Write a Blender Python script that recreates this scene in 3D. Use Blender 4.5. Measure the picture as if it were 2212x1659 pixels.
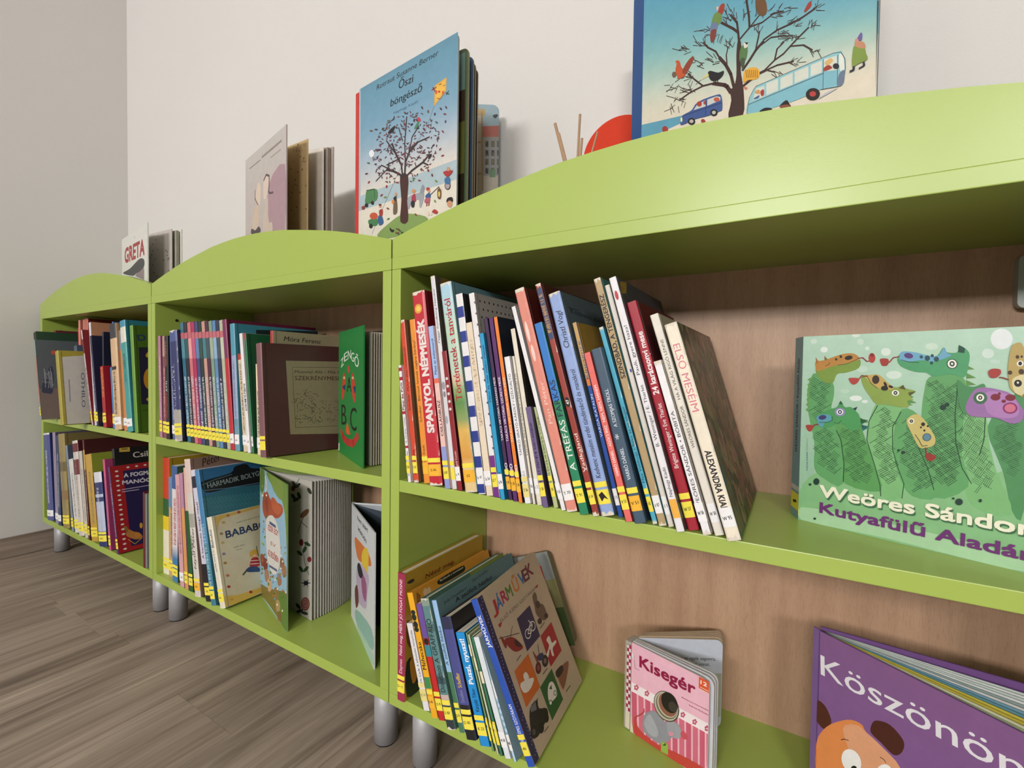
# Children's library corner: three green bookcases full of picture books against a white wall.
import bpy, bmesh, math, random
from math import sin, cos, pi, radians, sqrt, atan2, degrees
from mathutils import Vector, Matrix
for _o in list(bpy.data.objects): bpy.data.objects.remove(_o)
S = 0.8                      # one module (1 unit below) is a bookcase 0.8 m wide
FZ = 0.1245                  # underside of the bookcases above the floor
sc = bpy.context.scene
COL = sc.collection
# ---------------------------------------------------------------- camera
cam_d = bpy.data.cameras.new('camera'); cam = bpy.data.objects.new('camera', cam_d); COL.objects.link(cam)
sc.camera = cam
cam_d.sensor_fit = 'HORIZONTAL'; cam_d.sensor_width = 36.0; cam_d.lens = 36.0*1006.34/2212.0
cam_d.clip_start = .02; cam_d.clip_end = 60
_y, _p, _r = -0.5417, -0.0253, 0.0138
_f = Vector((sin(_y)*cos(_p), cos(_y)*cos(_p), sin(_p))); _rt = Vector((cos(_y), -sin(_y), 0)); _u = _rt.cross(_f)
_rt, _u = cos(_r)*_rt+sin(_r)*_u, -sin(_r)*_rt+cos(_r)*_u
cam.matrix_world = Matrix(((_rt.x, _u.x, -_f.x, .6583*S), (_rt.y, _u.y, -_f.y, -.6441*S), (_rt.z, _u.z, -_f.z, (.6481+FZ)*S), (0, 0, 0, 1)))
# ---------------------------------------------------------------- world, lights, exposure
world = bpy.data.worlds.new('room_ambient'); sc.world = world; world.use_nodes = True
world.node_tree.nodes['Background'].inputs[0].default_value = (.93, .97, 1.0, 1)
world.node_tree.nodes['Background'].inputs[1].default_value = .15
def area(name, loc, aim, sx, sy, power, col=(1, .95, .87)):
    d = bpy.data.lights.new(name, 'AREA'); d.shape = 'RECTANGLE'; d.size = sx*S; d.size_y = sy*S; d.energy = power; d.color = col
    o = bpy.data.objects.new(name, d); COL.objects.link(o); o.location = Vector(loc)*S
    o.rotation_euler = (Vector(aim)-Vector(loc)).to_track_quat('-Z', 'Y').to_euler(); return o
area('ceiling_lamp_middle', (.35, -7.0, 2.85), (.3, 0, .7), 1.8, .55, 215, (1, .985, .962))
area('ceiling_lamp_left', (-1.9, -5.4, 2.85), (-.6, 0, .9), 1.2, .5, 12, (1, .985, .962))
area('ceiling_lamp_right', (3.0, -5.6, 2.85), (.6, 0, .9), 1.2, .5, 112, (1, .985, .962))
sc.view_settings.view_transform = 'Standard'; sc.view_settings.look = 'None'
sc.view_settings.gamma = 1; sc.view_settings.use_curve_mapping = False; sc.view_settings.exposure = -0.46

# ---------------------------------------------------------------- helpers
def lin(h):
    if not isinstance(h, str): return h
    v = [int(h[i:i+2], 16)/255 for i in (0, 2, 4)]
    return tuple(c/12.92 if c <= .04045 else ((c+.055)/1.055)**2.4 for c in v)
def nodes_of(name):
    m = bpy.data.materials.new(name); m.use_nodes = True; nt = m.node_tree
    return m, nt, nt.nodes['Principled BSDF'], (lambda t, **k: _mk(nt, t, k))
def _mk(nt, t, k):
    n = nt.nodes.new(t)
    for a, b in k.items(): setattr(n, a, b)
    return n
def mix(nt, a, b, fac=None, mode='MIX', f=.5):
    n = nt.nodes.new('ShaderNodeMix'); n.data_type = 'RGBA'; n.blend_type = mode; n.inputs[0].default_value = f
    for s, v in ((6, a), (7, b)):
        if isinstance(v, (tuple, list)): n.inputs[s].default_value = (*v[:3], 1)
        else: nt.links.new(v, n.inputs[s])
    if fac is not None: nt.links.new(fac, n.inputs[0])
    return n.outputs[2]
def noise(nt, scale, detail=3, vec=None, scl=None, rough=.5, coord='Object'):
    tc = nt.nodes.new('ShaderNodeTexCoord'); mp = nt.nodes.new('ShaderNodeMapping'); n = nt.nodes.new('ShaderNodeTexNoise')
    nt.links.new(tc.outputs[coord], mp.inputs[0]); nt.links.new(mp.outputs[0], n.inputs['Vector'])
    if scl: mp.inputs['Scale'].default_value = scl
    n.inputs['Scale'].default_value = scale; n.inputs['Detail'].default_value = detail; n.inputs['Roughness'].default_value = rough
    return n.outputs['Fac']
def ramp(nt, fac, stops):
    r = nt.nodes.new('ShaderNodeValToRGB'); nt.links.new(fac, r.inputs[0]); e = r.color_ramp.elements
    while len(e) > 1: e.remove(e[-1])
    e[0].position, e[0].color = stops[0][0], (*stops[0][1][:3], 1)
    for p, c in stops[1:]: q = e.new(p); q.color = (*c[:3], 1)
    return r.outputs[0]
def bump(nt, bs, h, strength=.2, dist=.001):
    b = nt.nodes.new('ShaderNodeBump'); b.inputs['Strength'].default_value = strength; b.inputs['Distance'].default_value = dist
    nt.links.new(h, b.inputs['Height']); nt.links.new(b.outputs[0], bs.inputs['Normal'])
def printed(name, rough, coat=0., wear=.12):
    m, nt, bs, N = nodes_of(name); at = N('ShaderNodeAttribute', attribute_name='Col')
    nz = noise(nt, 60, 4, rough=.7); r = ramp(nt, nz, [(.3, (1-wear,)*3), (.7, (1, 1, 1))])
    nt.links.new(mix(nt, at.outputs['Color'], r, mode='MULTIPLY', f=1), bs.inputs['Base Color'])
    bs.inputs['Roughness'].default_value = rough; bs.inputs['Coat Weight'].default_value = coat; bs.inputs['Coat Roughness'].default_value = .25
    bump(nt, bs, noise(nt, 260, 3), .08, .0006); return m
M = {}
M['cover'] = printed('laminated_cover', .42, .15)
M['print'] = printed('printed_ink', .45, .1, .10)
M['matte'] = printed('matte_print', .7)
def mat_pages():
    m, nt, bs, N = nodes_of('page_edges'); at = N('ShaderNodeAttribute', attribute_name='Col')
    nz = noise(nt, 900, 1, scl=(1, .004, .004)); r = ramp(nt, nz, [(.35, (.62, .6, .57)), (.6, (1, 1, 1))])
    nt.links.new(mix(nt, at.outputs['Color'], r, mode='MULTIPLY', f=1), bs.inputs['Base Color']); bs.inputs['Roughness'].default_value = .85; return m
M['pages'] = mat_pages()
def mat_green():
    m, nt, bs, N = nodes_of('green_laminate')
    base = mix(nt, lin('9bb14e'), lin('a4b858'), noise(nt, 3, 3))
    sp = noise(nt, 42, 6, scl=(1, 1, .6), rough=.75); r = ramp(nt, sp, [(.0, (1, 1, 1)), (.685, (1, 1, 1)), (.74, (.5, .5, .42))])
    nt.links.new(mix(nt, base, r, mode='MULTIPLY', f=1), bs.inputs['Base Color'])
    bs.inputs['Roughness'].default_value = .33; bs.inputs['Specular IOR Level'].default_value = .5
    bump(nt, bs, noise(nt, 700, 2), .06, .0005); return m
M['green'] = mat_green()
def mat_beech():
    m, nt, bs, N = nodes_of('beech_back_panel')
    g = noise(nt, 9, 4, scl=(4, 1, .35), rough=.6); c = ramp(nt, g, [(.3, lin('a88369')), (.5, lin('b18d72')), (.7, lin('ba967a'))])
    f = noise(nt, 620, 3, scl=(1.8, 1, .16), rough=.7); r = ramp(nt, f, [(.3, (.82, .78, .74)), (.5, (1, 1, 1))])
    nt.links.new(mix(nt, c, r, mode='MULTIPLY', f=1), bs.inputs['Base Color']); bs.inputs['Roughness'].default_value = .45
    bump(nt, bs, f, .1, .0005); return m
M['beech'] = mat_beech()
def mat_wall(name, c):
    m, nt, bs, N = nodes_of(name)
    nt.links.new(mix(nt, lin(c), tuple(x*.96 for x in lin(c)), noise(nt, 2.5, 3)), bs.inputs['Base Color'])
    bs.inputs['Roughness'].default_value = .92; bump(nt, bs, noise(nt, 330, 4, rough=.6), .25, .001); return m
M['wall'] = mat_wall('white_wall_paint', 'd8d5d2'); M['ceil'] = mat_wall('ceiling_paint', 'e6e4e0')
def mat_floor():
    m, nt, bs, N = nodes_of('grey_brown_laminate')
    oi = N('ShaderNodeObjectInfo'); tc = N('ShaderNodeTexCoord'); ad = N('ShaderNodeVectorMath', operation='MULTIPLY_ADD')
    cmb = N('ShaderNodeCombineXYZ'); nt.links.new(oi.outputs['Random'], cmb.inputs[0]); nt.links.new(oi.outputs['Random'], cmb.inputs[1])
    nt.links.new(cmb.outputs[0], ad.inputs[0]); ad.inputs[1].default_value = (37, 91, 0); nt.links.new(tc.outputs['Object'], ad.inputs[2])
    def nz(scale, s, d=5, dist=0.):
        mp = N('ShaderNodeMapping'); mp.inputs['Scale'].default_value = s; n = N('ShaderNodeTexNoise'); nt.links.new(ad.outputs[0], mp.inputs[0])
        nt.links.new(mp.outputs[0], n.inputs['Vector']); n.inputs['Scale'].default_value = scale; n.inputs['Detail'].default_value = d; n.inputs['Distortion'].default_value = dist; n.inputs['Roughness'].default_value = .62
        return n.outputs['Fac']
    a = ramp(nt, nz(26, (1, .07, 1), 6, .4), [(.28, lin('76685c')), (.45, lin('9e8f81')), (.58, lin('af9f91')), (.74, lin('c6b6a4'))])
    b = ramp(nt, nz(110, (1, .03, 1), 4), [(.35, (.72, .69, .66)), (.6, (1, 1, 1))])
    c = mix(nt, a, b, mode='MULTIPLY', f=.8)
    hv = ramp(nt, oi.outputs['Random'], [(0, (.8, .78, .76)), (1, (1.0, 1.0, 1.0))])
    nt.links.new(mix(nt, c, hv, mode='MULTIPLY', f=1), bs.inputs['Base Color'])
    bs.inputs['Roughness'].default_value = .5; bump(nt, bs, nz(110, (1, .03, 1), 4), .12, .0006); return m
M['floor'] = mat_floor()
def plain(name, c, rough=.5, metal=0.):
    m, nt, bs, N = nodes_of(name); nt.links.new(mix(nt, lin(c), tuple(x*.85 for x in lin(c)), noise(nt, 90, 3)), bs.inputs['Base Color'])
    bs.inputs['Roughness'].default_value = rough; bs.inputs['Metallic'].default_value = metal; bump(nt, bs, noise(nt, 500, 2), .05, .0004); return m
M['alu'] = plain('satin_aluminium', 'a9a8ab', .45, .2); M['dark'] = plain('dark_plastic', '1a1a16', .6)
M['subfloor'] = plain('floor_joint', '2a2420', .9); M['grey'] = plain('grey_metal', 'b4bab8', .4, .3)
M['wood'] = plain('reed_wood', 'b08d6e', .7); M['red'] = plain('red_felt', 'd63a1c', .85)
def rounded(W, H, r, left=False):
    P = []
    for cx, cz, a0 in ((W-r, r, -90), (W-r, H-r, 0), (r, H-r, 90), (r, r, 180)):
        if cx == r and not left:
            P += [(0, H)] if cz > r else [(0, 0)]; continue
        P += [(cx+r*cos(radians(a0+k*22.5)), cz+r*sin(radians(a0+k*22.5))) for k in range(5)]
    return P
class MB:
    """collects faces with one colour each; build() links them as ONE mesh object"""
    def __init__(s): s.v = []; s.f = []; s.c = []
    def quad(s, pts, c):
        n = len(s.v); s.v += [tuple(p) for p in pts]; s.f.append(tuple(range(n, n+len(pts)))); s.c.append(c if isinstance(c, list) else lin(c))
    def box(s, x0, y0, z0, x1, y1, z1, c='ffffff', cs=None):
        # cs: optional dict of face colours: l r f b t d
        cs = cs or {}; g = lambda k: cs.get(k, c)
        s.quad([(x0, y0, z0), (x0, y0, z1), (x0, y1, z1), (x0, y1, z0)], g('l')); s.quad([(x1, y0, z0), (x1, y1, z0), (x1, y1, z1), (x1, y0, z1)], g('r'))
        s.quad([(x0, y0, z0), (x1, y0, z0), (x1, y0, z1), (x0, y0, z1)], g('f')); s.quad([(x0, y1, z0), (x0, y1, z1), (x1, y1, z1), (x1, y1, z0)], g('b'))
        s.quad([(x0, y0, z1), (x1, y0, z1), (x1, y1, z1), (x0, y1, z1)], g('t')); s.quad([(x0, y0, z0), (x0, y1, z0), (x1, y1, z0), (x1, y0, z0)], g('d'))
    def bbox(s, x0, y0, z0, x1, y1, z1, b=.0012, c='ffffff'):
        # chamfered box
        bm = bmesh.new(); bmesh.ops.create_cube(bm, size=1)
        for v in bm.verts: v.co = Vector(((x0+x1)/2+v.co.x*(x1-x0), (y0+y1)/2+v.co.y*(y1-y0), (z0+z1)/2+v.co.z*(z1-z0)))
        bmesh.ops.bevel(bm, geom=bm.edges[:], offset=b, segments=2, affect='EDGES', profile=.6)
        n = len(s.v); s.v += [tuple(v.co) for v in bm.verts]; bm.verts.index_update()
        for f in bm.faces: s.f.append(tuple(n+v.index for v in f.verts)); s.c.append(lin(c))
        bm.free()
    def prism(s, pts, f0, f1, c, c0=None, c1=None):
        # pts: 2D outline; f0,f1: functions (a,b)->3D for the two ends
        a = [f0(*p) for p in pts]; b = [f1(*p) for p in pts]; n = len(pts); k = len(s.v); s.v += a+b
        s.f.append(tuple(range(k+n-1, k-1, -1))); s.c.append(lin(c0 or c)); s.f.append(tuple(range(k+n, k+2*n))); s.c.append(lin(c1 or c))
        for i in range(n): j = (i+1) % n; s.f.append((k+i, k+j, k+n+j, k+n+i)); s.c.append(lin(c))
    def tube(s, p0, p1, r, c='ffffff', n=20):
        p0, p1 = Vector(p0), Vector(p1); d = (p1-p0).normalized(); a = d.orthogonal().normalized(); b = d.cross(a)
        s.prism([(cos(2*pi*i/n), sin(2*pi*i/n)) for i in range(n)], lambda x, y: tuple(p0+a*x*r+b*y*r), lambda x, y: tuple(p1+a*x*r+b*y*r), c)
    def build(s, name, mat, parent=None, label=None, smooth=False):
        me = bpy.data.meshes.new(name); me.from_pydata([(x*S, y*S, z*S) for x, y, z in s.v], [], s.f)
        at = me.color_attributes.new('Col', 'FLOAT_COLOR', 'CORNER'); buf = []
        for p, c in zip(me.polygons, s.c):
            if isinstance(c, list): [buf.extend((*q[:3], 1.0)) for q in c]
            else: buf += list((*c[:3], 1.0))*p.loop_total
        at.data.foreach_set('color', buf)
        me.materials.append(M[mat] if isinstance(mat, str) else mat)
        if smooth: me.shade_smooth() if hasattr(me, 'shade_smooth') else None
        me.update(); o = bpy.data.objects.new(name, me); COL.objects.link(o)
        if parent is not None: o.parent = parent
        if label: o['label'] = label
        return o
def thing(name, loc, label, cat, group=None, rz=0., lean=0.):
    o = bpy.data.objects.new(name, None); COL.objects.link(o); o.location = (loc[0]*S, loc[1]*S, (loc[2]+FZ)*S)
    o.empty_display_size = .05
    o.rotation_mode = 'XYZ'; o.rotation_euler = (Matrix.Rotation(rz, 3, 'Z') @ Matrix.Rotation(-lean, 3, 'Y')).to_euler('XYZ')
    o['label'] = label; o['category'] = cat
    if group: o['group'] = group
    return o
def struct(mb, name, mat, parent=None, loc=(0, 0, 0)):
    o = mb.build(name, mat, parent); o.location = (loc[0]*S, loc[1]*S, (loc[2]+(FZ if parent is None else 0))*S)
    if parent is None: o['kind'] = 'structure'
    return o
# text outlines, cached per string
TX = {}
def glyphs(txt, bold):
    k = (txt, bold)
    if k not in TX:
        cu = bpy.data.curves.new('t', 'FONT'); cu.body = txt; cu.size = 1; cu.offset = 0; cu.resolution_u = 3; cu.fill_mode = 'FRONT'
        ob = bpy.data.objects.new('t', cu); me = bpy.data.meshes.new_from_object(ob)
        vs = [(v.co.x, v.co.y) for v in me.vertices]; fs = [tuple(p.vertices) for p in me.polygons]
        bpy.data.objects.remove(ob); bpy.data.curves.remove(cu); bpy.data.meshes.remove(me)
        x0 = min([v[0] for v in vs] or [0]); x1 = max([v[0] for v in vs] or [1])
        TX[k] = ([((x-x0)/(x1-x0), y/.73) for x, y in vs], fs)
    return TX[k]
def smooth_loop(q):
    P = [(q[i], q[i+1]) for i in range(0, len(q), 2)]; n = len(P); o = []
    for i in range(n):
        a, b, c, d = P[i-1], P[i], P[(i+1) % n], P[(i+2) % n]
        for t in (0, .34, .67):
            o.append(tuple(.5*((2*b[k])+(-a[k]+c[k])*t+(2*a[k]-5*b[k]+4*c[k]-d[k])*t*t+(-a[k]+3*b[k]-3*c[k]+d[k])*t**3) for k in (0, 1)))
    return o
SB = (0, .02, .05, .09, .14, .86, .91, .95, .98, 1)     # where a rounded spine bends
class Art:
    """flat print on a surface: thin coloured shapes in surface coordinates (metres), one mesh"""
    def __init__(s, fmap, W=None, H=None): s.m = MB(); s.map = fmap; s.z = 0.00012; s.held = False; s.W, s.H = W, H
    def step(s):
        if not s.held: s.z += .000012
    def add(s, pts, c):
        if s.W: pts = [(min(max(a, .0002), s.W-.0002), min(max(b, .0002), s.H-.0002)) for a, b in pts]
        s.m.quad([s.map(a, b, s.z) for a, b in pts], c)
    def poly(s, pts, c): s.step(); s.add(pts, c)
    def rect(s, u0, v0, u1, v1, c, n=1):
        s.step()
        k = [u0]+([n*q for q in SB if u0 < n*q < u1] if n != 1 else [])+[u1]     # n: spine width when the surface is rounded
        for a, b in zip(k, k[1:]): s.add([(a, v0), (b, v0), (b, v1), (a, v1)], c)
    def line(s, pts, w, c):
        s.step()
        for (a, b), (d, e) in zip(pts, pts[1:]):
            l = math.hypot(d-a, e-b)
            if l < 1e-7: continue
            x, y = -(e-b)/l*w/2, (d-a)/l*w/2; ex, ey = (d-a)/l*w*.2, (e-b)/l*w*.2
            s.add([(a-x-ex, b-y-ey), (d-x+ex, e-y+ey), (d+x+ex, e+y+ey), (a+x-ex, b+y-ey)], c)
    def text(s, t, u0, v0, u1, v1, h, c, bold=0, sh=0):
        s.step(); vs, fs = glyphs(t, 0); L = math.hypot(u1-u0, v1-v0); dx, dy = (u1-u0)/L, (v1-v0)/L
        g = (bold+.009)*h*1.1   # heavier strokes: the same outline laid down a hair to each side
        for i, (ox, oy) in enumerate([(-g, -g), (g, g), (g, -g), (-g, g)]+([(0, 0), (0, -g), (0, g), (-g, 0), (g, 0)] if bold > .025 else []) if bold > .015 else [(-g, 0), (g, 0)]):
            k = len(s.m.v); z = s.z+i*3e-6
            for x, y in vs:
                X, Y = x*L+sh*y*h+ox, y*h+oy; a, b = u0+dx*X-dy*Y, v0+dy*X+dx*Y
                if s.W: a, b = min(max(a, .0002), s.W-.0002), min(max(b, .0002), s.H-.0002)
                s.m.v.append(s.map(a, b, z))
            for f in fs: s.m.f.append(tuple(k+i for i in f)); s.m.c.append(lin(c))
    def draw(s, items):
        for it in items:
            k = it[0]
            if k == 'h': s.step(); s.held = True; continue
            if k == 'r': s.held = False; continue
            c = tuple((x/255/12.92 if x <= 10.3 else ((x/255+.055)/1.055)**2.4) for x in it[1:4])
            if k == 't': s.text(it[4], *[x*1e-4 for x in it[5:10]], c, it[10], it[11]); continue
            if k == 'q':
                c2 = tuple(((x/255+.055)/1.055)**2.4 for x in it[4:7]); q = [x*1e-4 for x in it[7:]]; s.poly([(q[i], q[i+1]) for i in range(0, 8, 2)], [c, c, c2, c2]); continue
            q = [x*1e-4 for x in it[4:]]
            if k == 'p': s.poly([(q[i], q[i+1]) for i in range(0, len(q), 2)], c)
            elif k == 'b': s.poly(smooth_loop(q), c)
            elif k == 'e':
                n = it[4]; s.poly([(q[1]+q[3]*cos(2*pi*i/n)+q[5]*sin(2*pi*i/n), q[2]+q[4]*cos(2*pi*i/n)+q[6]*sin(2*pi*i/n)) for i in range(n)], c)
            elif k == 'l': s.line([(q[i], q[i+1]) for i in range(1, len(q), 2)], q[0], c)
            elif k == 'm':
                s.step(); h, s.held = s.held, True
                for i in range(1, len(q), 4): s.line([(q[i], q[i+1]), (q[i+2], q[i+3])], q[0], c)
                s.held = h
    def scribble(s, u, v0, v1, h, c, seed=1):
        # print too small to read: a row of tiny ticks along the spine
        r = random.Random(seed); v = v0; s.step(); h0, s.held = s.held, True
        while v < v1:
            l = r.uniform(.001, .0026)
            if r.random() > .15: s.line([(u-h*r.uniform(.3, .5), v), (u+h*r.uniform(.3, .5), v+r.uniform(-.001, .001))], .0011, c)
            if r.random() > .5: s.line([(u+h*r.uniform(-.5, .5), v), (u+h*r.uniform(-.5, .5), v+l)], .0009, c)
            v += l+.0006
        s.held = h0
    def build(s, name, parent, mat='print', label=None): return s.m.build(name, mat, parent, label) if s.m.f else None
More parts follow.
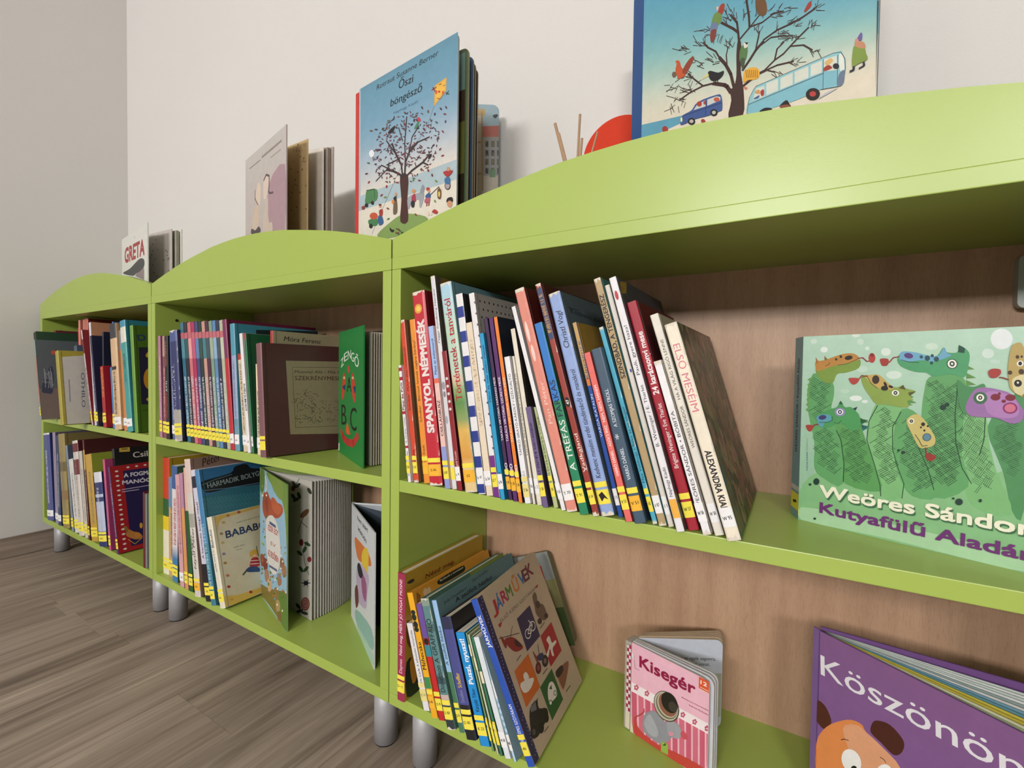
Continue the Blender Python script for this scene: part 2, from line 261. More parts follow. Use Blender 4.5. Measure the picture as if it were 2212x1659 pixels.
# the drawings printed on covers (surface coordinates in tenths of a millimetre)
ART = {
'weores': [('q',143,186,152,183,216,196,0,0,3300,0,3300,2646,0,2646),('e',230,239,232,12,266,2451,45,-1,1,-41),('e',207,226,212,12,136,2572,40,-2,1,-36),('e',203,224,208,12,684,2541,38,-1,2,-41),('e',223,234,223,12,630,2629,45,-3,1,-25),('e',216,232,220,12,760,2453,24,-1,1,-25),('e',220,234,224,12,957,2402,51,-1,1,-51),('e',194,220,203,20,711,2183,65,0,1,-42),('e',210,229,216,20,1045,2109,78,1,2,-52),('e',226,236,230,20,653,1794,69,4,1,-37),('e',221,232,226,12,754,1756,33,2,0,-22),('e',203,224,207,20,1396,2455,57,-2,1,-42),('e',228,236,236,20,1976,2517,85,-4,3,-114),('e',207,226,216,12,1875,2359,49,-1,1,-56),('e',185,214,194,12,527,1884,53,3,1,-29),('e',190,218,203,12,1932,2268,41,-1,1,-24),('b',134,187,132,5,406,221,722,542,673,1016,704,1465,720,1859,928,2183,1092,2214,16,1757,5,1035,7,20,5),('b',169,208,166,36,189,696,221,1479,214,2122,174,2214,16,1757,5,1034,27,41,9),('b',98,163,102,90,1572,72,1884,117,2063,174,2119,377,2003,401,1811,379,1616,522,1393,543,631,320,652,190,783,181,1136),
('b',79,143,90,1892,1533,2052,1823,2160,1930,2195,672,2109,634,2026,1064),('b',125,184,121,1635,2017,1699,2054,1875,1672,1908,1394,1978,1055,2110,599,1804,612,1705,916,1626,1359),('b',98,163,102,1385,2085,1564,2143,1699,2054,1697,1658,1697,1187,1759,836,1468,645,1354,1135,1326,1628,1346,1933),('b',125,184,121,890,1754,1019,1762,1144,1711,1132,1612,1063,1290,1103,979,1185,778,1160,576,956,551,880,942,787,1276,813,1545),('b',98,163,102,1145,1691,1297,1625,1448,1337,1468,1152,1509,673,1265,619,1138,828,1067,1132,1074,1449),('b',90,156,88,431,1384,536,1564,696,1473,770,1274,880,942,954,611,561,634,545,886,491,1219),('h',),('m',36,80,47,6,139,2069,249,1987,130,2044,232,1968,116,2023,220,1945,113,1994,198,1930,98,1973,187,1907,75,1885,177,1957,95,1868,182,1929,97,1838,205,1914,116,1820,211,1887,127,1796,225,1866,105,1853,214,1773,100,1824,193,1757,83,1804,184,1732,98,1581,186,1649,238,2078,345,2007,226,2056,335,1984,216,1966,303,2037,227,1943,319,2017,234,1916,338,2002,247,1895,352,1980,272,1883,354,1950,251,1935,343,1855,240,1911,326,1837,230,1887,309,1819,211,1870,300,1794,195,1850,288,1771,182,1756,274,1823,184,1727,296,1809,204,1710,301,1781,219,1690,310,1757,224,1662,330,1741,211,1716,307,1653,204,1690,291,1633,190,1668,281,1609,166,1653,281,1578,160,1626,263,1559,141,1536,246,1613,154,1513,259,1591,168,1493,268,1567,183,1473,278,1544,199,1454,286,1520,281,1627,375,1697,206,1273,308,1357,218,1251,321,1336,203,1303,299,1247,184,1284,294,1219,176,1258,280,1197,158,1237,274,1171,152,1210,256,1150,183,1055,268,1143,200,1039,280,1121,170,1091,271,1019,165,1062,249,1002,307,1355,414,1286,300,1328,397,1267,292,1303,382,1246,266,1199,363,1302,282,1182,377,1282,298,1164,390,1262,320,1153,398,1236,325,1124,421,1227,302,1185,402,1119,300,1155,380,1102,280,1137,375,1075,263,1116,367,1049,250,1093,355,1026,239,996,331,1079,255,979,341,1056,258,950,363,1044,271,929,377,1025,283,909,390,1005,265,970,373,901,267,938,347,887,240,923,348,855,238,892,325,838,225,869,312,814,380,1196,482,1116,373,1093,459,1172,380,1068,477,1158,414,1060,489,1002,401,1037,476,980,385,1018,466,956,365,1001,459,929,350,979,446,906,340,871,420,959,352,850,438,944,360,826,457,932,384,818,462,904,400,801,475,885,374,844,458,794,350,827,458,764,339,803,446,740,437,753,516,844,526,1324,637,1416,507,1383,617,1325,497,1360,608,1302,496,1332,590,1283,483,1310,583,1258,475,1285,572,1236,504,1126,593,1195,618,1424,713,1367,609,1401,703,1345,593,1381,698,1320,581,1293,675,1373,593,1274,685,1352,602,1251,699,1333,607,1226,716,1319,632,1217,714,1287,606,1258,700,1214,589,1239,699,1187,585,1213,685,1166,568,1192,684,1139,566,1166,669,1118,550,1090,649,1164,552,1062,668,1150,568,1045,672,1125,573,1020,687,1108,588,1003,693,1083,572,1060,681,993,564,1035,667,973,552,1013,657,949,541,990,646,927,526,969,639,901,548,807,654,905,559,787,666,885,547,844,643,792,693,1253,784,1211,675,1176,760,1254,688,1158,770,1233,702,1140,780,1212,698,1150,796,1086,683,1131,790,1061,679,1104,772,1044,665,1084,765,1019,655,1060,753,998,639,971,741,1052,655,954,747,1028,666,934,756,1007,677,914,765,986,689,895,774,964,660,940,768,889,659,912,751,870,651,888,741,846,636,867,737,820,631,841,724,799,607,751,705,849,625,737,712,825,636,717,726,809,653,703,733,786,657,676,753,775,642,730,731,680,761,966,847,911,750,943,836,889,726,854,834,943,748,844,832,913,757,823,843,894,757,794,862,882,775,780,865,856,755,823,849,784,748,798,839,761,733,777,837,735,729,751,825,713,722,726,815,690,874,1614,954,1681,837,1413,929,1481,821,1215,896,1284,957,1700,1026,1638,941,1684,1018,1615,927,1668,1010,1592,912,1576,1004,1647,921,1555,1015,1627,939,1541,1016,1601,940,1514,1034,1587,955,1497,1039,1563,939,1546,1028,1484,928,1525,1019,1463,915,1506,1013,1439,916,1477,992,1425,901,1459,987,1401,885,1375,973,1450,897,1357,982,1429,914,1343,986,1404,918,1318,1002,1390,931,1301,1009,1368,911,1346,999,1290,897,1326,993,1267,894,1301,978,1249,883,1279,969,1226,872,1258,962,1203,858,1172,941,1252,875,1159,946,1228,885,1139,959,1210,886,1110,980,1201,906,1100,982,1174,894,1143,965,1091,882,1123,955,1069,861,1109,955,1041,856,1083,938,1024,1018,1543,1086,1485,993,1460,1091,1534,1004,1441,1098,1512,976,1264,1047,1332,994,1238,1086,1172,991,1211,1068,1156,972,1196,1067,1129,964,1173,1054,1110,952,1153,1046,1087,948,1064,1020,1136,953,1040,1037,1123,971,1028,1041,1098,977,1005,1057,1085,986,984,1070,1069,973,1032,1050,984,954,1016,1050,956,950,991,1034,938,945,966,1020,919,929,947,1016,894,915,867,1004,941,925,848,1012,920,929,823,1027,905,940,804,1036,885,955,789,1039,860,947,833,1023,784,934,813,1015,760,1043,1042,1117,982,1029,956,1108,1028,1038,936,1118,1010,1052,921,1125,988,1049,925,1137,875,1044,901,1124,855,1033,880,1117,832,1028,855,1104,813,1014,836,1099,788,996,752,1087,837,1006,733,1097,818,1023,721,1100,793,1372,1992,1460,2052,1376,1969,1472,2035,1371,2033,1462,1941),
('m',36,80,47,4,1367,2008,1446,1930,1364,1787,1442,1855,1353,1848,1435,1755,1450,2043,1517,1965,1439,2026,1506,1948,1415,1921,1510,2011,1429,1907,1515,1989,1441,1891,1523,1969,1456,1877,1528,1947),('m',36,80,47,6,1461,1855,1542,1932),('m',36,80,47,4,1453,1912,1527,1838,1444,1893,1516,1822,1428,1881,1513,1798,1413,1868,1507,1775,1412,1841,1489,1766,1391,1740,1487,1829,1407,1727,1491,1805),('m',36,80,47,6,1413,1706,1503,1790,1421,1686,1514,1773),('m',36,80,47,4,1433,1669,1522,1753,1422,1742,1514,1642,1411,1724,1503,1624),('m',36,80,47,6,1409,1697,1483,1617,1394,1684,1477,1595,1385,1665,1465,1578,1365,1560,1469,1645,1382,1548,1470,1619,1392,1529,1477,1599,1392,1503,1494,1587,1404,1487,1498,1565,1395,1552,1489,1468,1388,1530,1476,1452,1385,1505,1460,1439,1367,1493,1458,1414,1360,1471,1445,1397,1356,1361,1448,1435,1359,1338,1461,1420,1376,1325,1461,1394,1385,1307,1468,1374,1372,1370,1467,1277,1364,1349,1453,1261,1359,1325,1437,1248,1348,1306,1427,1229,1547,1942,1627,2019),
('m',36,80,47,4,1552,1920,1641,2006,1543,1985,1625,1908,1540,1961,1610,1895),('m',36,80,47,6,1517,1955,1614,1865,1521,1925,1593,1859,1507,1911,1588,1836,1493,1819,1580,1895,1500,1798,1591,1878,1505,1776,1604,1863,1519,1762,1608,1841,1526,1741,1618,1824,1518,1814,1609,1715,1517,1786,1589,1708,1499,1778,1587,1682),('m',36,80,47,4,1495,1753,1570,1672,1482,1739,1562,1652,1467,1630,1557,1719,1473,1608,1570,1705,1493,1601,1569,1677,1498,1578,1583,1664,1506,1559,1595,1648,1501,1628,1581,1538,1497,1603,1564,1528,1484,1588,1555,1509,1472,1572,1546,1490,1454,1562,1541,1465),('m',36,80,47,6,1439,1445,1539,1540,1457,1435,1540,1515,1459,1409,1557,1504,1468,1391,1566,1487,1487,1382,1566,1460,1478,1439,1554,1365,1470,1419,1542,1349,1459,1401,1533,1329,1449,1383,1523,1311,1434,1368,1517,1289,1424,1271,1510,1348,1437,1257,1514,1326,1445,1238,1523,1308,1453,1219,1533,1291,1458,1197,1545,1276,1453,1260,1535,1175,1442,1242,1524,1157,1433,1222,1512,1140,1415,1210,1508,1115,1411,1185,1491,1103,1392,1073,1491,1173,1409,1063,1493,1147,1410,1037,1510,1138,1421,1020,1519,1119,1430,1003,1528,1101,1428,1071,1510,994,1417,1053,1501,975,1410,1030,1487,959),
('m',36,80,47,4,1616,1998,1682,1925,1598,1990,1680,1900,1594,1895,1667,1958,1604,1877,1675,1939,1606,1854,1689,1926,1609,1862,1685,1773,1599,1846,1674,1757,1583,1835,1669,1735,1574,1816,1657,1720,1563,1709,1652,1788,1575,1693,1658,1767,1588,1679,1662,1745,1598,1662,1669,1725,1606,1642,1679,1708,1597,1695,1670,1621,1585,1680,1663,1600,1576,1661,1652,1584,1558,1651,1650,1558,1555,1626,1633,1548,1544,1537,1631,1604,1549,1515,1641,1587,1562,1501,1643,1564,1560,1474,1660,1553,1572,1458,1663,1530,1567,1518,1652,1441,1557,1500,1644,1422,1544,1485,1638,1400,1546,1455,1617,1392,1532,1441,1613,1369,1513,1344,1613,1432,1531,1334,1611,1405,1535,1312,1624,1391),('m',36,80,47,6,1546,1296,1630,1370,1548,1271,1645,1358,1548,1333,1626,1263,1531,1321,1624,1239,1526,1298,1610,1223,1517,1278,1600,1205,1506,1261,1592,1185,1502,1172,1577,1239,1509,1152,1587,1222,1508,1125,1605,1213,1526,1115,1604,1186,1531,1094,1616,1171,1532,1152,1602,1074,1520,1135,1592,1056,1503,1124,1587,1031,1500,1097,1569,1022,1487,1081,1560,1002,1475,975,1553,1062,1475,948,1572,1055,1488,935,1579,1035,1508,929,1578,1007,1512,906,1593,997,1503,973,1584,886,1496,950,1570,872,1481,936,1562,850,1472,915,1549,834,1463,895,1536,818,1615,1429,1698,1500,1624,1381,1699,1296,1611,1366,1691,1276,1600,1350,1681,1259,1593,1244,1672,1323,1599,1223,1684,1308,1606,1203,1695,1292,1612,1184,1705,1277,1628,1173,1707,1253,1624,1230,1695,1158,1613,1213,1685,1139,1596,1202,1682,1114,1593,1177,1665,1103,1584,1157,1654,1087,1568,1059,1652,1145,1571,1036,1666,1133,1581,1019,1674,1115,1589,1001,1684,1099,1605,991,1686,1074,1588,1053,1680,977,1583,1030,1668,961,1575,1009,1657,943,1562,993,1652,921,1556,971,1640,904,1550,879,1624,958,1561,864,1631,939,1563,839,1647,930,1575,825,1653,910,1584,808,1662,893,1143,1505,1231,1603,1112,1315,1205,1405,1101,1129,1169,1210,1213,1599,1298,1546,1201,1580,1294,1523,1191,1561,1287,1501,1185,1472,1255,1551,1188,1446,1274,1543,1206,1435,1280,1519,1220,1421,1289,1500,1233,1406,1298,1481,1204,1453,1291,1395,1190,1436,1288,1371,1190,1409,1270,1357,1173,1393,1269,1331,1172,1367,1253,1314,1156,1284,1236,1362,1168,1266,1246,1344,1183,1253,1252,1321,1185,1227,1270,1310,1194,1207,1282,1294,1174,1262,1268,1206,1175,1235,1251,1190,1168,1212,1241,1170,1158,1192,1234,1148,1139,1176,1235,1120,1134,1095,1208,1167,1138,1071,1224,1154,1149,1053,1234,1136,1164,1039,1239,1113,1172,1019,1251,1096,1150,1070,1243,1012,1139,1049,1235,989,1133,1026,1223,970,1293,1487,1372,1438,1281,1468,1368,1415,1269,1449,1364,1392,1257,1360,1341,1447,1271,1346,1348,1425,1277,1323,1363,1413,1292,1310,1369,1391,1308,1298,1373,1367,1275,1345,1372,1287,1271,1322,1360,1268,1264,1300,1351,1248,1254,1279,1345,1226,1248,1257,1334,1206,1231,1165,1314,1260,1252,1159,1316,1233,1253,1130,1337,1227,1266,1115,1346,1208,1276,1098,1358,1193,1257,1148,1338,1106,1249,1127,1331,1084,1242,1105,1323,1063,1238,1081,1311,1043,1229,1060,1305,1021,1207,977,1289,1067,1222,964,1296,1046,1233,947,1307,1029,1244,930,1317,1012,1259,918,1323,989,1224,961,1322,911,1223,935,1307,893,1210,916,1304,868,1211,889,1287,851,1202,868,1281,828,1367,1376,1449,1332,1357,1356,1444,1310,1351,1335,1436,1289,1337,1257,1415,1335,1350,1241,1422,1315,1355,1219,1437,1303,1370,1206,1441,1279,1358,1237,1444,1179,1349,1217,1435,1158,1344,1194,1423,1140,1340,1170,1410,1123,1323,1155,1409,1098,1309,1065,1394,1152,1323,1051,1400,1130,1337,1037,1406,1108,1341,1014,1421,1096,1352,998,1430,1078,1336,1044,1415,998,1329,1022,1405,978,1319,1002,1399,956,1303,985,1399,930,1300,960,1385,912,1288,880,1367,959,1292,856,1382,947,1313,849,1381,918,1320,829,1392,902,1331,813,1401,883,1311,858,1394,802,1306,835,1381,784,1297,814,1372,763,1286,793,1364,742,1280,770,1351,723,1260,681,1342,772,1272,666,1351,753,1389,960,1462,1044,1406,918,1478,876,1388,903,1480,849,1382,880,1470,830,1377,857,1458,810,1364,770,1438,858,1378,758,1445,837,1387,739,1457,823,1676,1832,1748,1767,1669,1813,1738,1751,1665,1636,1702,1713),
('m',36,80,47,4,1675,1616,1719,1710,1686,1601,1734,1701,1662,1650,1720,1595,1658,1444,1693,1530,1667,1421,1711,1532,1750,1722,1810,1666,1737,1708,1806,1644,1729,1690,1797,1627,1722,1669,1786,1611,1710,1654,1781,1590,1704,1539,1747,1643,1718,1530,1760,1631,1734,1526,1770,1614,1748,1517,1783,1602,1762,1509,1795,1589,1729,1546,1789,1489,1721,1528,1780,1472,1713,1508,1769,1456,1705,1490,1760,1438,1688,1479,1758,1413,1685,1375,1724,1457,1693,1353,1742,1456,1709,1348,1752,1438,1719,1332,1767,1432,1737,1329,1776,1412,1704,1370,1769,1314,1695,1352,1762,1294,1685,1334,1754,1275,1680,1312,1741,1260,1670,1294,1734,1240,1703,1158,1741,1253,1713,1140,1758,1252,1819,1615,1873,1567,1803,1604,1873,1542,1800,1581,1859,1529,1788,1566,1855,1507,1784,1544,1843,1493,1773,1437,1813,1537,1785,1423,1828,1531,1800,1418,1839,1517,1814,1412,1850,1503,1828,1403,1863,1492,1793,1440,1854,1397,1778,1426,1854,1372,1772,1406,1845,1354,1767,1385,1836,1336,1760,1365,1828,1318,1748,1260,1798,1367,1767,1263,1804,1342,1778,1249,1818,1335,1790,1236,1831,1325,1803,1226,1843,1314,1770,1267,1836,1217,1764,1246,1826,1200,1754,1229,1821,1178,1744,1211,1814,1158,1741,1188,1802,1143,1732,1098,1772,1177,1745,1088,1784,1165,1756,1074,1797,1156,1765,1055,1813,1151,1776,1041,1827,1143,1749,1089,1815,1040,1738,1073,1810,1018,1728,1054,1803,998,1838,1338,1883,1438,1852,1327,1915,1268,1849,1304,1901,1255,1835,1290,1896,1233,1830,1270,1885,1218,1817,1165,1862,1263,1828,1151,1876,1255,1844,1147,1885,1237,1858,1141,1895,1222,1866,1121,1912,1221,1837,1172,1905,1110,1835,1148,1890,1098,1822,1133,1885,1076,1811,1117,1879,1056,1807,1095,1866,1042,1799,995,1838,1080,1808,976,1854,1078,1820,966,1866,1067,1832,953,1880,1059,1849,953,1887,1038,1813,992,1883,943,1811,969,1870,927,1805,948,1861,909,1787,935,1863,883,1786,911,1849,868,1812,781,1857,877,1828,778,1865,858,1889,1178,1955,1114,1883,1066,1926,1164,1895,1054,1939,1155,1912,1055,1946,1134,1900,1073,1969,1018,1893,1053,1960,1000,1884,1035,1954,980,1881,1013,1941,965,1875,992,1931,948,1862,883,1905,993,1879,885,1913,973,1887,865,1930,975,1900,857,1943,965,1916,854,1953,951,1879,895,1947,848,1955,1535,2023,1587,1955,1512,2035,1573,1961,1494,2042,1555,1975,1481,2040,1531,1973,1456,2055,1520,1966,1501,2041,1455,1956,1484,2039,1434,1952,1464,2031,1416,1942,1447,2028,1395,1940,1425,2019,1377,1950,1326,2013,1382,1958,1309,2020,1364,1964,1291,2027,1347,2073,1710,2146,1776,2086,1698,2147,1753,2053,1681,2121,1637,2048,1661,2114,1619,2035,1606,2109,1656,2041,1588,2114,1637,2043,1566,2124,1621,2053,1551,2124,1600,2056,1530,2133,1583,2040,1571,2126,1528,2046,1545,2111,1514,2036,1528,2111,1492,2030,1509,2107,1472,2024,1490,2104,1452,2010,1424,2089,1497,2022,1411,2091,1475,2027,1392,2101,1460,2034,1374,2108,1443,2038,1354,2118,1429,2026,1405,2106,1354,2024,1384,2096,1338,2017,1365,2091,1318,2016,1343,2080,1303,2003,1328,2081,1279,1990,1255,2070,1328,1996,1236,2079,1312,2010,1225,2079,1288,2018,1209,2084,1270,2023,1189,2094,1255,2005,1236,2088,1185,2003,1214,2078,1169,2002,1191,2067,1152,2096,1414,2161,1374,2089,1396,2157,1354,2074,1329,2149,1398,2080,1311,2156,1382,2090,1296,2160,1362,2099,1281,2165,1343,2092,1300,2159,1269,2081,1283,2160,1247,2077,1263,2154,1228,2073,1243,2148,1209,2074,1221,2138,1192,2057,1166,2131,1227,2068,1153,2132,1205,2071,1133,2141,1190,2081,1117,2143,1169,2086,1099,2150,1152,2066,1140,2150,1090,2069,1116,2135,1076,2057,1100,2136,1053,2056,1078,2124,1037,2052,1057,2117,1019),
('r',),('l',23,64,42,10,442,1342,500,1220,544,907,542,652),('l',23,64,42,9,891,1714,806,1504,788,1256,880,942,944,690,956,551),('l',23,64,42,8,1131,1651,1051,1447,1059,1170,1119,942,1183,758,1168,568),('l',23,64,42,8,1636,1962,1625,1652,1641,1325,1701,1042,1784,877),('l',23,64,42,8,1308,1224,1401,991,1465,738),('l',23,64,42,8,1875,1672,1871,1390,1838,1208),('h',),('p',108,156,80,117,2063,68,2029,112,2001),('p',108,156,80,113,1992,66,1957,108,1930),('p',108,156,80,108,1921,63,1886,104,1858),('p',108,156,80,104,1850,61,1814,100,1787),('p',108,156,80,100,1778,59,1742,96,1716),('p',108,156,80,96,1707,57,1671,92,1644),('p',108,156,80,92,1635,55,1599,88,1572),('p',93,143,74,1688,2241,1773,2184,1692,2173),('p',93,143,74,1704,2143,1789,2087,1708,2074),('p',93,143,74,1706,2062,1791,2007,1710,1994),('p',93,143,74,703,1544,815,1488,709,1466),('p',93,143,74,714,1462,825,1408,719,1384),('p',93,143,74,1155,1894,1254,1837,1160,1821),
('p',93,143,74,1179,1827,1278,1771,1184,1754),('p',93,143,74,1142,1796,1242,1740,1147,1722),('p',47,125,128,704,1525,797,1517,723,1444),('p',47,125,128,723,1444,816,1437,742,1364),('r',),('b',125,154,66,178,2119,181,2240,276,2283,460,2345,605,2280,686,2311,677,2197,538,2134,430,2111,382,1990,264,2011),('b',185,133,66,166,2284,275,2305,459,2377,584,2393,658,2359,665,2300,535,2260,372,2218,206,2153,174,2185),('p',165,106,52,164,2351,203,2284,177,2245),('p',138,106,52,274,2366,317,2309,275,2301),('e',42,35,32,12,559,2333,45,9,5,-29),('e',51,48,31,12,469,2350,16,-1,1,-20),('e',51,48,31,12,415,2314,15,0,1,-17),('l',59,51,34,6,287,2223,324,2240,342,2272),('l',59,51,34,6,436,2235,535,2249,656,2311),('l',142,47,44,14,659,2325,716,2331,760,2283,810,2289),('e',179,64,56,12,815,2327,37,-1,2,-65),('e',126,39,35,12,814,2364,20,-1,1,-21),('b',79,158,108,1074,2315,1126,2392,1246,2389,1364,2345,1449,2343,1501,2438,1537,2382,1625,2380,1636,2461,1723,2377,1723,2234,1692,2090,1578,2125,1427,2095,1355,2141,1253,2150,1115,2217),
('b',111,169,201,1096,2354,1126,2402,1246,2389,1364,2349,1463,2343,1508,2442,1537,2373,1572,2341,1423,2273,1322,2293,1190,2275,1105,2295),('e',88,60,120,12,1185,2348,44,-11,-4,-34),('p',29,74,60,1636,2464,1689,2423,1684,2369,1631,2379),('e',34,78,82,12,1306,2331,16,-1,1,-21),('e',34,78,82,12,1362,2315,25,-1,1,-34),('e',34,78,82,12,1406,2344,15,0,1,-19),('e',34,78,82,12,1444,2302,24,0,1,-31),('e',34,78,82,12,1402,2258,15,0,0,-21),('e',31,58,52,12,1584,2246,48,-1,2,-59),('e',243,241,228,12,1584,2246,40,-1,2,-50),('e',35,53,47,12,1584,2246,23,-1,1,-32),('e',216,230,224,12,1584,2246,11,-1,1,-15),('l',35,71,58,7,1113,2299,1190,2271,1286,2264),('l',142,47,44,13,1093,2338,1035,2326,997,2267),('b',162,59,51,904,2314,980,2313,992,2267,974,2227,929,2225,909,2257),('b',138,162,76,709,2073,773,2105,815,2075,881,2107,980,1998,1076,1952,1137,1983,1168,1945,1267,1911,1216,1851,1247,1804,1188,1791,1205,1715,1114,1708,988,1730,874,1733,805,1831,735,1951),
('b',195,165,92,748,2084,815,2106,897,2107,980,2018,1053,1941,983,1919,902,1936,835,1974),('e',58,42,36,12,863,2046,39,1,1,-57),('e',36,29,24,12,958,1938,38,1,1,-32),('e',36,29,24,12,965,1988,12,9,15,-31),('e',36,29,24,12,1021,1960,24,-10,-4,-15),('p',85,80,44,1100,1943,1145,1987,1169,1926),('p',85,80,44,1193,1892,1267,1914,1209,1850),('e',243,241,228,12,1070,1883,37,1,1,-37),('e',31,47,38,12,1070,1883,20,1,1,-26),('e',230,230,218,12,1070,1883,8,0,1,-10),('l',61,68,38,7,714,2073,768,2095,818,1994,885,1935),('l',142,47,44,13,773,2085,714,2098,684,2052),('b',179,68,64,572,2061,672,2062,685,2032,656,1989,613,1978,580,2019),('b',75,154,90,224,1483,223,1538,350,1624,442,1663,485,1751,533,1669,604,1674,667,1616,703,1556,715,1413,612,1360,502,1455,375,1389,281,1364),('b',91,159,176,212,1449,200,1514,295,1553,371,1540,383,1465,299,1435,281,1368,227,1396),('e',61,58,112,12,274,1507,48,12,5,-32),('p',31,90,58,463,1707,485,1751,514,1700),
('p',29,47,74,625,1655,677,1683,657,1632),('e',138,138,176,20,480,1598,63,4,2,-60),('e',238,238,240,12,480,1598,40,3,1,-39),('e',42,48,80,12,480,1598,24,1,1,-28),('e',230,230,238,12,480,1598,11,0,1,-13),('l',39,80,60,8,241,1434,336,1443,392,1477,390,1530),('l',39,80,60,6,411,1446,466,1441,502,1486),('l',142,47,44,15,226,1407,174,1390,155,1351),('b',168,64,56,69,1376,145,1388,161,1352,137,1298,97,1305),('b',201,187,116,1194,1568,1267,1632,1341,1591,1424,1447,1462,1358,1450,1272,1380,1234,1315,1235,1244,1389,1196,1501),('e',233,229,204,12,1235,1543,30,3,1,-35),('e',31,42,34,12,1235,1543,17,2,1,-21),('e',222,220,204,12,1235,1543,6,1,0,-8),('e',38,34,26,12,1346,1515,19,2,1,-24),('e',38,34,26,12,1327,1475,10,1,0,-13),('e',38,34,26,12,1360,1441,10,1,0,-14),('e',38,34,26,12,1390,1497,10,1,0,-13),('e',63,74,58,12,1384,1362,41,5,1,-49),('e',93,138,160,12,1384,1362,34,4,1,-42),('l',44,51,36,7,1274,1383,1312,1321,1344,1248,1394,1264),
('l',142,47,44,12,1377,1234,1382,1177,1400,1142),('b',150,50,44,1382,1168,1453,1160,1474,1125,1434,1081,1391,1094),('b',74,138,88,1635,2017,1647,2057,1701,2000,1779,1985,1847,2022,1867,1970,1820,1880,1773,1735,1710,1659,1654,1799),('b',154,111,168,1714,1767,1780,1949,1867,1979,1977,1957,2073,1910,2146,1778,2165,1729,2150,1627,2070,1594,1962,1644,1839,1643,1743,1661),('b',176,127,186,1869,1918,1978,1931,2098,1860,2125,1692,2010,1648,1887,1708),('e',61,106,76,12,1829,1859,57,3,2,-70),('e',239,238,228,12,1829,1863,32,2,1,-41),('e',42,26,28,12,1829,1863,17,1,1,-25),('e',226,220,216,12,1829,1863,7,0,0,-11),('e',122,34,54,12,1949,1874,39,2,1,-38),('e',122,34,54,12,1978,1914,12,0,1,-16),('e',122,34,54,12,2013,1833,18,1,0,-19),('e',122,34,54,12,2062,1875,40,2,1,-37),('e',138,44,102,20,2063,1761,56,4,2,-62),('e',204,111,140,12,2063,1761,42,3,1,-46),('b',183,160,96,2035,2216,2048,2386,2075,2461,2146,2417,2160,1930,2119,1912,2059,1977,2042,2096),
('b',216,207,160,2069,2063,2114,2114,2155,2115,2160,1922,2096,1928),('e',239,236,224,12,2124,2246,25,0,0,-32),('e',31,28,22,12,2124,2246,14,0,0,-22),('e',31,28,26,12,2114,2033,29,1,1,-39),('e',232,228,220,12,2113,2040,8,0,1,-12),('e',74,51,32,12,2102,2317,14,0,1,-20),('e',74,51,32,12,2135,2157,21,0,1,-31),('e',74,51,32,12,2052,2147,17,1,1,-23),('e',74,51,32,12,2133,2320,9,0,0,-14),('l',142,47,44,12,2045,2071,1997,2092,1973,2095),('b',166,58,52,1886,2163,1922,2190,1977,2181,1982,2133,1949,2091,1900,2097),('e',28,59,52,12,1521,1732,27,2,1,-31),('e',28,59,52,12,1557,1768,18,1,1,-22),('e',28,59,52,12,1121,1167,14,2,0,-15),('e',28,59,52,12,1168,1146,21,4,0,-21),('e',28,59,52,12,225,598,38,8,1,-48),('e',28,59,52,12,147,541,18,3,1,-18),('e',28,59,52,12,1689,647,32,7,1,-40),('e',28,59,52,12,1639,676,12,2,0,-13),('e',28,59,52,12,1863,701,13,3,0,-20),('e',28,59,52,12,732,147,21,6,1,-18),('e',28,59,52,12,219,71,18,4,1,-16),
('t',60,106,74,'Weöres Sándor',289,378,2275,394,166,0.03,0),('t',241,239,216,'Weöres Sándor',275,401,2266,411,166,0.03,0),('t',107,42,114,'Kutyafülű Aladár',279,177,2287,140,147,0.03,0),('t',44,87,160,'HOLNAP',114,736,107,1004,18,0.01,0),('t',138,168,152,'KIADÓ',107,1026,102,1193,16,0,0),('p',240,238,154,5,300,5,314,5,255,5,241),('p',243,224,74,5,201,6,217,10,81,5,64),],
'kiseger': [('p',233,181,198,0,0,1254,0,1336,40,1370,126,1370,1454,1336,1540,1254,1580,0,1580),('p',239,227,230,5,878,1365,921,1365,756,5,719),('p',201,90,116,13,719,115,722,145,5,44,5),('p',208,106,128,148,723,248,726,277,5,178,5),('p',201,90,116,281,727,378,730,405,5,309,5),('p',208,106,128,410,730,505,734,530,5,437,5),('p',201,90,116,536,734,629,737,653,5,561,5),('p',208,106,128,660,738,750,741,772,5,683,5),('p',201,90,116,780,741,868,744,889,5,801,5),('p',208,106,128,898,745,984,748,1003,5,917,5),('p',201,90,116,1013,748,1097,751,1114,62,1031,8),('p',208,106,128,1125,751,1208,754,1223,132,1141,79),('p',201,90,116,1235,755,1316,757,1329,201,1250,150),('p',208,106,128,1342,758,1365,760,1365,269,1356,218),('p',201,90,116,1365,761,1365,763,1365,335,1365,286),('e',194,84,110,7,138,848,20,11,1,-21),('e',194,84,110,7,117,806,20,10,1,-22),('e',194,84,110,7,82,799,20,11,0,-21),('e',194,84,110,7,81,838,20,11,0,-21),
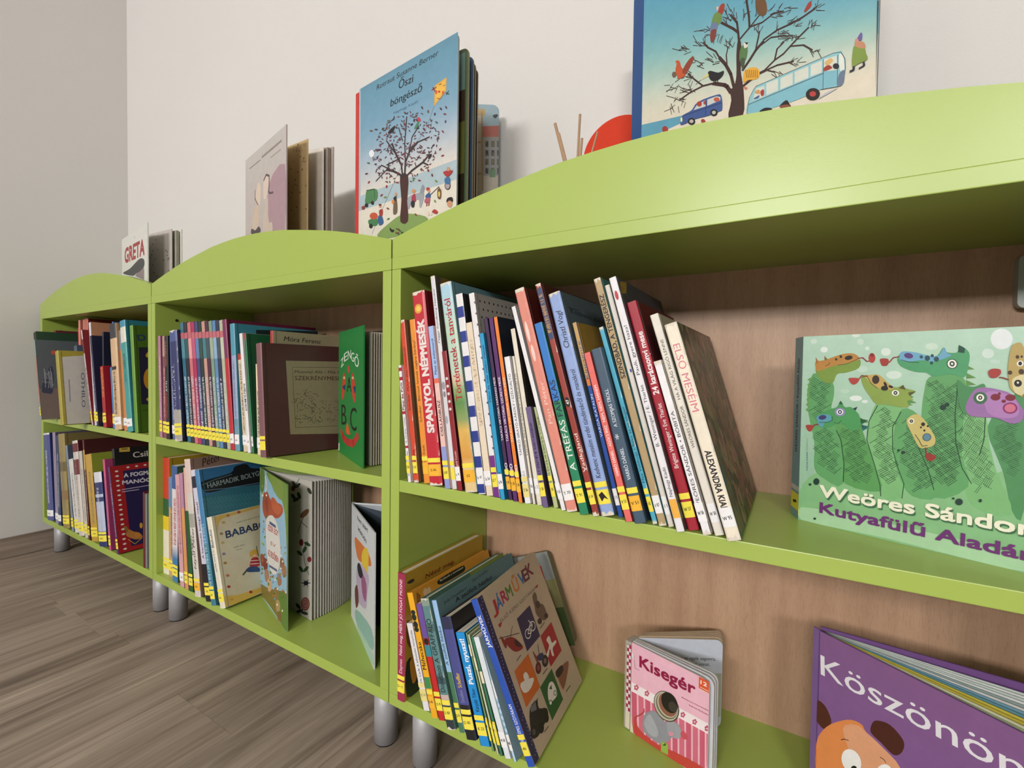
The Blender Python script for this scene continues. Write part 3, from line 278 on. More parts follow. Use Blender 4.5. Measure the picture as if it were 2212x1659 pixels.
('e',194,84,110,7,116,868,20,11,0,-21),('e',239,227,230,6,107,832,13,7,0,-13),('e',194,84,110,7,343,853,19,10,0,-21),('e',194,84,110,7,323,811,19,11,0,-21),('e',194,84,110,7,289,805,19,10,0,-21),('e',194,84,110,7,288,843,19,10,0,-21),('e',194,84,110,7,321,873,20,10,1,-21),('e',239,227,230,6,313,837,12,7,0,-13),('e',194,84,110,7,985,846,17,9,0,-20),('e',194,84,110,7,967,807,17,9,1,-20),('e',194,84,110,7,937,801,17,9,0,-20),('e',194,84,110,7,936,837,17,9,0,-20),('e',194,84,110,7,966,864,17,10,0,-19),('e',239,227,230,6,958,831,11,6,0,-12),('e',194,84,110,7,1180,842,16,10,0,-19),('e',194,84,110,7,1162,804,17,9,1,-20),('e',194,84,110,7,1133,798,17,10,1,-19),('e',194,84,110,7,1133,833,16,10,0,-19),('e',194,84,110,7,1161,860,17,10,1,-19),('e',239,227,230,6,1154,827,10,6,0,-11),('e',194,84,110,7,1351,850,16,9,0,-19),('e',194,84,110,7,1352,812,15,10,0,-18),('e',194,84,110,7,1330,807,16,9,0,-19),('e',194,84,110,7,1329,841,16,10,0,-19),
('e',194,84,110,7,1350,868,16,9,1,-19),('e',239,227,230,6,1349,836,10,6,1,-12),('b',194,66,58,92,18,69,189,94,313,183,138,508,87,878,156,1313,191,1042,15,546,5,186,7),('l',176,64,60,18,111,147,100,308,213,421,270,502,265,549),('b',142,143,152,244,273,268,435,391,585,496,612,635,546,769,560,868,570,934,501,904,413,791,369,710,242,577,129,402,120,274,159),('b',165,166,174,271,305,357,502,429,477,538,314,506,198,364,179),('b',154,155,163,702,600,899,635,935,470,840,375,707,398),('e',217,138,160,12,765,408,42,25,1,-37),('b',200,80,94,926,511,980,582,1029,542,1046,491,968,444),('e',63,64,56,20,671,812,175,185,144,-167),('e',185,180,156,20,668,814,163,172,135,-158),('e',107,106,88,20,679,825,149,157,123,-143),('e',196,184,168,20,689,843,137,144,116,-136),('e',138,90,72,20,696,852,125,133,109,-128),('e',28,21,18,20,725,904,110,117,97,-115),('e',60,52,46,20,787,868,59,63,47,-57),('t',142,16,64,'Kisegér',166,1232,1151,1255,195,0.022,0),
('p',217,88,46,1207,1575,1365,1575,1365,1387,1208,1401),('t',244,236,230,'12',1234,1478,1333,1477,61,0.02,0),('m',240,216,200,9,1230,1424,1357,1423,1239,1391,1355,1392),('t',142,42,80,'Borbora interemélyi',936,1095,1379,1118,21,0,0),('t',142,42,80,'Sabrina Pauhofer',1056,1038,1373,1049,21,0,0),('l',169,138,152,8,51,1351,74,1162,159,1162),('p',232,230,234,5,1436,41,1363,62,1290,5,1342),('p',143,174,76,598,190,720,208,724,29,597,13),('e',58,74,32,12,656,165,27,16,1,-22),('e',199,216,74,12,644,170,10,6,1,-10),('p',220,207,184,5,259,18,312,73,7,5,5,5,5),],
'koszonom': [('q',122,85,152,132,90,140,0,0,2600,0,2600,2580,0,2580),('l',93,63,120,23,5,2568,14,1614,5,558),('t',230,228,234,'Köszönöm',46,1965,2271,2074,298,0.0,0),('b',79,35,24,5,1374,5,1486,18,1567,122,1544,203,1413,188,1310,117,1205,5,1252),('b',74,29,22,700,1588,719,1730,779,1798,911,1837,1041,1766,1072,1680,1036,1557,957,1483,824,1536),('b',224,138,78,5,550,5,760,31,1025,145,1264,299,1450,462,1587,594,1613,648,1550,850,1485,1041,1376,1128,1101,993,667,558,171,122,39),('b',223,160,122,358,1386,517,1558,648,1550,850,1485,1041,1376,1073,1081,817,949,532,1038),('b',208,90,48,5,523,5,723,5,945,15,791,15,559),('e',240,238,238,20,479,1026,102,134,71,-105),('e',13,13,16,12,515,957,36,29,1,-34),('e',240,238,238,20,864,1200,76,94,26,-58),('l',90,44,32,10,342,1222,389,1265,437,1281),('l',90,44,32,10,817,1344,860,1345,884,1322),],
'teli': [('q',221,211,192,224,214,196,0,0,3285,0,3285,1848,0,1848),('q',220,212,194,214,211,192,5,2123,3280,1425,3280,1556,5,2360),('q',214,211,192,198,207,192,5,2360,3280,1556,3280,1687,5,2596),('q',198,207,192,176,200,189,5,2596,3280,1687,3280,1818,5,2832),('q',176,200,189,152,192,186,5,2832,3280,1818,3280,1948,5,3068),('q',152,192,186,130,182,186,5,3068,3280,1948,3280,2079,5,3303),('q',130,182,186,116,174,186,5,3303,3280,2079,3280,2210,5,3539),('q',116,174,186,104,167,186,5,3539,3280,2210,3276,2340,5,3775),('q',104,167,186,96,162,184,5,3775,3276,2340,3273,2471,5,4010),('q',96,162,184,90,157,184,5,4010,3273,2471,3269,2602,5,4246),('b',61,36,32,1524,1612,1560,1849,1529,2007,1592,2031,1625,2176,1617,2464,1631,2652,1676,2628,1691,2409,1687,2217,1718,2026,1741,1839,1736,1569),('l',61,36,32,51,1548,1971,1490,2079,1451,2119,1276,2225),('l',61,36,32,28,1276,2225,1115,2262,907,2262,713,2223),('l',61,36,32,21,1115,2262,988,2407,857,2566),
('l',61,36,32,42,1592,2031,1541,2235,1462,2408,1364,2558),('l',61,36,32,23,1364,2558,1303,2681,1182,2800,1098,2920),('l',61,36,32,18,1481,2408,1468,2541,1493,2654),('l',61,36,32,31,1649,2642,1636,2773,1562,2868,1379,3060),('l',61,36,32,28,1636,2773,1614,2927,1519,3088),('l',61,36,32,28,1666,2668,1796,2754,1783,2918,1741,3168),('m',61,36,32,21,1796,2754,1929,2850),('l',61,36,32,22,1804,2758,1966,2727,2112,2761,2239,2720),('l',61,36,32,39,1714,2204,1808,2297,1891,2392,1989,2459),('l',61,36,32,26,1989,2477,2166,2514,2337,2500,2471,2504,2614,2531),('l',61,36,32,22,1890,2401,1920,2548,1935,2625),('l',61,36,32,19,1907,2409,2088,2457,2248,2395,2310,2352),('l',61,36,32,38,1720,1972,1781,1996,1934,2045,2033,2047),('l',61,36,32,24,2017,2055,2144,2126,2254,2153,2389,2245,2548,2333),('l',61,36,32,21,2144,2126,2173,2261,2250,2303),('l',61,36,32,22,1984,2046,2178,2042,2381,1990),('l',61,36,32,18,2329,2212,2495,2140,2599,2022),
('m',61,36,32,16,2016,2064,2149,1965),('h',),('m',74,58,52,9,989,2229,870,2313,846,2289,725,2385,828,2321,702,2450,943,2299,808,2314,937,2235,875,2396,912,2311,837,2328,816,2308,719,2336,912,2244,766,2343,899,2292,771,2391,804,2158,646,2278,692,2283,627,2246,804,2196,691,2240,634,2292,479,2399,831,2183,714,2255,791,2216,754,2119,829,2142,797,2066,654,2301,618,2234,637,2183,565,2160,549,2198,581,2058,565,2236,605,2120,586,2153,443,2161,698,2134,718,2026,565,2237,627,2071,948,2475,844,2520,939,2419,901,2330,1074,2368,995,2337,926,2476,788,2490,939,2466,795,2560,755,2543,618,2689),('m',74,58,52,11,797,2622,708,2752,763,2568,632,2545,832,2583,687,2620,727,2641,595,2657),('m',74,58,52,9,836,2582,688,2692,717,2641,655,2738,749,2614,666,2660,1074,2888,1015,2975,1134,2891,1126,3010,1009,2920,932,2966,1009,2952,929,3117,1066,2880,958,3013,1143,2851,1026,2908,1153,2844,1093,2982,1173,2838,1056,2950,875,2935,731,3036,820,2959,725,3062,901,2885,780,2904,850,2947,767,3057,722,2994,570,3106,799,3014,684,3022,827,2919,733,3037,765,2980,686,3016,1378,2497,1298,2525,1276,2548,1137,2650,1361,2478,1261,2511,1320,2564,1266,2671,1366,2482,1264,2505,1265,2608,1153,2756,1255,2586,1165,2654,1274,2530,1181,2632,984,2691,923,2809,1105,2570,1052,2647,974,2685,833,2735,1126,2597,1052,2640,1090,2591,1021,2595,1124,2516,1006,2620,1060,2636,980,2716,1105,2614,1019,2593,1526,2652,1462,2751,1476,2650,1454,2778,1566,2610,1590,2661,1515,2616,1430,2714,1558,2606,1498,2726,1518,2691,1557,2757,1517,2636,1519,2756,1601,2990,1486,3122,1490,3061,1431,3203,1448,3136,1455,3219,1516,3141,1461,3280,1568,3094,1568,3162,1457,3162,1363,3301,1576,3035,1517,3169,1721,2980,1807,2970,1615,2973,1599,3081,1705,2939,1758,2989,1706,2903,1706,2991,1725,2931,1702,3064,1748,3111,1756,3181,1817,3069,1827,3124,1753,3110,1729,3239,1749,3121,1769,3170,1706,3140,1794,3174,1978,2781,1965,2877,1882,2865,1918,2917,1970,2875,2034,2858,1957,2852,1955,2929,1869,2861,1894,2946,1890,2904,1875,3007,1910,2870,1957,2918,2069,2773,2128,2770,2163,2720,2248,2696,2148,2709,2218,2661,2086,2734,2162,2676,2167,2765,2227,2834,2075,2823,2131,2878,2153,2774,2236,2721,2040,2833,2117,2854,2304,2719,2413,2658,2240,2701,2335,2681,2181,2799,2218,2826,2248,2749,2331,2723,2288,2643,2328,2674,2178,2711,2235,2653,2313,2517,2383,2550),
('m',74,58,52,7,2350,2540,2410,2558,2292,2530,2391,2512,2294,2558,2369,2538,2392,2440,2433,2453,2355,2499,2453,2481,2404,2433,2474,2437,2371,2454,2416,2532,2392,2432,2468,2402,2648,2520,2726,2525,2593,2546,2641,2546,2632,2509,2619,2593,2635,2534,2656,2632,2618,2539,2685,2550,2641,2491,2726,2441,2629,2500,2680,2472,2555,2595,2573,2662,2583,2511,2607,2551,2313,2352,2398,2314,2290,2413,2364,2310,2184,2387,2287,2331,2200,2421,2260,2450,2310,2368,2368,2336,2228,2427,2319,2389,2217,2390,2307,2332,2210,2460,2258,2464,2151,2483,2177,2573,2237,2430,2293,2416,2156,2522,2167,2633,2171,2468,2241,2420,2236,2444,2315,2427,2184,2508,2238,2511,2551,2367,2559,2420,2542,2359,2590,2412,2584,2310,2638,2334,2578,2341,2682,2283,2586,2301,2585,2412,2572,2313,2600,2363,2580,2344,2644,2370,2603,2267,2628,2365,2357,2269,2360,2328,2393,2284,2445,2285,2396,2228,2408,2321,2349,2282,2397,2325,2329,2314,2429,2289,2425,2253,2513,2221,2293,2293,2329,2336,2225,2311,2320,2330,2239,2322,2339,2318,2189,2377,2185,2495,2276,2309,2335,2338,2210,2309,2265,2303,2629,1988,2690,1983,2581,2010,2640,1981,2627,2001,2683,1964,2652,2000,2704,1873,2575,2044,2620,1963,2566,2052,2615,1927,2366,2009,2434,2006,2421,1966,2485,1993,2337,1987,2418,1909,2315,2022,2378,1955,2445,1943,2530,1910,2388,1959,2442,1911,2414,1935,2449,1966,2332,1991,2388,2039,2109,1958,2169,1886,2133,1989,2231,1900,2148,1962,2190,1847,2208,1945,2285,1838,2201,1910,2262,1799),
('m',74,58,52,9,1258,2984,1153,3133,1230,3024,1104,3120,1220,2966,1138,3014,1121,3084,1035,3129,1094,3113,943,3170,1224,3054,1117,3059,1192,2991,1103,2984,1280,2946,1290,2868,1352,2905,1326,2806,1279,2886,1268,2808,1391,2856,1354,2779,1408,2862,1374,2757,1332,2916,1233,2875,701,2478,634,2378,595,2455,472,2479,539,2543,435,2585,683,2460,557,2446,602,2539,549,2497,669,2421,547,2510,569,2494,475,2459,926,2476,855,2397,898,2573,839,2532,946,2494,833,2526,913,2529,821,2614,920,2550,848,2624),('m',74,58,52,11,791,2540,667,2588),('m',74,58,52,9,1869,2682,1855,2771,1914,2618,1924,2720,1931,2580,1886,2680,1860,2680,1929,2718,1945,2624,1982,2668,1534,3004,1401,3128,1463,3008,1448,3100,1467,2993,1405,3095,1523,2997,1465,3085,1522,2997,1564,3067),('r',),('b',156,58,44,1327,3255,1363,3324,1420,3308,1419,3219,1367,3158,1308,3229),('b',108,138,70,1269,3252,1366,3195,1388,3092,1294,3035,1215,3061),('b',108,122,154,1242,3138,1322,3075,1314,2987,1256,2983,1199,3042),
('b',126,58,52,1235,3031,1310,2989,1279,2860,1230,2849,1209,2972),('b',224,176,160,1296,3328,1335,3314,1317,3260),('b',107,74,44,1869,3091,2000,3012,2026,2828,1964,2813,1903,2900),('b',154,56,48,2533,2643,2568,2649,2573,2587,2513,2551,2491,2572),('b',85,120,74,1670,2508,1713,2555,1777,2487,1763,2337,1711,2311,1665,2369),('b',216,212,196,1722,2577,1780,2555,1776,2501,1732,2501),('p',26,26,26,1730,2585,1787,2551,1767,2527),('b',68,82,60,1683,2378,1745,2346,1723,2199,1688,2287),('b',192,86,46,634,2734,654,2822,630,2874,698,2850,745,2718,812,2646,814,2567,705,2561,658,2642),('b',142,62,40,757,2653,831,2753,915,2797,958,2762,897,2662,814,2587),('e',106,90,76,12,613,2674,41,-19,1,-48),('b',23,24,28,1191,2423,1231,2431,1350,2346,1436,2331,1428,2271,1353,2234,1255,2271,1203,2361),('p',217,200,122,1082,2363,1192,2413,1209,2368),('m',23,24,28,11,1314,2253,1315,2206,1343,2239,1350,2208),('b',226,168,58,1725,2093,1741,2173,1828,2183,1923,2127,1954,2035,1918,1983,1797,2023,1736,2017),
('h',),('m',138,90,30,8,1758,2182,1779,2067,1785,2169,1803,2055,1811,2156,1828,2044,1837,2143,1852,2032,1864,2130,1877,2020,1889,2118,1901,2009,1915,2105,1925,1997),('r',),('b',200,122,90,1729,1968,1791,1922,1765,1907),('b',143,196,204,1792,1563,1821,1768,1904,1887,2021,1883,2838,1859,2918,1828,2960,1728,2969,1618,2954,1445,2903,1423,2712,1473,2425,1467,2031,1505),('p',127,184,200,1815,1684,2734,1688,2891,1627,2889,1445,2712,1473,2425,1467,2031,1505,1796,1556),('p',213,216,204,1866,1714,1913,1857,2019,1842,2023,1696),('p',213,216,204,2051,1700,2046,1863,2196,1854,2200,1696),('p',213,216,204,2227,1695,2228,1844,2377,1843,2381,1690),('p',213,216,204,2404,1691,2400,1843,2561,1836,2565,1688),('p',213,216,204,2591,1691,2587,1839,2714,1830,2715,1682),('p',213,216,204,2737,1686,2733,1836,2873,1810,2881,1631),('b',224,226,218,2895,1791,2921,1805,2949,1733,2957,1594,2911,1617),('l',60,74,82,7,1792,1563,1821,1768,1904,1887,2021,1883,2838,1859,2918,1828,2960,1728,2969,1618,2954,1445,2903,1423,2712,1473),
('m',60,74,82,6,2730,1837,2735,1467,2886,1811,2889,1430),('m',60,74,82,8,1806,1679,2735,1664),('b',106,120,144,2899,1562,2957,1594,2957,1443,2900,1425),('b',160,58,44,2736,1726,2787,1739,2829,1680,2741,1684),('b',216,176,112,2745,1791,2812,1811,2834,1761,2774,1738),('b',74,90,144,1874,1728,1958,1742,1942,1706),('b',208,154,96,1889,1807,1948,1824,1966,1755),('b',168,48,48,1971,1788,2015,1793,2017,1715,1984,1722),('e',32,36,44,12,2869,1683,35,-18,1,-37),('e',26,20,18,20,2622,1456,80,-21,13,-81),('e',184,60,56,12,2621,1459,38,-16,1,-35),('b',21,16,16,1964,1516,2030,1536,2113,1501,2127,1464,2032,1479),('b',28,20,16,2225,1472,2271,1510,2317,1515,2349,1451,2366,1412,2289,1429),('b',138,74,52,2233,1477,2319,1457,2358,1415,2257,1439),('b',58,85,144,755,1890,786,1956,936,1970,1039,2051,1339,2026,1413,1968,1432,1778,1384,1762,1208,1771,1003,1808,768,1810),('p',200,204,200,968,1957,1029,2017,1162,2025,1174,1929),
('p',200,204,200,1194,1926,1192,2021,1340,2005,1398,1966,1399,1920),('e',168,58,44,12,1064,2011,42,-18,1,-42),('e',192,90,60,12,1341,1955,47,-21,1,-34),('e',160,64,56,12,1154,1990,25,-10,1,-30),('e',20,22,28,12,940,1799,64,-26,2,-54),('e',184,180,168,12,940,1799,35,-14,1,-29),('e',20,22,28,12,1303,1781,58,-24,1,-52),('e',184,180,168,12,1303,1781,31,-13,0,-28),('e',240,226,154,12,766,1896,17,-8,1,-40),('m',37,52,92,8,1172,2020,1172,1786),('l',37,52,92,9,786,1946,1185,1902,1423,1873),('b',124,148,64,3041,1790,3059,1825,3147,1779,3175,1677,3189,1604,3103,1596,3038,1599),('b',192,136,104,3058,1863,3096,1865,3153,1813,3161,1743,3072,1811),('b',106,90,154,3076,1890,3112,1952,3131,1926,3127,1863,3096,1865),('e',200,138,116,12,3077,1878,19,-10,0,-27),('l',30,42,60,25,3056,1583,3054,1546,3019,1546),('l',30,42,60,20,3153,1586,3160,1546,3111,1536),('b',184,188,200,2687,1367,2769,1408,2903,1408,2770,1377),
('b',156,52,40,420,1905,483,1910,532,1821,438,1827),('b',156,58,40,1098,1750,1138,1753,1174,1704,1130,1690),('p',59,31,24,3267,2246,3280,2217,3280,1157,3280,1172),],
'oszi': [('q',221,214,198,220,214,200,0,0,3060,0,3060,1470,0,1470),('q',216,210,200,198,200,200,72,1800,3055,1844,3055,2080,70,2055),('q',198,200,200,180,191,200,70,2055,3055,2080,3055,2316,67,2311),('q',180,191,200,160,180,196,67,2311,3055,2316,3055,2552,65,2566),('q',160,180,196,140,171,191,65,2566,3055,2552,3055,2787,63,2821),('q',140,171,191,125,164,188,63,2821,3055,2787,3055,3023,60,3075),('q',125,164,188,115,159,184,60,3075,3055,3023,3055,3258,58,3330),('q',115,159,184,108,155,180,58,3330,3055,3258,3055,3493,56,3584),('q',108,155,180,104,152,176,56,3584,3055,3493,3055,3727,53,3837),('q',104,152,176,100,149,172,53,3837,3055,3727,3055,3962,51,4091),('q',100,149,172,96,144,168,51,4091,3055,3962,3055,4195,47,4195),('t',20,24,28,'Rotraut Susanne Berner',631,3964,2536,3972,114,0.0,0.15),('t',20,24,28,'Őszi',1362,3730,1807,3717,169,0.01,0.1),('t',20,24,28,'böngésző',1104,3451,2077,3442,164,0.01,0.1),
('t',60,90,120,'Naphegy Kiadó',1212,3257,1961,3254,60,0,0),('p',223,166,60,2443,3418,2767,3468,2760,3221,2434,3030),('p',232,184,78,2474,3377,2739,3435,2727,3250,2467,3084),('l',122,58,32,12,2510,3159,2603,3108,2693,3174),('e',192,57,42,12,2571,3261,30,-10,1,-23),('e',216,98,46,12,2490,3281,37,-12,0,-41),('e',216,98,46,12,2681,3203,37,-12,1,-36),('m',58,42,32,13,2569,3394,2635,3384,2680,3330,2723,3335),('m',122,36,48,24,2369,3362,2489,3372),('m',122,36,48,22,2395,3404,2460,3305),('m',47,90,58,21,2754,3178,2836,3125,2765,3136,2828,3190),('l',80,96,124,7,2438,3029,2196,2636,1722,2344,1305,1927,497,872),('b',126,154,84,687,826,1051,994,1486,1111,1901,1045,2296,878,1985,720,1232,680,873,709),('b',68,32,28,1454,978,1483,1416,1434,1924,1687,1864,1672,1376,1698,934),('l',45,36,40,46,1499,1854,1434,1952,1216,2074,994,2157),('l',45,36,40,46,1519,1876,1474,2135,1300,2402,1166,2662),('l',45,36,40,52,1582,1889,1600,2158,1722,2344,1963,2466),
('l',45,36,40,45,1645,1874,1809,1943,2126,2023,2318,2131),('l',45,36,40,32,1600,2158,1574,2547,1630,3076),('l',45,36,40,28,1722,2344,1800,2619,1999,2774),('m',45,36,40,30,1300,2402,987,2768),('m',45,36,40,28,1963,2466,2313,2471),('m',45,36,40,31,2126,2023,2282,1931),('m',45,36,40,26,1216,2074,811,2303,994,2157,628,2001),('m',45,36,40,28,1430,2284,993,2257),('m',45,36,40,24,1511,2620,1380,2933),('h',),('e',106,50,56,4,1774,1729,49,-25,-8,-11),('e',122,58,60,4,2053,2232,-52,14,0,13),('e',86,64,72,4,1470,2391,2,-36,-22,6),('e',106,50,56,4,1148,2486,-50,-5,-12,15),('e',79,68,82,4,661,2477,-36,-21,-19,14),('e',106,50,56,4,750,2128,22,-41,-22,-1),('e',86,64,72,4,1444,2668,-46,-7,-12,15),('e',74,53,64,4,1134,2817,-27,-24,-19,13),('e',79,68,82,4,1650,2236,-52,3,-7,14),('e',106,50,56,4,2234,2711,46,-28,-8,-9),('e',122,58,60,4,1419,2508,-32,-21,-17,12),('e',86,64,72,4,2329,2567,-33,-16,-15,13),('e',106,50,56,4,1886,2614,-39,-12,-14,14),
('e',86,64,72,4,1024,2593,25,-40,-20,-1),('e',79,68,82,4,1141,2505,51,-31,-10,-10),('e',79,68,82,4,1946,3047,-50,7,-5,15),('e',74,53,64,4,1717,2089,54,-15,0,-14),('e',74,53,64,4,1655,2318,38,-36,-15,-6),('e',86,64,72,4,2091,2993,44,-32,-10,-8),('e',106,50,56,4,2339,1933,-45,-4,-9,14),('e',106,50,56,4,1892,1822,31,-36,-16,-4),('e',79,68,82,4,1794,2868,-46,-3,-10,15),('e',86,64,72,4,1145,2353,16,-39,-22,1),('e',106,50,56,4,1369,2360,54,-23,-5,-13),('e',79,68,82,4,2407,2261,-36,-13,-13,13),('e',122,58,60,4,1003,1979,-1,-37,-23,6),('e',122,58,60,4,1872,2453,52,-16,-1,-13),('e',74,53,64,4,1154,1977,53,-26,-8,-11),('e',86,64,72,4,991,1905,59,-14,0,-14),('e',79,68,82,4,1864,1772,52,-16,-2,-13),('e',106,50,56,4,1902,2056,11,-37,-20,2),('e',86,64,72,4,2293,2117,1,-34,-19,5),('e',86,64,72,4,1771,2876,50,-27,-7,-11),('e',106,50,56,4,1065,3022,-2,-36,-22,7),('e',74,53,64,4,1456,2967,19,-39,-20,2),('e',106,50,56,4,1389,2428,55,-20,-3,-13),
('e',79,68,82,4,2283,2014,-30,-19,-15,12),('e',79,68,82,4,2285,2710,-43,-5,-10,14),('e',79,68,82,4,2432,1998,-35,-15,-13,13),('e',74,53,64,4,1935,2919,0,-35,-20,6),('e',106,50,56,4,678,2648,-27,-27,-21,12),('e',86,64,72,4,2121,2213,-49,3,-6,14),('e',74,53,64,4,1715,2051,-8,-33,-21,7),('e',74,53,64,4,1917,3009,28,-38,-17,-1),('e',74,53,64,4,858,3057,-46,-10,-14,15),('e',86,64,72,4,1412,2673,3,-36,-21,6),('e',74,53,64,4,2490,2539,28,-36,-15,-2),('e',79,68,82,4,1089,2217,-56,5,-6,15),('e',79,68,82,4,2392,2617,-42,-5,-10,14),('e',79,68,82,4,844,2847,49,-35,-13,-8),('e',86,64,72,4,1314,2491,49,-31,-11,-9),('e',106,50,56,4,1555,2842,14,-38,-20,3),('e',74,53,64,4,912,3011,-59,16,-1,14),('e',86,64,72,4,1854,2918,34,-37,-15,-4),('e',79,68,82,4,1639,2086,39,-34,-14,-6),('e',79,68,82,4,1604,2824,-45,-7,-12,14),('e',106,50,56,4,1149,2549,1,-36,-22,6),('e',79,68,82,4,1785,2876,-25,-24,-19,12),('e',122,58,60,4,2556,2397,-37,-10,-11,14),
('e',106,50,56,4,2056,2370,35,-35,-14,-5),('e',79,68,82,4,616,2375,-58,4,-7,16),('e',106,50,56,4,2271,2091,-45,-3,-8,14),('e',122,58,60,4,1531,2329,-53,6,-5,15),('e',122,58,60,4,1246,2863,-48,-5,-11,15),('e',74,53,64,4,1482,3034,30,-39,-18,-2),('e',106,50,56,4,1570,3184,53,-24,-4,-12),('e',122,58,60,4,2287,2669,11,-36,-18,3),('e',122,58,60,4,738,2245,58,-25,-7,-12),('e',122,58,60,4,2448,2046,24,-36,-17,-2),('e',122,58,60,4,1798,2333,-9,-32,-20,8),('e',122,58,60,4,1957,2903,27,-38,-17,-1),('e',106,50,56,4,1548,2970,-10,-32,-20,9),('e',74,53,64,4,2562,2379,44,-26,-7,-10),('e',86,64,72,4,1707,2146,49,-28,-8,-11),('e',79,68,82,4,2482,2129,-13,-29,-18,9),('e',74,53,64,4,784,2280,-41,-17,-18,14),('e',74,53,64,4,1233,3188,3,-37,-21,6),('e',74,53,64,4,1520,3114,45,-34,-12,-8),('e',74,53,64,4,1301,2952,52,-30,-9,-11),('e',79,68,82,4,521,2553,-6,-36,-23,8),('e',122,58,60,4,1502,2128,-4,-35,-21,6),('e',86,64,72,4,1981,2937,48,-28,-7,-10),
('e',74,53,64,4,2517,2242,-1,-33,-19,5),('e',122,58,60,4,1109,1978,-21,-29,-21,10),('e',86,64,72,4,1677,2526,-47,-6,-11,14),('e',86,64,72,4,1283,2614,-56,11,-2,14),('e',74,53,64,4,852,2754,-55,1,-9,16),('e',74,53,64,4,1822,2436,-16,-29,-20,10),('e',106,50,56,4,2214,2437,-50,9,-3,14),('e',74,53,64,4,1182,2448,42,-36,-15,-7),('e',86,64,72,4,670,2888,-44,-14,-17,15),('e',122,58,60,4,1017,2079,58,-19,-3,-14),('e',106,50,56,4,2343,2636,-22,-24,-17,11),('e',74,53,64,4,2095,2340,22,-37,-18,0),('e',74,53,64,4,1178,2446,52,-29,-9,-10),('e',79,68,82,4,1813,3063,-36,-14,-15,14),('e',86,64,72,4,1326,2944,34,-39,-17,-3),('e',86,64,72,4,2044,2784,-19,-25,-18,11),('e',106,50,56,4,2148,2687,46,-27,-8,-9),('e',86,64,72,4,1085,2050,9,-38,-22,3),('e',79,68,82,4,1183,2644,-3,-35,-22,7),('e',106,50,56,4,1802,2189,-45,-6,-11,15),('e',122,58,60,4,762,2721,34,-41,-19,-3),('e',122,58,60,4,1262,2772,-52,2,-8,16),('e',122,58,60,4,1734,2467,10,-38,-20,3),
('e',106,50,56,4,1548,2347,54,-15,0,-14),('e',106,50,56,4,1549,3020,-23,-25,-19,11),('e',106,50,56,4,2068,2322,28,-37,-17,-3),('e',106,50,56,4,720,2155,60,-15,0,-15),('e',86,64,72,4,1137,2532,-56,6,-6,16),('e',122,58,60,4,2158,2664,45,-29,-9,-9),('e',74,53,64,4,1092,3064,-45,-10,-13,15),('e',86,64,72,4,2224,2581,49,-19,-3,-12),('e',106,50,56,4,1452,2781,55,-19,-2,-13),('e',106,50,56,4,1684,2856,47,-31,-10,-8),('e',79,68,82,4,899,2132,41,-38,-16,-6),('e',122,58,60,4,1593,2349,-43,-10,-13,14),('e',86,64,72,4,1967,1820,-24,-25,-17,10),('e',106,50,56,4,2134,1867,38,-32,-13,-6),('e',79,68,82,4,664,2247,-52,-7,-12,15),('e',74,53,64,4,1199,3151,-53,2,-9,16),('e',122,58,60,4,985,2916,6,-38,-23,6),('e',79,68,82,4,993,2563,-57,9,-3,15),('e',79,68,82,4,1652,2105,-34,-18,-16,13),('e',74,53,64,4,2127,2608,47,-27,-8,-10),('e',122,58,60,4,2135,2229,-11,-31,-19,8),('e',74,53,64,4,1488,2926,54,-19,-2,-14),
('e',86,64,72,4,851,2122,55,-27,-9,-11),('e',86,64,72,4,1160,3150,-52,1,-10,16),('e',122,58,60,4,999,2820,-8,-34,-22,9),('e',79,68,82,4,1744,2433,-32,-20,-17,13),('e',106,50,56,4,1248,1911,-52,-1,-8,15),('e',74,53,64,4,1342,2642,-56,16,0,14),('e',106,50,56,4,1769,2380,38,-35,-14,-6),('e',86,64,72,4,2168,2250,-30,-19,-15,12),('e',74,53,64,4,763,3000,-40,-16,-17,15),('e',86,64,72,4,871,3071,-59,12,-4,15),('e',79,68,82,4,2015,2887,37,-36,-14,-6),('e',79,68,82,4,2482,2448,48,-20,-3,-12),('e',122,58,60,4,995,3111,-4,-36,-22,8),('e',122,58,60,4,2364,2441,-17,-26,-18,10),('e',86,64,72,4,2349,2692,-10,-30,-19,8),('e',122,58,60,4,1103,2858,48,-34,-12,-8),('e',74,53,64,4,1599,3149,-55,16,-1,14),('e',74,53,64,4,726,2651,-19,-30,-22,11),('e',86,64,72,4,2073,2259,-44,-5,-10,15),('e',79,68,82,4,770,2285,50,-33,-13,-9),('e',106,50,56,4,1854,2359,-47,-4,-10,14),('e',122,58,60,4,1757,2229,49,-26,-8,-10),('e',122,58,60,4,1495,2878,40,-36,-14,-5),
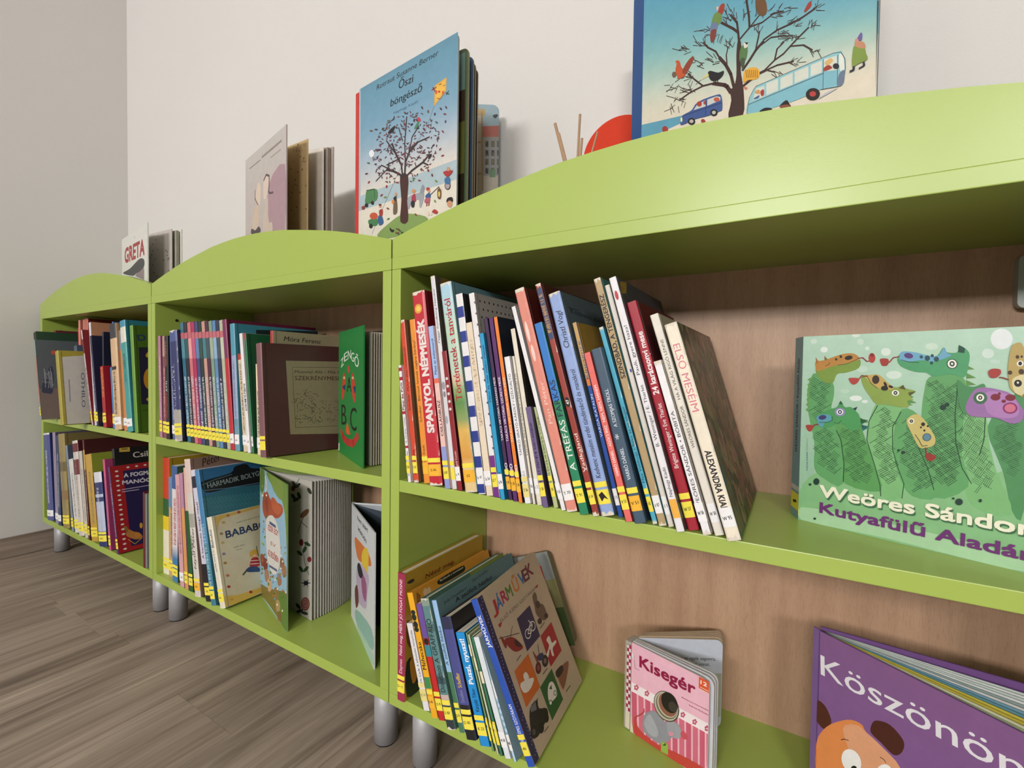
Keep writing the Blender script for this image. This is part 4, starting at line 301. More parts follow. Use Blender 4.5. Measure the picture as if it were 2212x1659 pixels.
('e',74,53,64,4,729,2275,60,-18,-2,-13),('e',106,50,56,4,1364,1964,2,-36,-22,5),('e',74,53,64,4,991,2766,23,-41,-21,0),('e',86,64,72,4,1894,2557,-48,0,-8,14),('e',106,50,56,4,1310,2580,-50,-3,-11,15),('e',79,68,82,4,1222,2112,-54,2,-7,15),('e',86,64,72,4,2170,2648,48,-26,-6,-10),('e',122,58,60,4,731,2415,16,-40,-22,2),('e',122,58,60,4,1759,3051,39,-36,-14,-6),('e',79,68,82,4,1098,3134,52,-33,-9,-10),('e',74,53,64,4,2542,2364,-48,13,-1,14),('e',86,64,72,4,1973,2270,28,-37,-17,-3),('e',106,50,56,4,2131,2547,39,-33,-13,-6),('e',122,58,60,4,740,2937,46,-37,-15,-7),('e',79,68,82,4,1147,2916,-53,1,-9,15),('e',106,50,56,4,1079,2173,35,-37,-18,-4),('e',86,64,72,4,838,2032,12,-40,-23,2),('e',79,68,82,4,1542,2870,-55,14,-1,14),('e',74,53,64,4,1550,2556,-52,5,-6,15),('e',74,53,64,4,1204,2890,-37,-16,-17,14),('e',79,68,82,4,2379,2242,-18,-26,-18,10),('e',106,50,56,4,535,2487,0,-38,-23,6),('e',74,53,64,4,1557,2690,50,-29,-9,-10),
('e',79,68,82,4,1953,2779,-1,-34,-20,7),('e',122,58,60,4,1428,2305,-56,12,-2,14),('e',86,64,72,4,1047,2529,-23,-28,-21,11),('e',74,53,64,4,1771,2419,-39,-13,-14,14),('e',74,53,64,4,1936,2124,-52,11,-1,14),('e',122,58,60,4,2155,2741,-37,-13,-14,13),('e',74,53,64,4,1977,2738,-50,6,-5,14),('e',106,50,56,4,2076,1907,-33,-17,-14,13),('e',74,53,64,4,764,2638,-49,-8,-14,16),('e',122,58,60,4,1058,2642,-8,-34,-23,8),('e',79,68,82,4,2432,2280,-32,-17,-15,13),('e',74,53,64,4,1982,2144,-33,-18,-15,12),('e',122,58,60,4,1019,1888,34,-38,-18,-4),('e',122,58,60,4,1153,2113,-19,-29,-21,10),('e',79,68,82,4,1652,3141,-21,-26,-19,11),('e',79,68,82,4,1490,2268,38,-36,-16,-5),('e',79,68,82,4,1619,2479,34,-37,-16,-4),('e',86,64,72,4,1712,2384,-13,-30,-20,9),('e',79,68,82,4,2570,2449,-18,-26,-17,10),('e',122,58,60,4,615,2683,-34,-22,-19,13),('e',74,53,64,4,1873,2940,-49,3,-7,14),('e',79,68,82,4,805,2750,-45,-11,-15,15),
('e',74,53,64,4,1170,2630,9,-39,-22,4),('e',86,64,72,4,738,2110,-3,-36,-23,7),('e',86,64,72,4,666,2502,58,-26,-6,-12),('e',79,68,82,4,921,2611,-51,-5,-12,16),('e',122,58,60,4,992,2072,-59,8,-4,15),('e',74,53,64,4,1865,2944,18,-38,-19,1),('e',86,64,72,4,1650,2523,32,-37,-17,-3),('e',106,50,56,4,1196,2248,4,-37,-22,5),('e',122,58,60,4,1106,2465,-13,-32,-22,9),('e',122,58,60,4,1345,2239,-37,-17,-16,14),('e',86,64,72,4,1713,2277,-27,-23,-18,11),('e',106,50,56,4,1153,2652,-56,7,-5,15),('e',86,64,72,4,1985,2159,52,-17,-2,-13),('e',79,68,82,4,2424,2071,-16,-27,-18,10),('e',79,68,82,4,661,2667,-28,-26,-21,12),('e',106,50,56,4,1419,2703,-34,-18,-16,13),('e',79,68,82,4,1261,2119,37,-36,-17,-5),('e',86,64,72,4,2359,2176,-29,-19,-16,12),('e',74,53,64,4,2539,2334,5,-35,-18,4),('e',86,64,72,4,891,2163,25,-40,-21,-1),('e',74,53,64,4,1101,1873,17,-39,-21,1),('e',122,58,60,4,1879,2475,40,-34,-13,-7),('e',122,58,60,4,1566,2927,9,-37,-21,4),
('e',106,50,56,4,1578,2280,55,-15,0,-14),('e',106,50,56,4,1320,2773,53,-27,-7,-11),('e',86,64,72,4,769,2438,55,-30,-9,-11),('e',106,50,56,4,689,2513,-32,-24,-20,12),('e',74,53,64,4,1071,2639,-9,-34,-22,8),('e',86,64,72,4,2154,2196,-46,-3,-9,14),('e',86,64,72,4,1102,2585,57,-23,-4,-12),('e',79,68,82,4,1264,1840,12,-39,-21,2),('e',106,50,56,4,2366,2765,-32,-16,-15,13),('e',74,53,64,4,2189,1929,-45,-4,-9,14),('e',79,68,82,4,1788,2868,-28,-21,-17,12),('e',86,64,72,4,2182,2202,19,-37,-18,0),('e',122,58,60,4,1366,1995,55,-14,0,-14),('e',79,68,82,4,1870,2342,-5,-33,-20,7),('e',106,50,56,4,1978,2338,-48,0,-8,14),('e',74,53,64,4,1229,2708,1,-36,-22,6),('e',74,53,64,4,1775,2062,-49,-2,-8,14),('e',74,53,64,4,589,2487,10,-40,-24,4),('e',74,53,64,4,1502,2159,17,-39,-20,1),('e',122,58,60,4,2430,2275,49,-15,-1,-12),('e',122,58,60,4,1328,2999,-12,-31,-21,10),('e',74,53,64,4,2161,2805,43,-31,-11,-8),('e',79,68,82,4,613,2363,51,-33,-13,-9),
('e',106,50,56,4,761,2138,-60,9,-3,15),('e',106,50,56,4,1643,2424,-31,-21,-18,13),('e',86,64,72,4,1936,2789,9,-37,-20,4),('e',122,58,60,4,1587,2317,34,-37,-17,-5),('e',74,53,64,4,1707,2912,52,-23,-4,-12),('e',86,64,72,4,1703,2430,-12,-31,-20,8),('e',122,58,60,4,1365,2680,-27,-24,-19,12),('e',79,68,82,4,2070,2598,-44,-5,-11,14),('e',86,64,72,4,1585,2367,-35,-17,-16,13),('e',122,58,60,4,1520,2251,33,-37,-16,-4),('e',86,64,72,4,797,2418,-22,-29,-21,11),('e',79,68,82,4,638,2209,-25,-29,-22,11),('e',74,53,64,4,1968,2739,51,-20,-3,-12),('e',86,64,72,4,797,2583,-33,-22,-19,13),('e',86,64,72,4,2410,2620,-41,-7,-11,14),('e',106,50,56,4,2026,2260,-52,14,-1,13),('e',122,58,60,4,2014,2171,-26,-23,-18,11),('e',86,64,72,4,1047,3133,-58,11,-4,15),('e',79,68,82,4,1210,3170,-40,-13,-15,15),('e',86,64,72,4,1467,2147,17,-38,-21,1),('e',74,53,64,4,1030,2562,17,-40,-21,2),('e',106,50,56,4,1331,2425,-56,8,-5,15),
('e',79,68,82,4,2277,2268,-50,12,-1,13),('e',122,58,60,4,1809,2122,-46,-5,-10,15),('e',122,58,60,4,2282,1884,-28,-21,-16,12),('e',106,50,56,4,2248,2141,-39,-11,-12,13),('e',106,50,56,4,765,2639,60,-20,-2,-13),('e',86,64,72,4,1876,2175,49,-26,-7,-11),('e',122,58,60,4,950,3022,-11,-33,-22,9),('e',74,53,64,4,1492,2340,-52,3,-6,15),('e',79,68,82,4,2315,2166,1,-35,-20,5),('e',79,68,82,4,2092,1880,-13,-31,-19,8),('e',122,58,60,4,1743,3135,19,-39,-19,1),('e',106,50,56,4,767,2746,19,-40,-22,2),('e',122,58,60,4,1110,2740,-56,7,-5,16),('e',106,50,56,4,2164,2067,-49,3,-6,14),('e',122,58,60,4,1578,2940,-32,-18,-17,14),('e',74,53,64,4,2035,2341,18,-38,-18,0),('e',79,68,82,4,2039,2135,51,-14,0,-14),('e',79,68,82,4,2295,2263,46,-26,-7,-10),('e',79,68,82,4,1832,3005,50,-27,-7,-10),('e',86,64,72,4,1923,2011,30,-36,-16,-3),('e',74,53,64,4,994,3052,-22,-28,-21,12),('e',74,53,64,4,2299,2181,4,-35,-19,4),('e',79,68,82,4,2342,2794,15,-37,-18,2),
('e',86,64,72,4,2231,1888,-41,-9,-11,14),('e',79,68,82,4,1201,2277,-4,-35,-22,7),('e',79,68,82,4,1711,2298,48,-28,-10,-10),('e',79,68,82,4,1770,2362,21,-38,-19,0),('e',106,50,56,4,1964,2889,42,-34,-11,-8),('e',122,58,60,4,994,3023,41,-38,-16,-6),('e',74,53,64,4,1014,2855,-58,13,-3,14),('e',122,58,60,4,1623,2149,53,-21,-4,-12),('e',86,64,72,4,548,2676,59,-27,-7,-12),('e',122,58,60,4,1787,1883,-53,11,-1,14),('e',122,58,60,4,1886,2993,-53,12,-3,14),('e',86,64,72,4,1139,2007,51,-30,-10,-10),('e',74,53,64,4,2314,2115,-48,4,-5,14),('e',79,68,82,4,2227,2766,1,-35,-19,5),('e',74,53,64,4,2463,2587,42,-28,-9,-8),('e',74,53,64,4,961,2429,-35,-20,-18,14),('e',122,58,60,4,1366,3158,-56,17,0,14),('e',122,58,60,4,784,2811,60,-19,-1,-14),('e',106,50,56,4,2482,2105,-45,-2,-8,14),('e',79,68,82,4,1462,2511,35,-38,-16,-4),('e',74,53,64,4,2565,2496,42,-29,-9,-9),('e',86,64,72,4,1823,1834,5,-36,-20,4),('e',122,58,60,4,925,2910,-53,-1,-10,15),
('e',74,53,64,4,1032,2877,-34,-20,-18,14),('e',122,58,60,4,1929,3005,-36,-15,-15,13),('e',79,68,82,4,1720,2765,30,-38,-17,-3),('e',122,58,60,4,2011,2654,47,-28,-8,-11),('e',106,50,56,4,1094,2814,49,-33,-11,-9),('e',79,68,82,4,724,2923,59,-25,-4,-13),('e',122,58,60,4,1283,2344,-41,-14,-15,14),('e',106,74,58,6,451,3139,-63,16,-3,21),('e',58,58,58,6,626,3116,60,-21,-3,-19),('e',74,106,74,6,862,3043,38,-40,-25,-5),('e',74,106,90,6,1050,3173,-56,7,-9,22),('e',90,58,52,6,2093,3110,26,-38,-24,-2),('e',106,74,52,6,2268,2980,5,-35,-27,7),('e',58,58,74,6,2458,2868,-7,-31,-25,11),('e',58,42,58,6,2624,2917,31,-35,-20,-5),('e',74,58,74,6,2768,2896,20,-36,-23,0),('e',122,48,64,6,2734,2781,47,-20,-3,-17),('e',74,74,90,6,2754,2635,-8,-29,-25,11),('e',58,90,74,6,2509,2693,40,-31,-14,-11),('e',138,74,80,6,2684,2466,29,-35,-20,-5),('e',122,42,42,6,2684,2008,-44,-1,-10,19),('e',122,58,52,6,2616,2149,-28,-19,-21,16),
('e',90,58,68,6,290,2242,-61,4,-9,22),('e',58,106,68,6,361,2460,61,-24,-7,-18),('e',138,58,58,6,380,2035,-39,-21,-27,19),('e',138,48,48,6,998,1801,-13,-33,-31,12),('e',106,138,58,6,955,1583,-57,1,-9,21),('e',138,48,48,6,827,1653,-43,-17,-23,19),('e',138,58,48,6,1048,1322,51,-28,-15,-15),('e',74,122,58,6,1064,1100,-49,-11,-17,20),('e',138,48,48,6,1350,1805,56,-15,-2,-19),('e',90,138,58,6,1852,1743,-15,-30,-28,12),('e',138,58,48,6,2032,1688,51,-19,-5,-17),('e',122,42,42,6,2284,1826,17,-36,-26,0),('e',106,138,58,6,2514,1563,38,-30,-16,-11),('e',138,48,48,6,1933,1026,39,-31,-19,-11),('e',106,138,74,6,2489,1180,21,-35,-24,-3),('e',90,42,42,6,2399,1706,7,-35,-26,5),('r',),('b',29,26,28,1030,2925,1118,2984,1271,3008,1229,2923,1119,2885),('b',29,26,28,2280,2062,2356,2134,2387,2087,2319,2039),('b',29,26,28,1016,2166,1081,2319,1061,2183),('b',68,128,90,1859,2763,1958,2867,2017,2862,1959,2760),('e',192,58,74,12,2005,2905,44,-3,25,-52),
('e',226,230,234,20,475,2636,95,-25,1,-82),('b',74,128,80,271,1757,318,1866,653,1821,656,1588,272,1579),('l',44,74,48,20,294,1871,583,1837,585,1632),('e',26,26,26,12,297,1544,64,-13,1,-47),('e',26,26,26,12,514,1553,57,-12,1,-44),('b',138,58,48,124,1549,248,1539,224,1470,140,1480),('b',62,122,74,378,1203,693,1174,675,1032,423,1077),('e',192,80,46,20,560,1257,141,-26,1,-76),('e',26,26,26,12,462,1055,67,-12,0,-53),('b',47,90,138,706,1201,822,1237,906,1049,755,1018),('b',160,48,40,752,1337,867,1343,868,1214,776,1217),('e',200,144,112,12,783,1432,46,-9,0,-41),('e',90,42,32,12,783,1455,50,-10,0,-23),('b',106,90,68,1246,1437,1332,1475,1357,1191,1227,1174),('b',31,28,28,1223,1498,1318,1534,1311,1423),('e',200,144,112,12,1309,1569,39,-8,1,-39),('e',216,128,58,12,1215,1429,44,-9,1,-45),('b',154,160,168,1692,1426,1976,1447,2134,1439,2174,1351,2099,1154,2039,1166,2018,1304,1816,1319,1736,1186,1695,1208),
('b',138,144,152,2055,1456,2132,1585,2180,1482,2135,1386),('b',160,52,74,1815,1427,1916,1446,1938,1294,1816,1319),('e',200,144,96,12,1863,1512,56,-13,0,-44),('b',32,32,42,1796,1323,1898,1302,1879,1185,1797,1214),('b',47,90,138,2213,1342,2328,1383,2367,1283,2252,1281),('e',176,58,42,12,2289,1458,53,-12,0,-37),('e',200,144,112,12,2320,1411,38,-8,0,-26),('b',176,90,106,2214,1289,2348,1274,2330,1186,2195,1214),('m',138,48,48,29,2261,1200,2254,1136,2323,1188,2312,1132),('l',74,58,42,14,2366,1336,2589,1437,2619,1384),('b',106,74,42,2560,1397,2656,1363,2648,1198,2563,1229),('b',216,192,96,2583,1341,2628,1326,2621,1242,2581,1259),('e',26,26,26,20,2829,1401,78,-18,1,-76),('e',168,154,160,12,2829,1401,61,-14,1,-61),('b',58,106,154,2752,1558,2877,1554,2896,1423,2771,1452),('b',168,48,48,2714,1695,2963,1659,2876,1579,2787,1588),('e',200,144,112,12,2846,1713,43,-11,1,-41),('e',200,144,112,12,2891,1059,71,-15,1,-81),
('b',22,20,20,2805,1089,2829,1165,2953,1159,2972,1067,2883,1111),('b',168,48,40,2409,987,2484,1025,2578,955,2522,927),('b',224,208,192,2249,979,2294,1036,2334,936),('b',224,208,192,2353,946,2390,1004,2417,934),('b',26,22,24,1119,911,1186,857,1274,828,1209,791,1133,838),('h',),('e',74,90,58,6,1345,842,39,-7,0,-17),('e',74,90,58,6,1532,736,38,-7,0,-17),('e',122,74,48,6,1406,819,39,-7,0,-17),('e',138,90,52,6,1326,770,39,-7,0,-17),('e',74,90,58,6,1458,778,38,-6,0,-16),('e',74,90,58,6,1413,720,39,-6,0,-17),('e',74,90,58,6,1511,730,38,-7,0,-17),('e',74,90,58,6,1350,747,39,-6,0,-17),('e',122,74,48,6,1411,810,38,-7,0,-17),('e',122,74,48,6,1396,753,39,-6,0,-16),('r',),],
'oszi_hat': [('p',181,171,152,0,0,3000,0,3000,3868,2955,4001,2835,4050,0,4050),('p',142,166,176,0,2916,3000,2916,3000,3868,2955,4001,2835,4050,0,4050),('p',168,144,96,2475,3942,2676,3949,2678,3796,2476,3789),('p',184,176,156,2476,3789,2585,3793,2606,2042,2497,2039),('m',154,122,64,36,2599,3885,2637,2074),('m',160,136,88,42,2484,3176,2669,3198),('m',160,136,88,44,2492,2455,2678,2476),('p',168,80,60,2619,3549,2995,3579,2995,3318,2622,3304),('p',138,138,132,2637,3304,2995,3318,2995,2426,2648,2413),('h',),('p',58,58,56,2685,3214,2762,3217,2764,3078,2686,3076),('p',138,122,80,2700,3199,2744,3201,2745,3099,2702,3098),('p',58,58,56,2821,3219,2899,3221,2901,3083,2823,3080),('p',138,122,80,2837,3204,2881,3205,2882,3104,2838,3102),('p',58,58,56,2958,3223,2995,3226,2995,3088,2960,3085),('p',138,122,80,2974,3208,2995,3210,2995,3109,2975,3107),('p',58,58,56,2995,3228,2995,3231,2995,3092,2995,3090),('p',138,122,80,2995,3213,2995,3215,2995,3113,2995,3112),
('p',58,58,56,2687,3008,2765,3011,2767,2873,2689,2870),('p',138,122,80,2703,2993,2747,2995,2748,2894,2704,2892),('p',58,58,56,2824,3013,2902,3015,2903,2877,2826,2875),('p',138,122,80,2840,2998,2883,2999,2885,2898,2841,2897),('p',58,58,56,2961,3017,2995,3020,2995,2882,2963,2879),('p',138,122,80,2977,3003,2995,3004,2995,2903,2978,2901),('p',58,58,56,2995,3022,2995,3025,2995,2886,2995,2884),('p',138,122,80,2995,3007,2995,3009,2995,2907,2995,2906),('p',58,58,56,2690,2802,2768,2805,2769,2667,2692,2664),('p',138,122,80,2706,2788,2749,2789,2750,2688,2707,2686),('p',58,58,56,2827,2807,2904,2809,2906,2671,2828,2668),('p',138,122,80,2842,2792,2886,2793,2887,2692,2844,2691),('p',58,58,56,2963,2811,2995,2814,2995,2675,2965,2673),('p',138,122,80,2979,2796,2995,2798,2995,2696,2981,2695),('p',58,58,56,2995,2816,2995,2818,2995,2680,2995,2677),('p',138,122,80,2995,2801,2995,2802,2995,2701,2995,2699),('p',58,58,56,2692,2596,2770,2599,2772,2460,2694,2458),
('p',138,122,80,2708,2582,2752,2583,2753,2481,2709,2480),('p',58,58,56,2829,2601,2907,2603,2909,2465,2831,2462),('p',138,122,80,2845,2586,2889,2587,2890,2486,2846,2484),('p',58,58,56,2966,2605,2995,2608,2995,2469,2968,2466),('p',138,122,80,2982,2590,2995,2592,2995,2490,2983,2488),('p',58,58,56,2995,2609,2995,2612,2995,2473,2995,2471),('p',138,122,80,2995,2595,2995,2596,2995,2494,2995,2493),('r',),('p',74,122,68,2795,2572,2926,2576,2928,2391,2798,2387),('b',32,36,44,2848,3802,2941,3836,2972,3807,2911,3737),],
'haladok': [('q',183,166,164,194,189,184,0,0,2839,0,2839,3600,0,3600),('b',169,138,148,1711,2468,2772,2698,2778,1169,1859,1351),('m',143,133,126,36,328,3281,1151,3275),('m',143,133,126,61,1255,3309,2551,3311),('m',143,133,126,24,1856,3118,2507,3120),('b',217,198,178,830,2508,992,2731,1151,2614,1141,2206,1019,2140,858,2273),('l',106,90,84,36,748,2605,748,2375,992,2147),('b',217,198,184,1359,2449,1410,2730,1686,2709,1735,2551,1662,2335,1512,2181,1385,2258),('l',90,69,74,52,1384,2682,1561,2780,1759,2698,1760,2455,1721,2320,1809,2253,2026,2222),('b',205,184,164,553,1649,721,2153,1019,2122,1046,1701,830,1537),('b',198,182,168,1308,1349,1512,2154,1687,2148,1712,1562,1955,1511,1932,1256),('b',69,58,62,469,1627,609,1600,775,1538,1046,1588,1152,1417,497,1486),],
'greta': [('p',217,218,210,0,0,3260,0,3260,2400,0,2400),('t',158,42,48,'GRETA',410,1520,2875,1460,510,0.04,0),('m',80,90,80,27,1709,2232,1735,2154),('b',53,56,58,116,1197,1074,1232,2104,1377,2535,1381,2845,1287,2867,1100,2526,987,1873,966,1418,947),('b',138,122,126,1760,921,2419,986,2814,1036,2832,679,2624,703),],
'zengo': [('p',31,127,60,0,0,2430,0,2430,3019,0,3019),('t',232,236,224,'Z',264,2125,568,2213,210,0,0),('t',232,236,224,'E',605,2267,965,2322,214,0,0),('t',232,236,224,'N',1000,2329,1308,2337,216,0,0),('t',232,236,224,'G',1331,2285,1603,2256,216,0,0),('t',232,236,224,'Ő',1636,2205,1997,2117,216,0,0),('t',16,20,15,'A',899,1553,1380,1574,368,0,0),('t',16,20,15,'B',345,729,880,757,522,0,0),('t',16,20,15,'C',1265,705,1876,724,548,0,0),('b',200,69,44,970,2103,1085,2183,1201,2077,1089,1998),('b',196,64,42,486,1937,610,2007,772,1886,740,1669,499,1342,329,1486),('b',196,64,42,1372,1949,1501,2014,1643,1876,1753,1628,1707,1348,1470,1488,1376,1742),('b',28,58,106,429,1658,739,1723,681,1585),('b',28,58,106,1541,1696,1783,1704,1703,1550),('e',224,176,144,12,625,1884,111,2,1,-38),('e',224,176,144,12,1504,1899,96,2,1,-35),('b',216,90,44,823,615,998,823,1233,636,1290,590,1003,555),('l',184,58,52,177,296,583,518,427,1007,368,1569,419,2009,652),
('p',230,226,218,5,208,118,234,122,48,5,19),],
'szek': [('p',76,42,42,0,0,2600,0,2600,2674,0,2674),('p',141,130,101,547,2265,2595,2287,2566,320,579,478),('m',74,62,44,9,697,2111,2595,2129),('l',74,62,44,9,697,2111,715,630,2579,552),('t',58,42,32,'Mosonyi Aliz – Háy Ágnes',754,1964,2223,1968,76,0.0,0),('t',74,44,32,'SZEKRÉNYMESÉK',747,1791,2095,1779,110,0,0),('h',),('m',90,79,58,11,1076,1475,1041,1458,821,1232,906,1261,984,1475,1005,1401),('m',90,79,58,13,1961,819,1979,849),('m',90,79,58,11,1163,1024,1154,1095),('m',90,79,58,13,2079,1464,2003,1505,2133,754,2073,770,2104,1022,2194,1069),('m',90,79,58,11,1471,1193,1415,1223,960,1307,973,1327,784,1046,768,997,1417,1257,1466,1256,1334,1382,1298,1410,1227,918,1190,872),('m',90,79,58,13,2119,1450,2170,1435,1866,996,1869,954),('m',90,79,58,11,977,1176,1063,1156),('m',90,79,58,13,2064,678,2056,760),('m',90,79,58,11,757,1328,849,1339,1300,745,1227,797,1156,1397,1117,1389,1256,732,1240,715,1908,1220,1896,1195),
('m',90,79,58,13,2233,1151,2243,1127),('m',90,79,58,11,782,1159,779,1082,895,1121,907,1164),('m',90,79,58,13,2241,1102,2242,1054),('m',90,79,58,11,779,1217,777,1146),('m',90,79,58,13,1979,1095,2035,1085),('m',90,79,58,11,1081,1385,1090,1314,941,1522,1012,1544),('m',90,79,58,13,2249,1170,2333,1204,1902,878,1861,880),('m',90,79,58,11,1009,824,1100,862,1202,997,1231,1051),('m',90,79,58,13,1951,1070,1898,1125),('m',90,79,58,11,1091,777,1125,781),('m',90,79,58,13,2189,663,2172,685,2109,1426,2208,1436,821,1428,773,1468,1822,721,1828,700,2072,1438,2116,1503,2054,1045,2093,1066,2066,842,1982,838,1601,1122,1661,1163),('m',90,79,58,11,925,1260,935,1310,727,874,744,894,1526,1220,1542,1257,1057,1149,1094,1153,881,1045,936,1075,1339,815,1346,839),('m',90,79,58,13,2076,1365,2035,1296,1324,868,1375,801,987,1438,929,1438,1502,764,1495,785),('m',90,79,58,11,1169,1094,1077,1094,1060,843,999,796),('m',90,79,58,13,2230,966,2191,1022,1157,781,1049,773),
('m',90,79,58,11,1148,820,1169,874),('m',90,79,58,13,1887,1222,1865,1248),('m',90,79,58,11,853,1446,870,1474),('m',90,79,58,13,2102,1204,2042,1227),('m',90,79,58,11,1289,751,1324,695,1201,1302,1232,1298),('m',90,79,58,13,2159,785,2199,852,2198,1396,2128,1424,1550,731,1561,810),('m',90,79,58,11,883,1019,844,1078,1623,819,1581,749,1308,1041,1384,1075,1179,1363,1137,1314),('m',90,79,58,13,2235,717,2174,694,1967,1289,1937,1279,983,1108,957,1161,1231,743,1201,766),('m',90,79,58,11,802,755,908,753,862,1350,877,1277),('m',90,79,58,13,2067,838,2100,807,1135,753,1184,692,1734,1064,1790,1071,1193,1456,1302,1423,1122,803,1097,865,1676,709,1750,749,1538,945,1527,999,2001,1107,2046,1092,2062,1311,1982,1273,2037,1246,1979,1217),('m',90,79,58,11,750,840,857,823,953,1433,1013,1487,1052,1093,962,1088,974,868,1064,863),('m',90,79,58,13,2107,691,2020,646,1979,1015,2051,974,2121,1264,2050,1329,2016,946,1969,876,1966,742,2062,784,1692,932,1629,968,2246,1216,2338,1179,1449,1080,1407,1102),
('m',90,79,58,11,1026,1503,1050,1575),('m',90,79,58,13,2208,785,2175,788,1994,982,1970,999),('m',90,79,58,11,1227,795,1229,864,1155,1229,1130,1243,1302,717,1308,789,1144,971,1169,1030,735,832,782,844,1861,1183,1784,1238,1180,1029,1175,979,775,1349,748,1279,901,929,996,882,974,1487,997,1413),('m',90,79,58,13,1700,762,1658,765,1215,1169,1260,1168),('m',90,79,58,11,1059,847,1143,790,1146,1076,1091,1142,817,860,853,802,752,931,770,901,779,1298,725,1232),('m',90,79,58,13,2260,1381,2284,1300,2170,917,2209,918,2089,903,2035,971,882,1399,925,1361,1524,1080,1457,1033,1979,861,2025,851,1046,1361,1005,1376,1240,951,1284,959,1206,719,1212,697),('m',90,79,58,11,983,867,973,942,1154,946,1121,931,1268,1159,1223,1124),('m',90,79,58,13,1891,890,1853,879),('m',90,79,58,11,1145,1084,1203,1111),('m',90,79,58,13,2215,1058,2252,1001,1605,1025,1601,1046,1346,865,1367,846),('m',90,79,58,11,992,1322,940,1309,1214,980,1105,1007),
('m',90,79,58,13,2165,1306,2118,1260,2045,1365,2001,1361,2060,1003,2108,1003,1780,1017,1885,989,2070,1470,2175,1493,1614,1073,1610,1049),('m',90,79,58,11,1402,804,1418,756,1120,972,1226,985,1139,1205,1216,1201),('m',90,79,58,13,2000,782,2067,756,839,1212,885,1229,1982,684,2005,713,2103,705,2137,702),('m',90,79,58,11,737,1327,674,1334,849,1030,811,1081,1469,1075,1456,1099,861,928,833,895,1117,1061,1178,1018,806,771,855,713,1527,1181,1504,1142,1860,1077,1806,1088,1421,989,1342,1009),('m',90,79,58,13,2180,917,2164,999),('m',90,79,58,11,1388,1267,1366,1231,1161,1290,1178,1242,1147,1246,1119,1280),('m',90,79,58,13,2018,824,1961,763),('m',90,79,58,11,989,1483,1021,1483,719,850,802,843,1056,742,1016,724,1356,923,1345,899),('m',90,79,58,13,2253,1141,2248,1198,2226,1226,2163,1175),('m',90,79,58,11,730,1267,737,1319,1421,741,1331,721,1296,1376,1351,1368,904,1182,899,1246),('m',90,79,58,13,2074,1255,2018,1324),
('m',90,79,58,11,1280,771,1368,719),('m',90,79,58,13,2039,658,2092,712),('m',90,79,58,11,1347,936,1408,971,1625,738,1609,699,760,838,704,884,1075,1405,971,1399,1238,1196,1145,1166,885,840,973,829),('m',90,79,58,13,1870,1126,1869,1165),('m',90,79,58,11,929,1262,917,1201),('m',90,79,58,13,1546,974,1649,979,1893,677,1989,700,1224,1123,1231,1190,2081,869,2054,904),('m',90,79,58,11,732,776,770,800,775,886,782,914),('m',90,79,58,13,1940,792,1888,812),('m',90,79,58,11,1355,932,1324,960),('m',90,79,58,13,1934,1348,2014,1341,1223,1067,1143,1100,2126,1234,2097,1257),('m',90,79,58,11,1098,1480,1138,1510),('m',90,79,58,13,1767,769,1727,750),('m',90,79,58,11,1078,1146,1051,1132),('m',90,79,58,13,2004,967,2088,1016,1793,815,1775,861,1940,721,1975,699,966,1180,1017,1216,2025,1212,1973,1229),('m',90,79,58,11,738,1238,646,1269,1117,772,1134,798,1874,710,1972,718,1286,1089,1239,1138,977,817,944,826,1180,1491,1143,1486),
('m',90,79,58,13,1960,853,2000,784),('r',),('m',90,30,22,23,5,2609,5,24),],
'mora': [('p',179,169,136,0,0,2000,0,2000,3032,0,3032),('t',29,26,24,'Móra Ferenc',281,2795,1358,2779,125,0,0.2),],
'wteal': [('p',63,140,160,0,0,2400,0,2400,3203,0,3203),('p',22,40,44,546,3084,2394,3198,2386,3090,540,2950),],
'jarm': [('p',192,173,148,0,0,2320,0,2320,2658,0,2658),('p',32,37,78,5,2653,166,2653,170,5,73,5,5,17),('t',176,38,44,'J',282,2266,453,2256,201,0.02,0),('t',42,110,168,'Á',456,2266,634,2256,206,0.02,0),('t',176,32,80,'R',657,2281,843,2270,211,0.02,0),('t',79,122,44,'M',849,2278,1042,2268,215,0.02,0),('t',200,122,52,'Ű',1121,2287,1325,2276,222,0.02,0),('t',42,110,160,'V',1394,2308,1610,2297,229,0.02,0),('t',90,28,52,'E',1562,2308,1786,2297,232,0.02,0),('t',106,32,48,'K',1759,2328,1992,2317,238,0.02,0),('t',106,98,88,'ELSŐ KÉPES SZÓTÁRAM',404,2059,1862,2047,58,0,0),('b',154,44,40,314,2073,431,2061,343,2011),('b',154,44,40,1864,2088,1993,2093,1930,2047),('h',),('p',35,38,78,890,1905,1444,1909,1421,1338,850,1343),('p',168,36,44,1431,1327,1978,1339,1974,778,1404,773),('p',204,106,42,305,1297,859,1299,860,725,283,722),('p',47,96,52,853,717,1410,736,1418,175,861,149),('r',),('h',),('m',230,224,210,18,1149,1510,1118,1488,1118,1488,1076,1479,1076,1479,1032,1484,1032,1484,995,1503,995,1503,971,1531,971,1531,966,1563,966,1563,979,1593,979,1593,1010,1616,1010,1616,1051,1625,1051,1625,1095,1621,1095,1621,1134,1602,1134,1602,1158,1574,1158,1574,1164,1541,1164,1541,1149,1510,1378,1542,1345,1519,1345,1519,1301,1509,1301,1509,1255,1515,1255,1515,1216,1534,1216,1534,1191,1562,1191,1562,1186,1596,1186,1596,1201,1627,1201,1627,1233,1649,1233,1649,1276,1660,1276,1660,1322,1655,1322,1655,1362,1636,1362,1636,1388,1607,1388,1607,1393,1573,1393,1573,1378,1542),
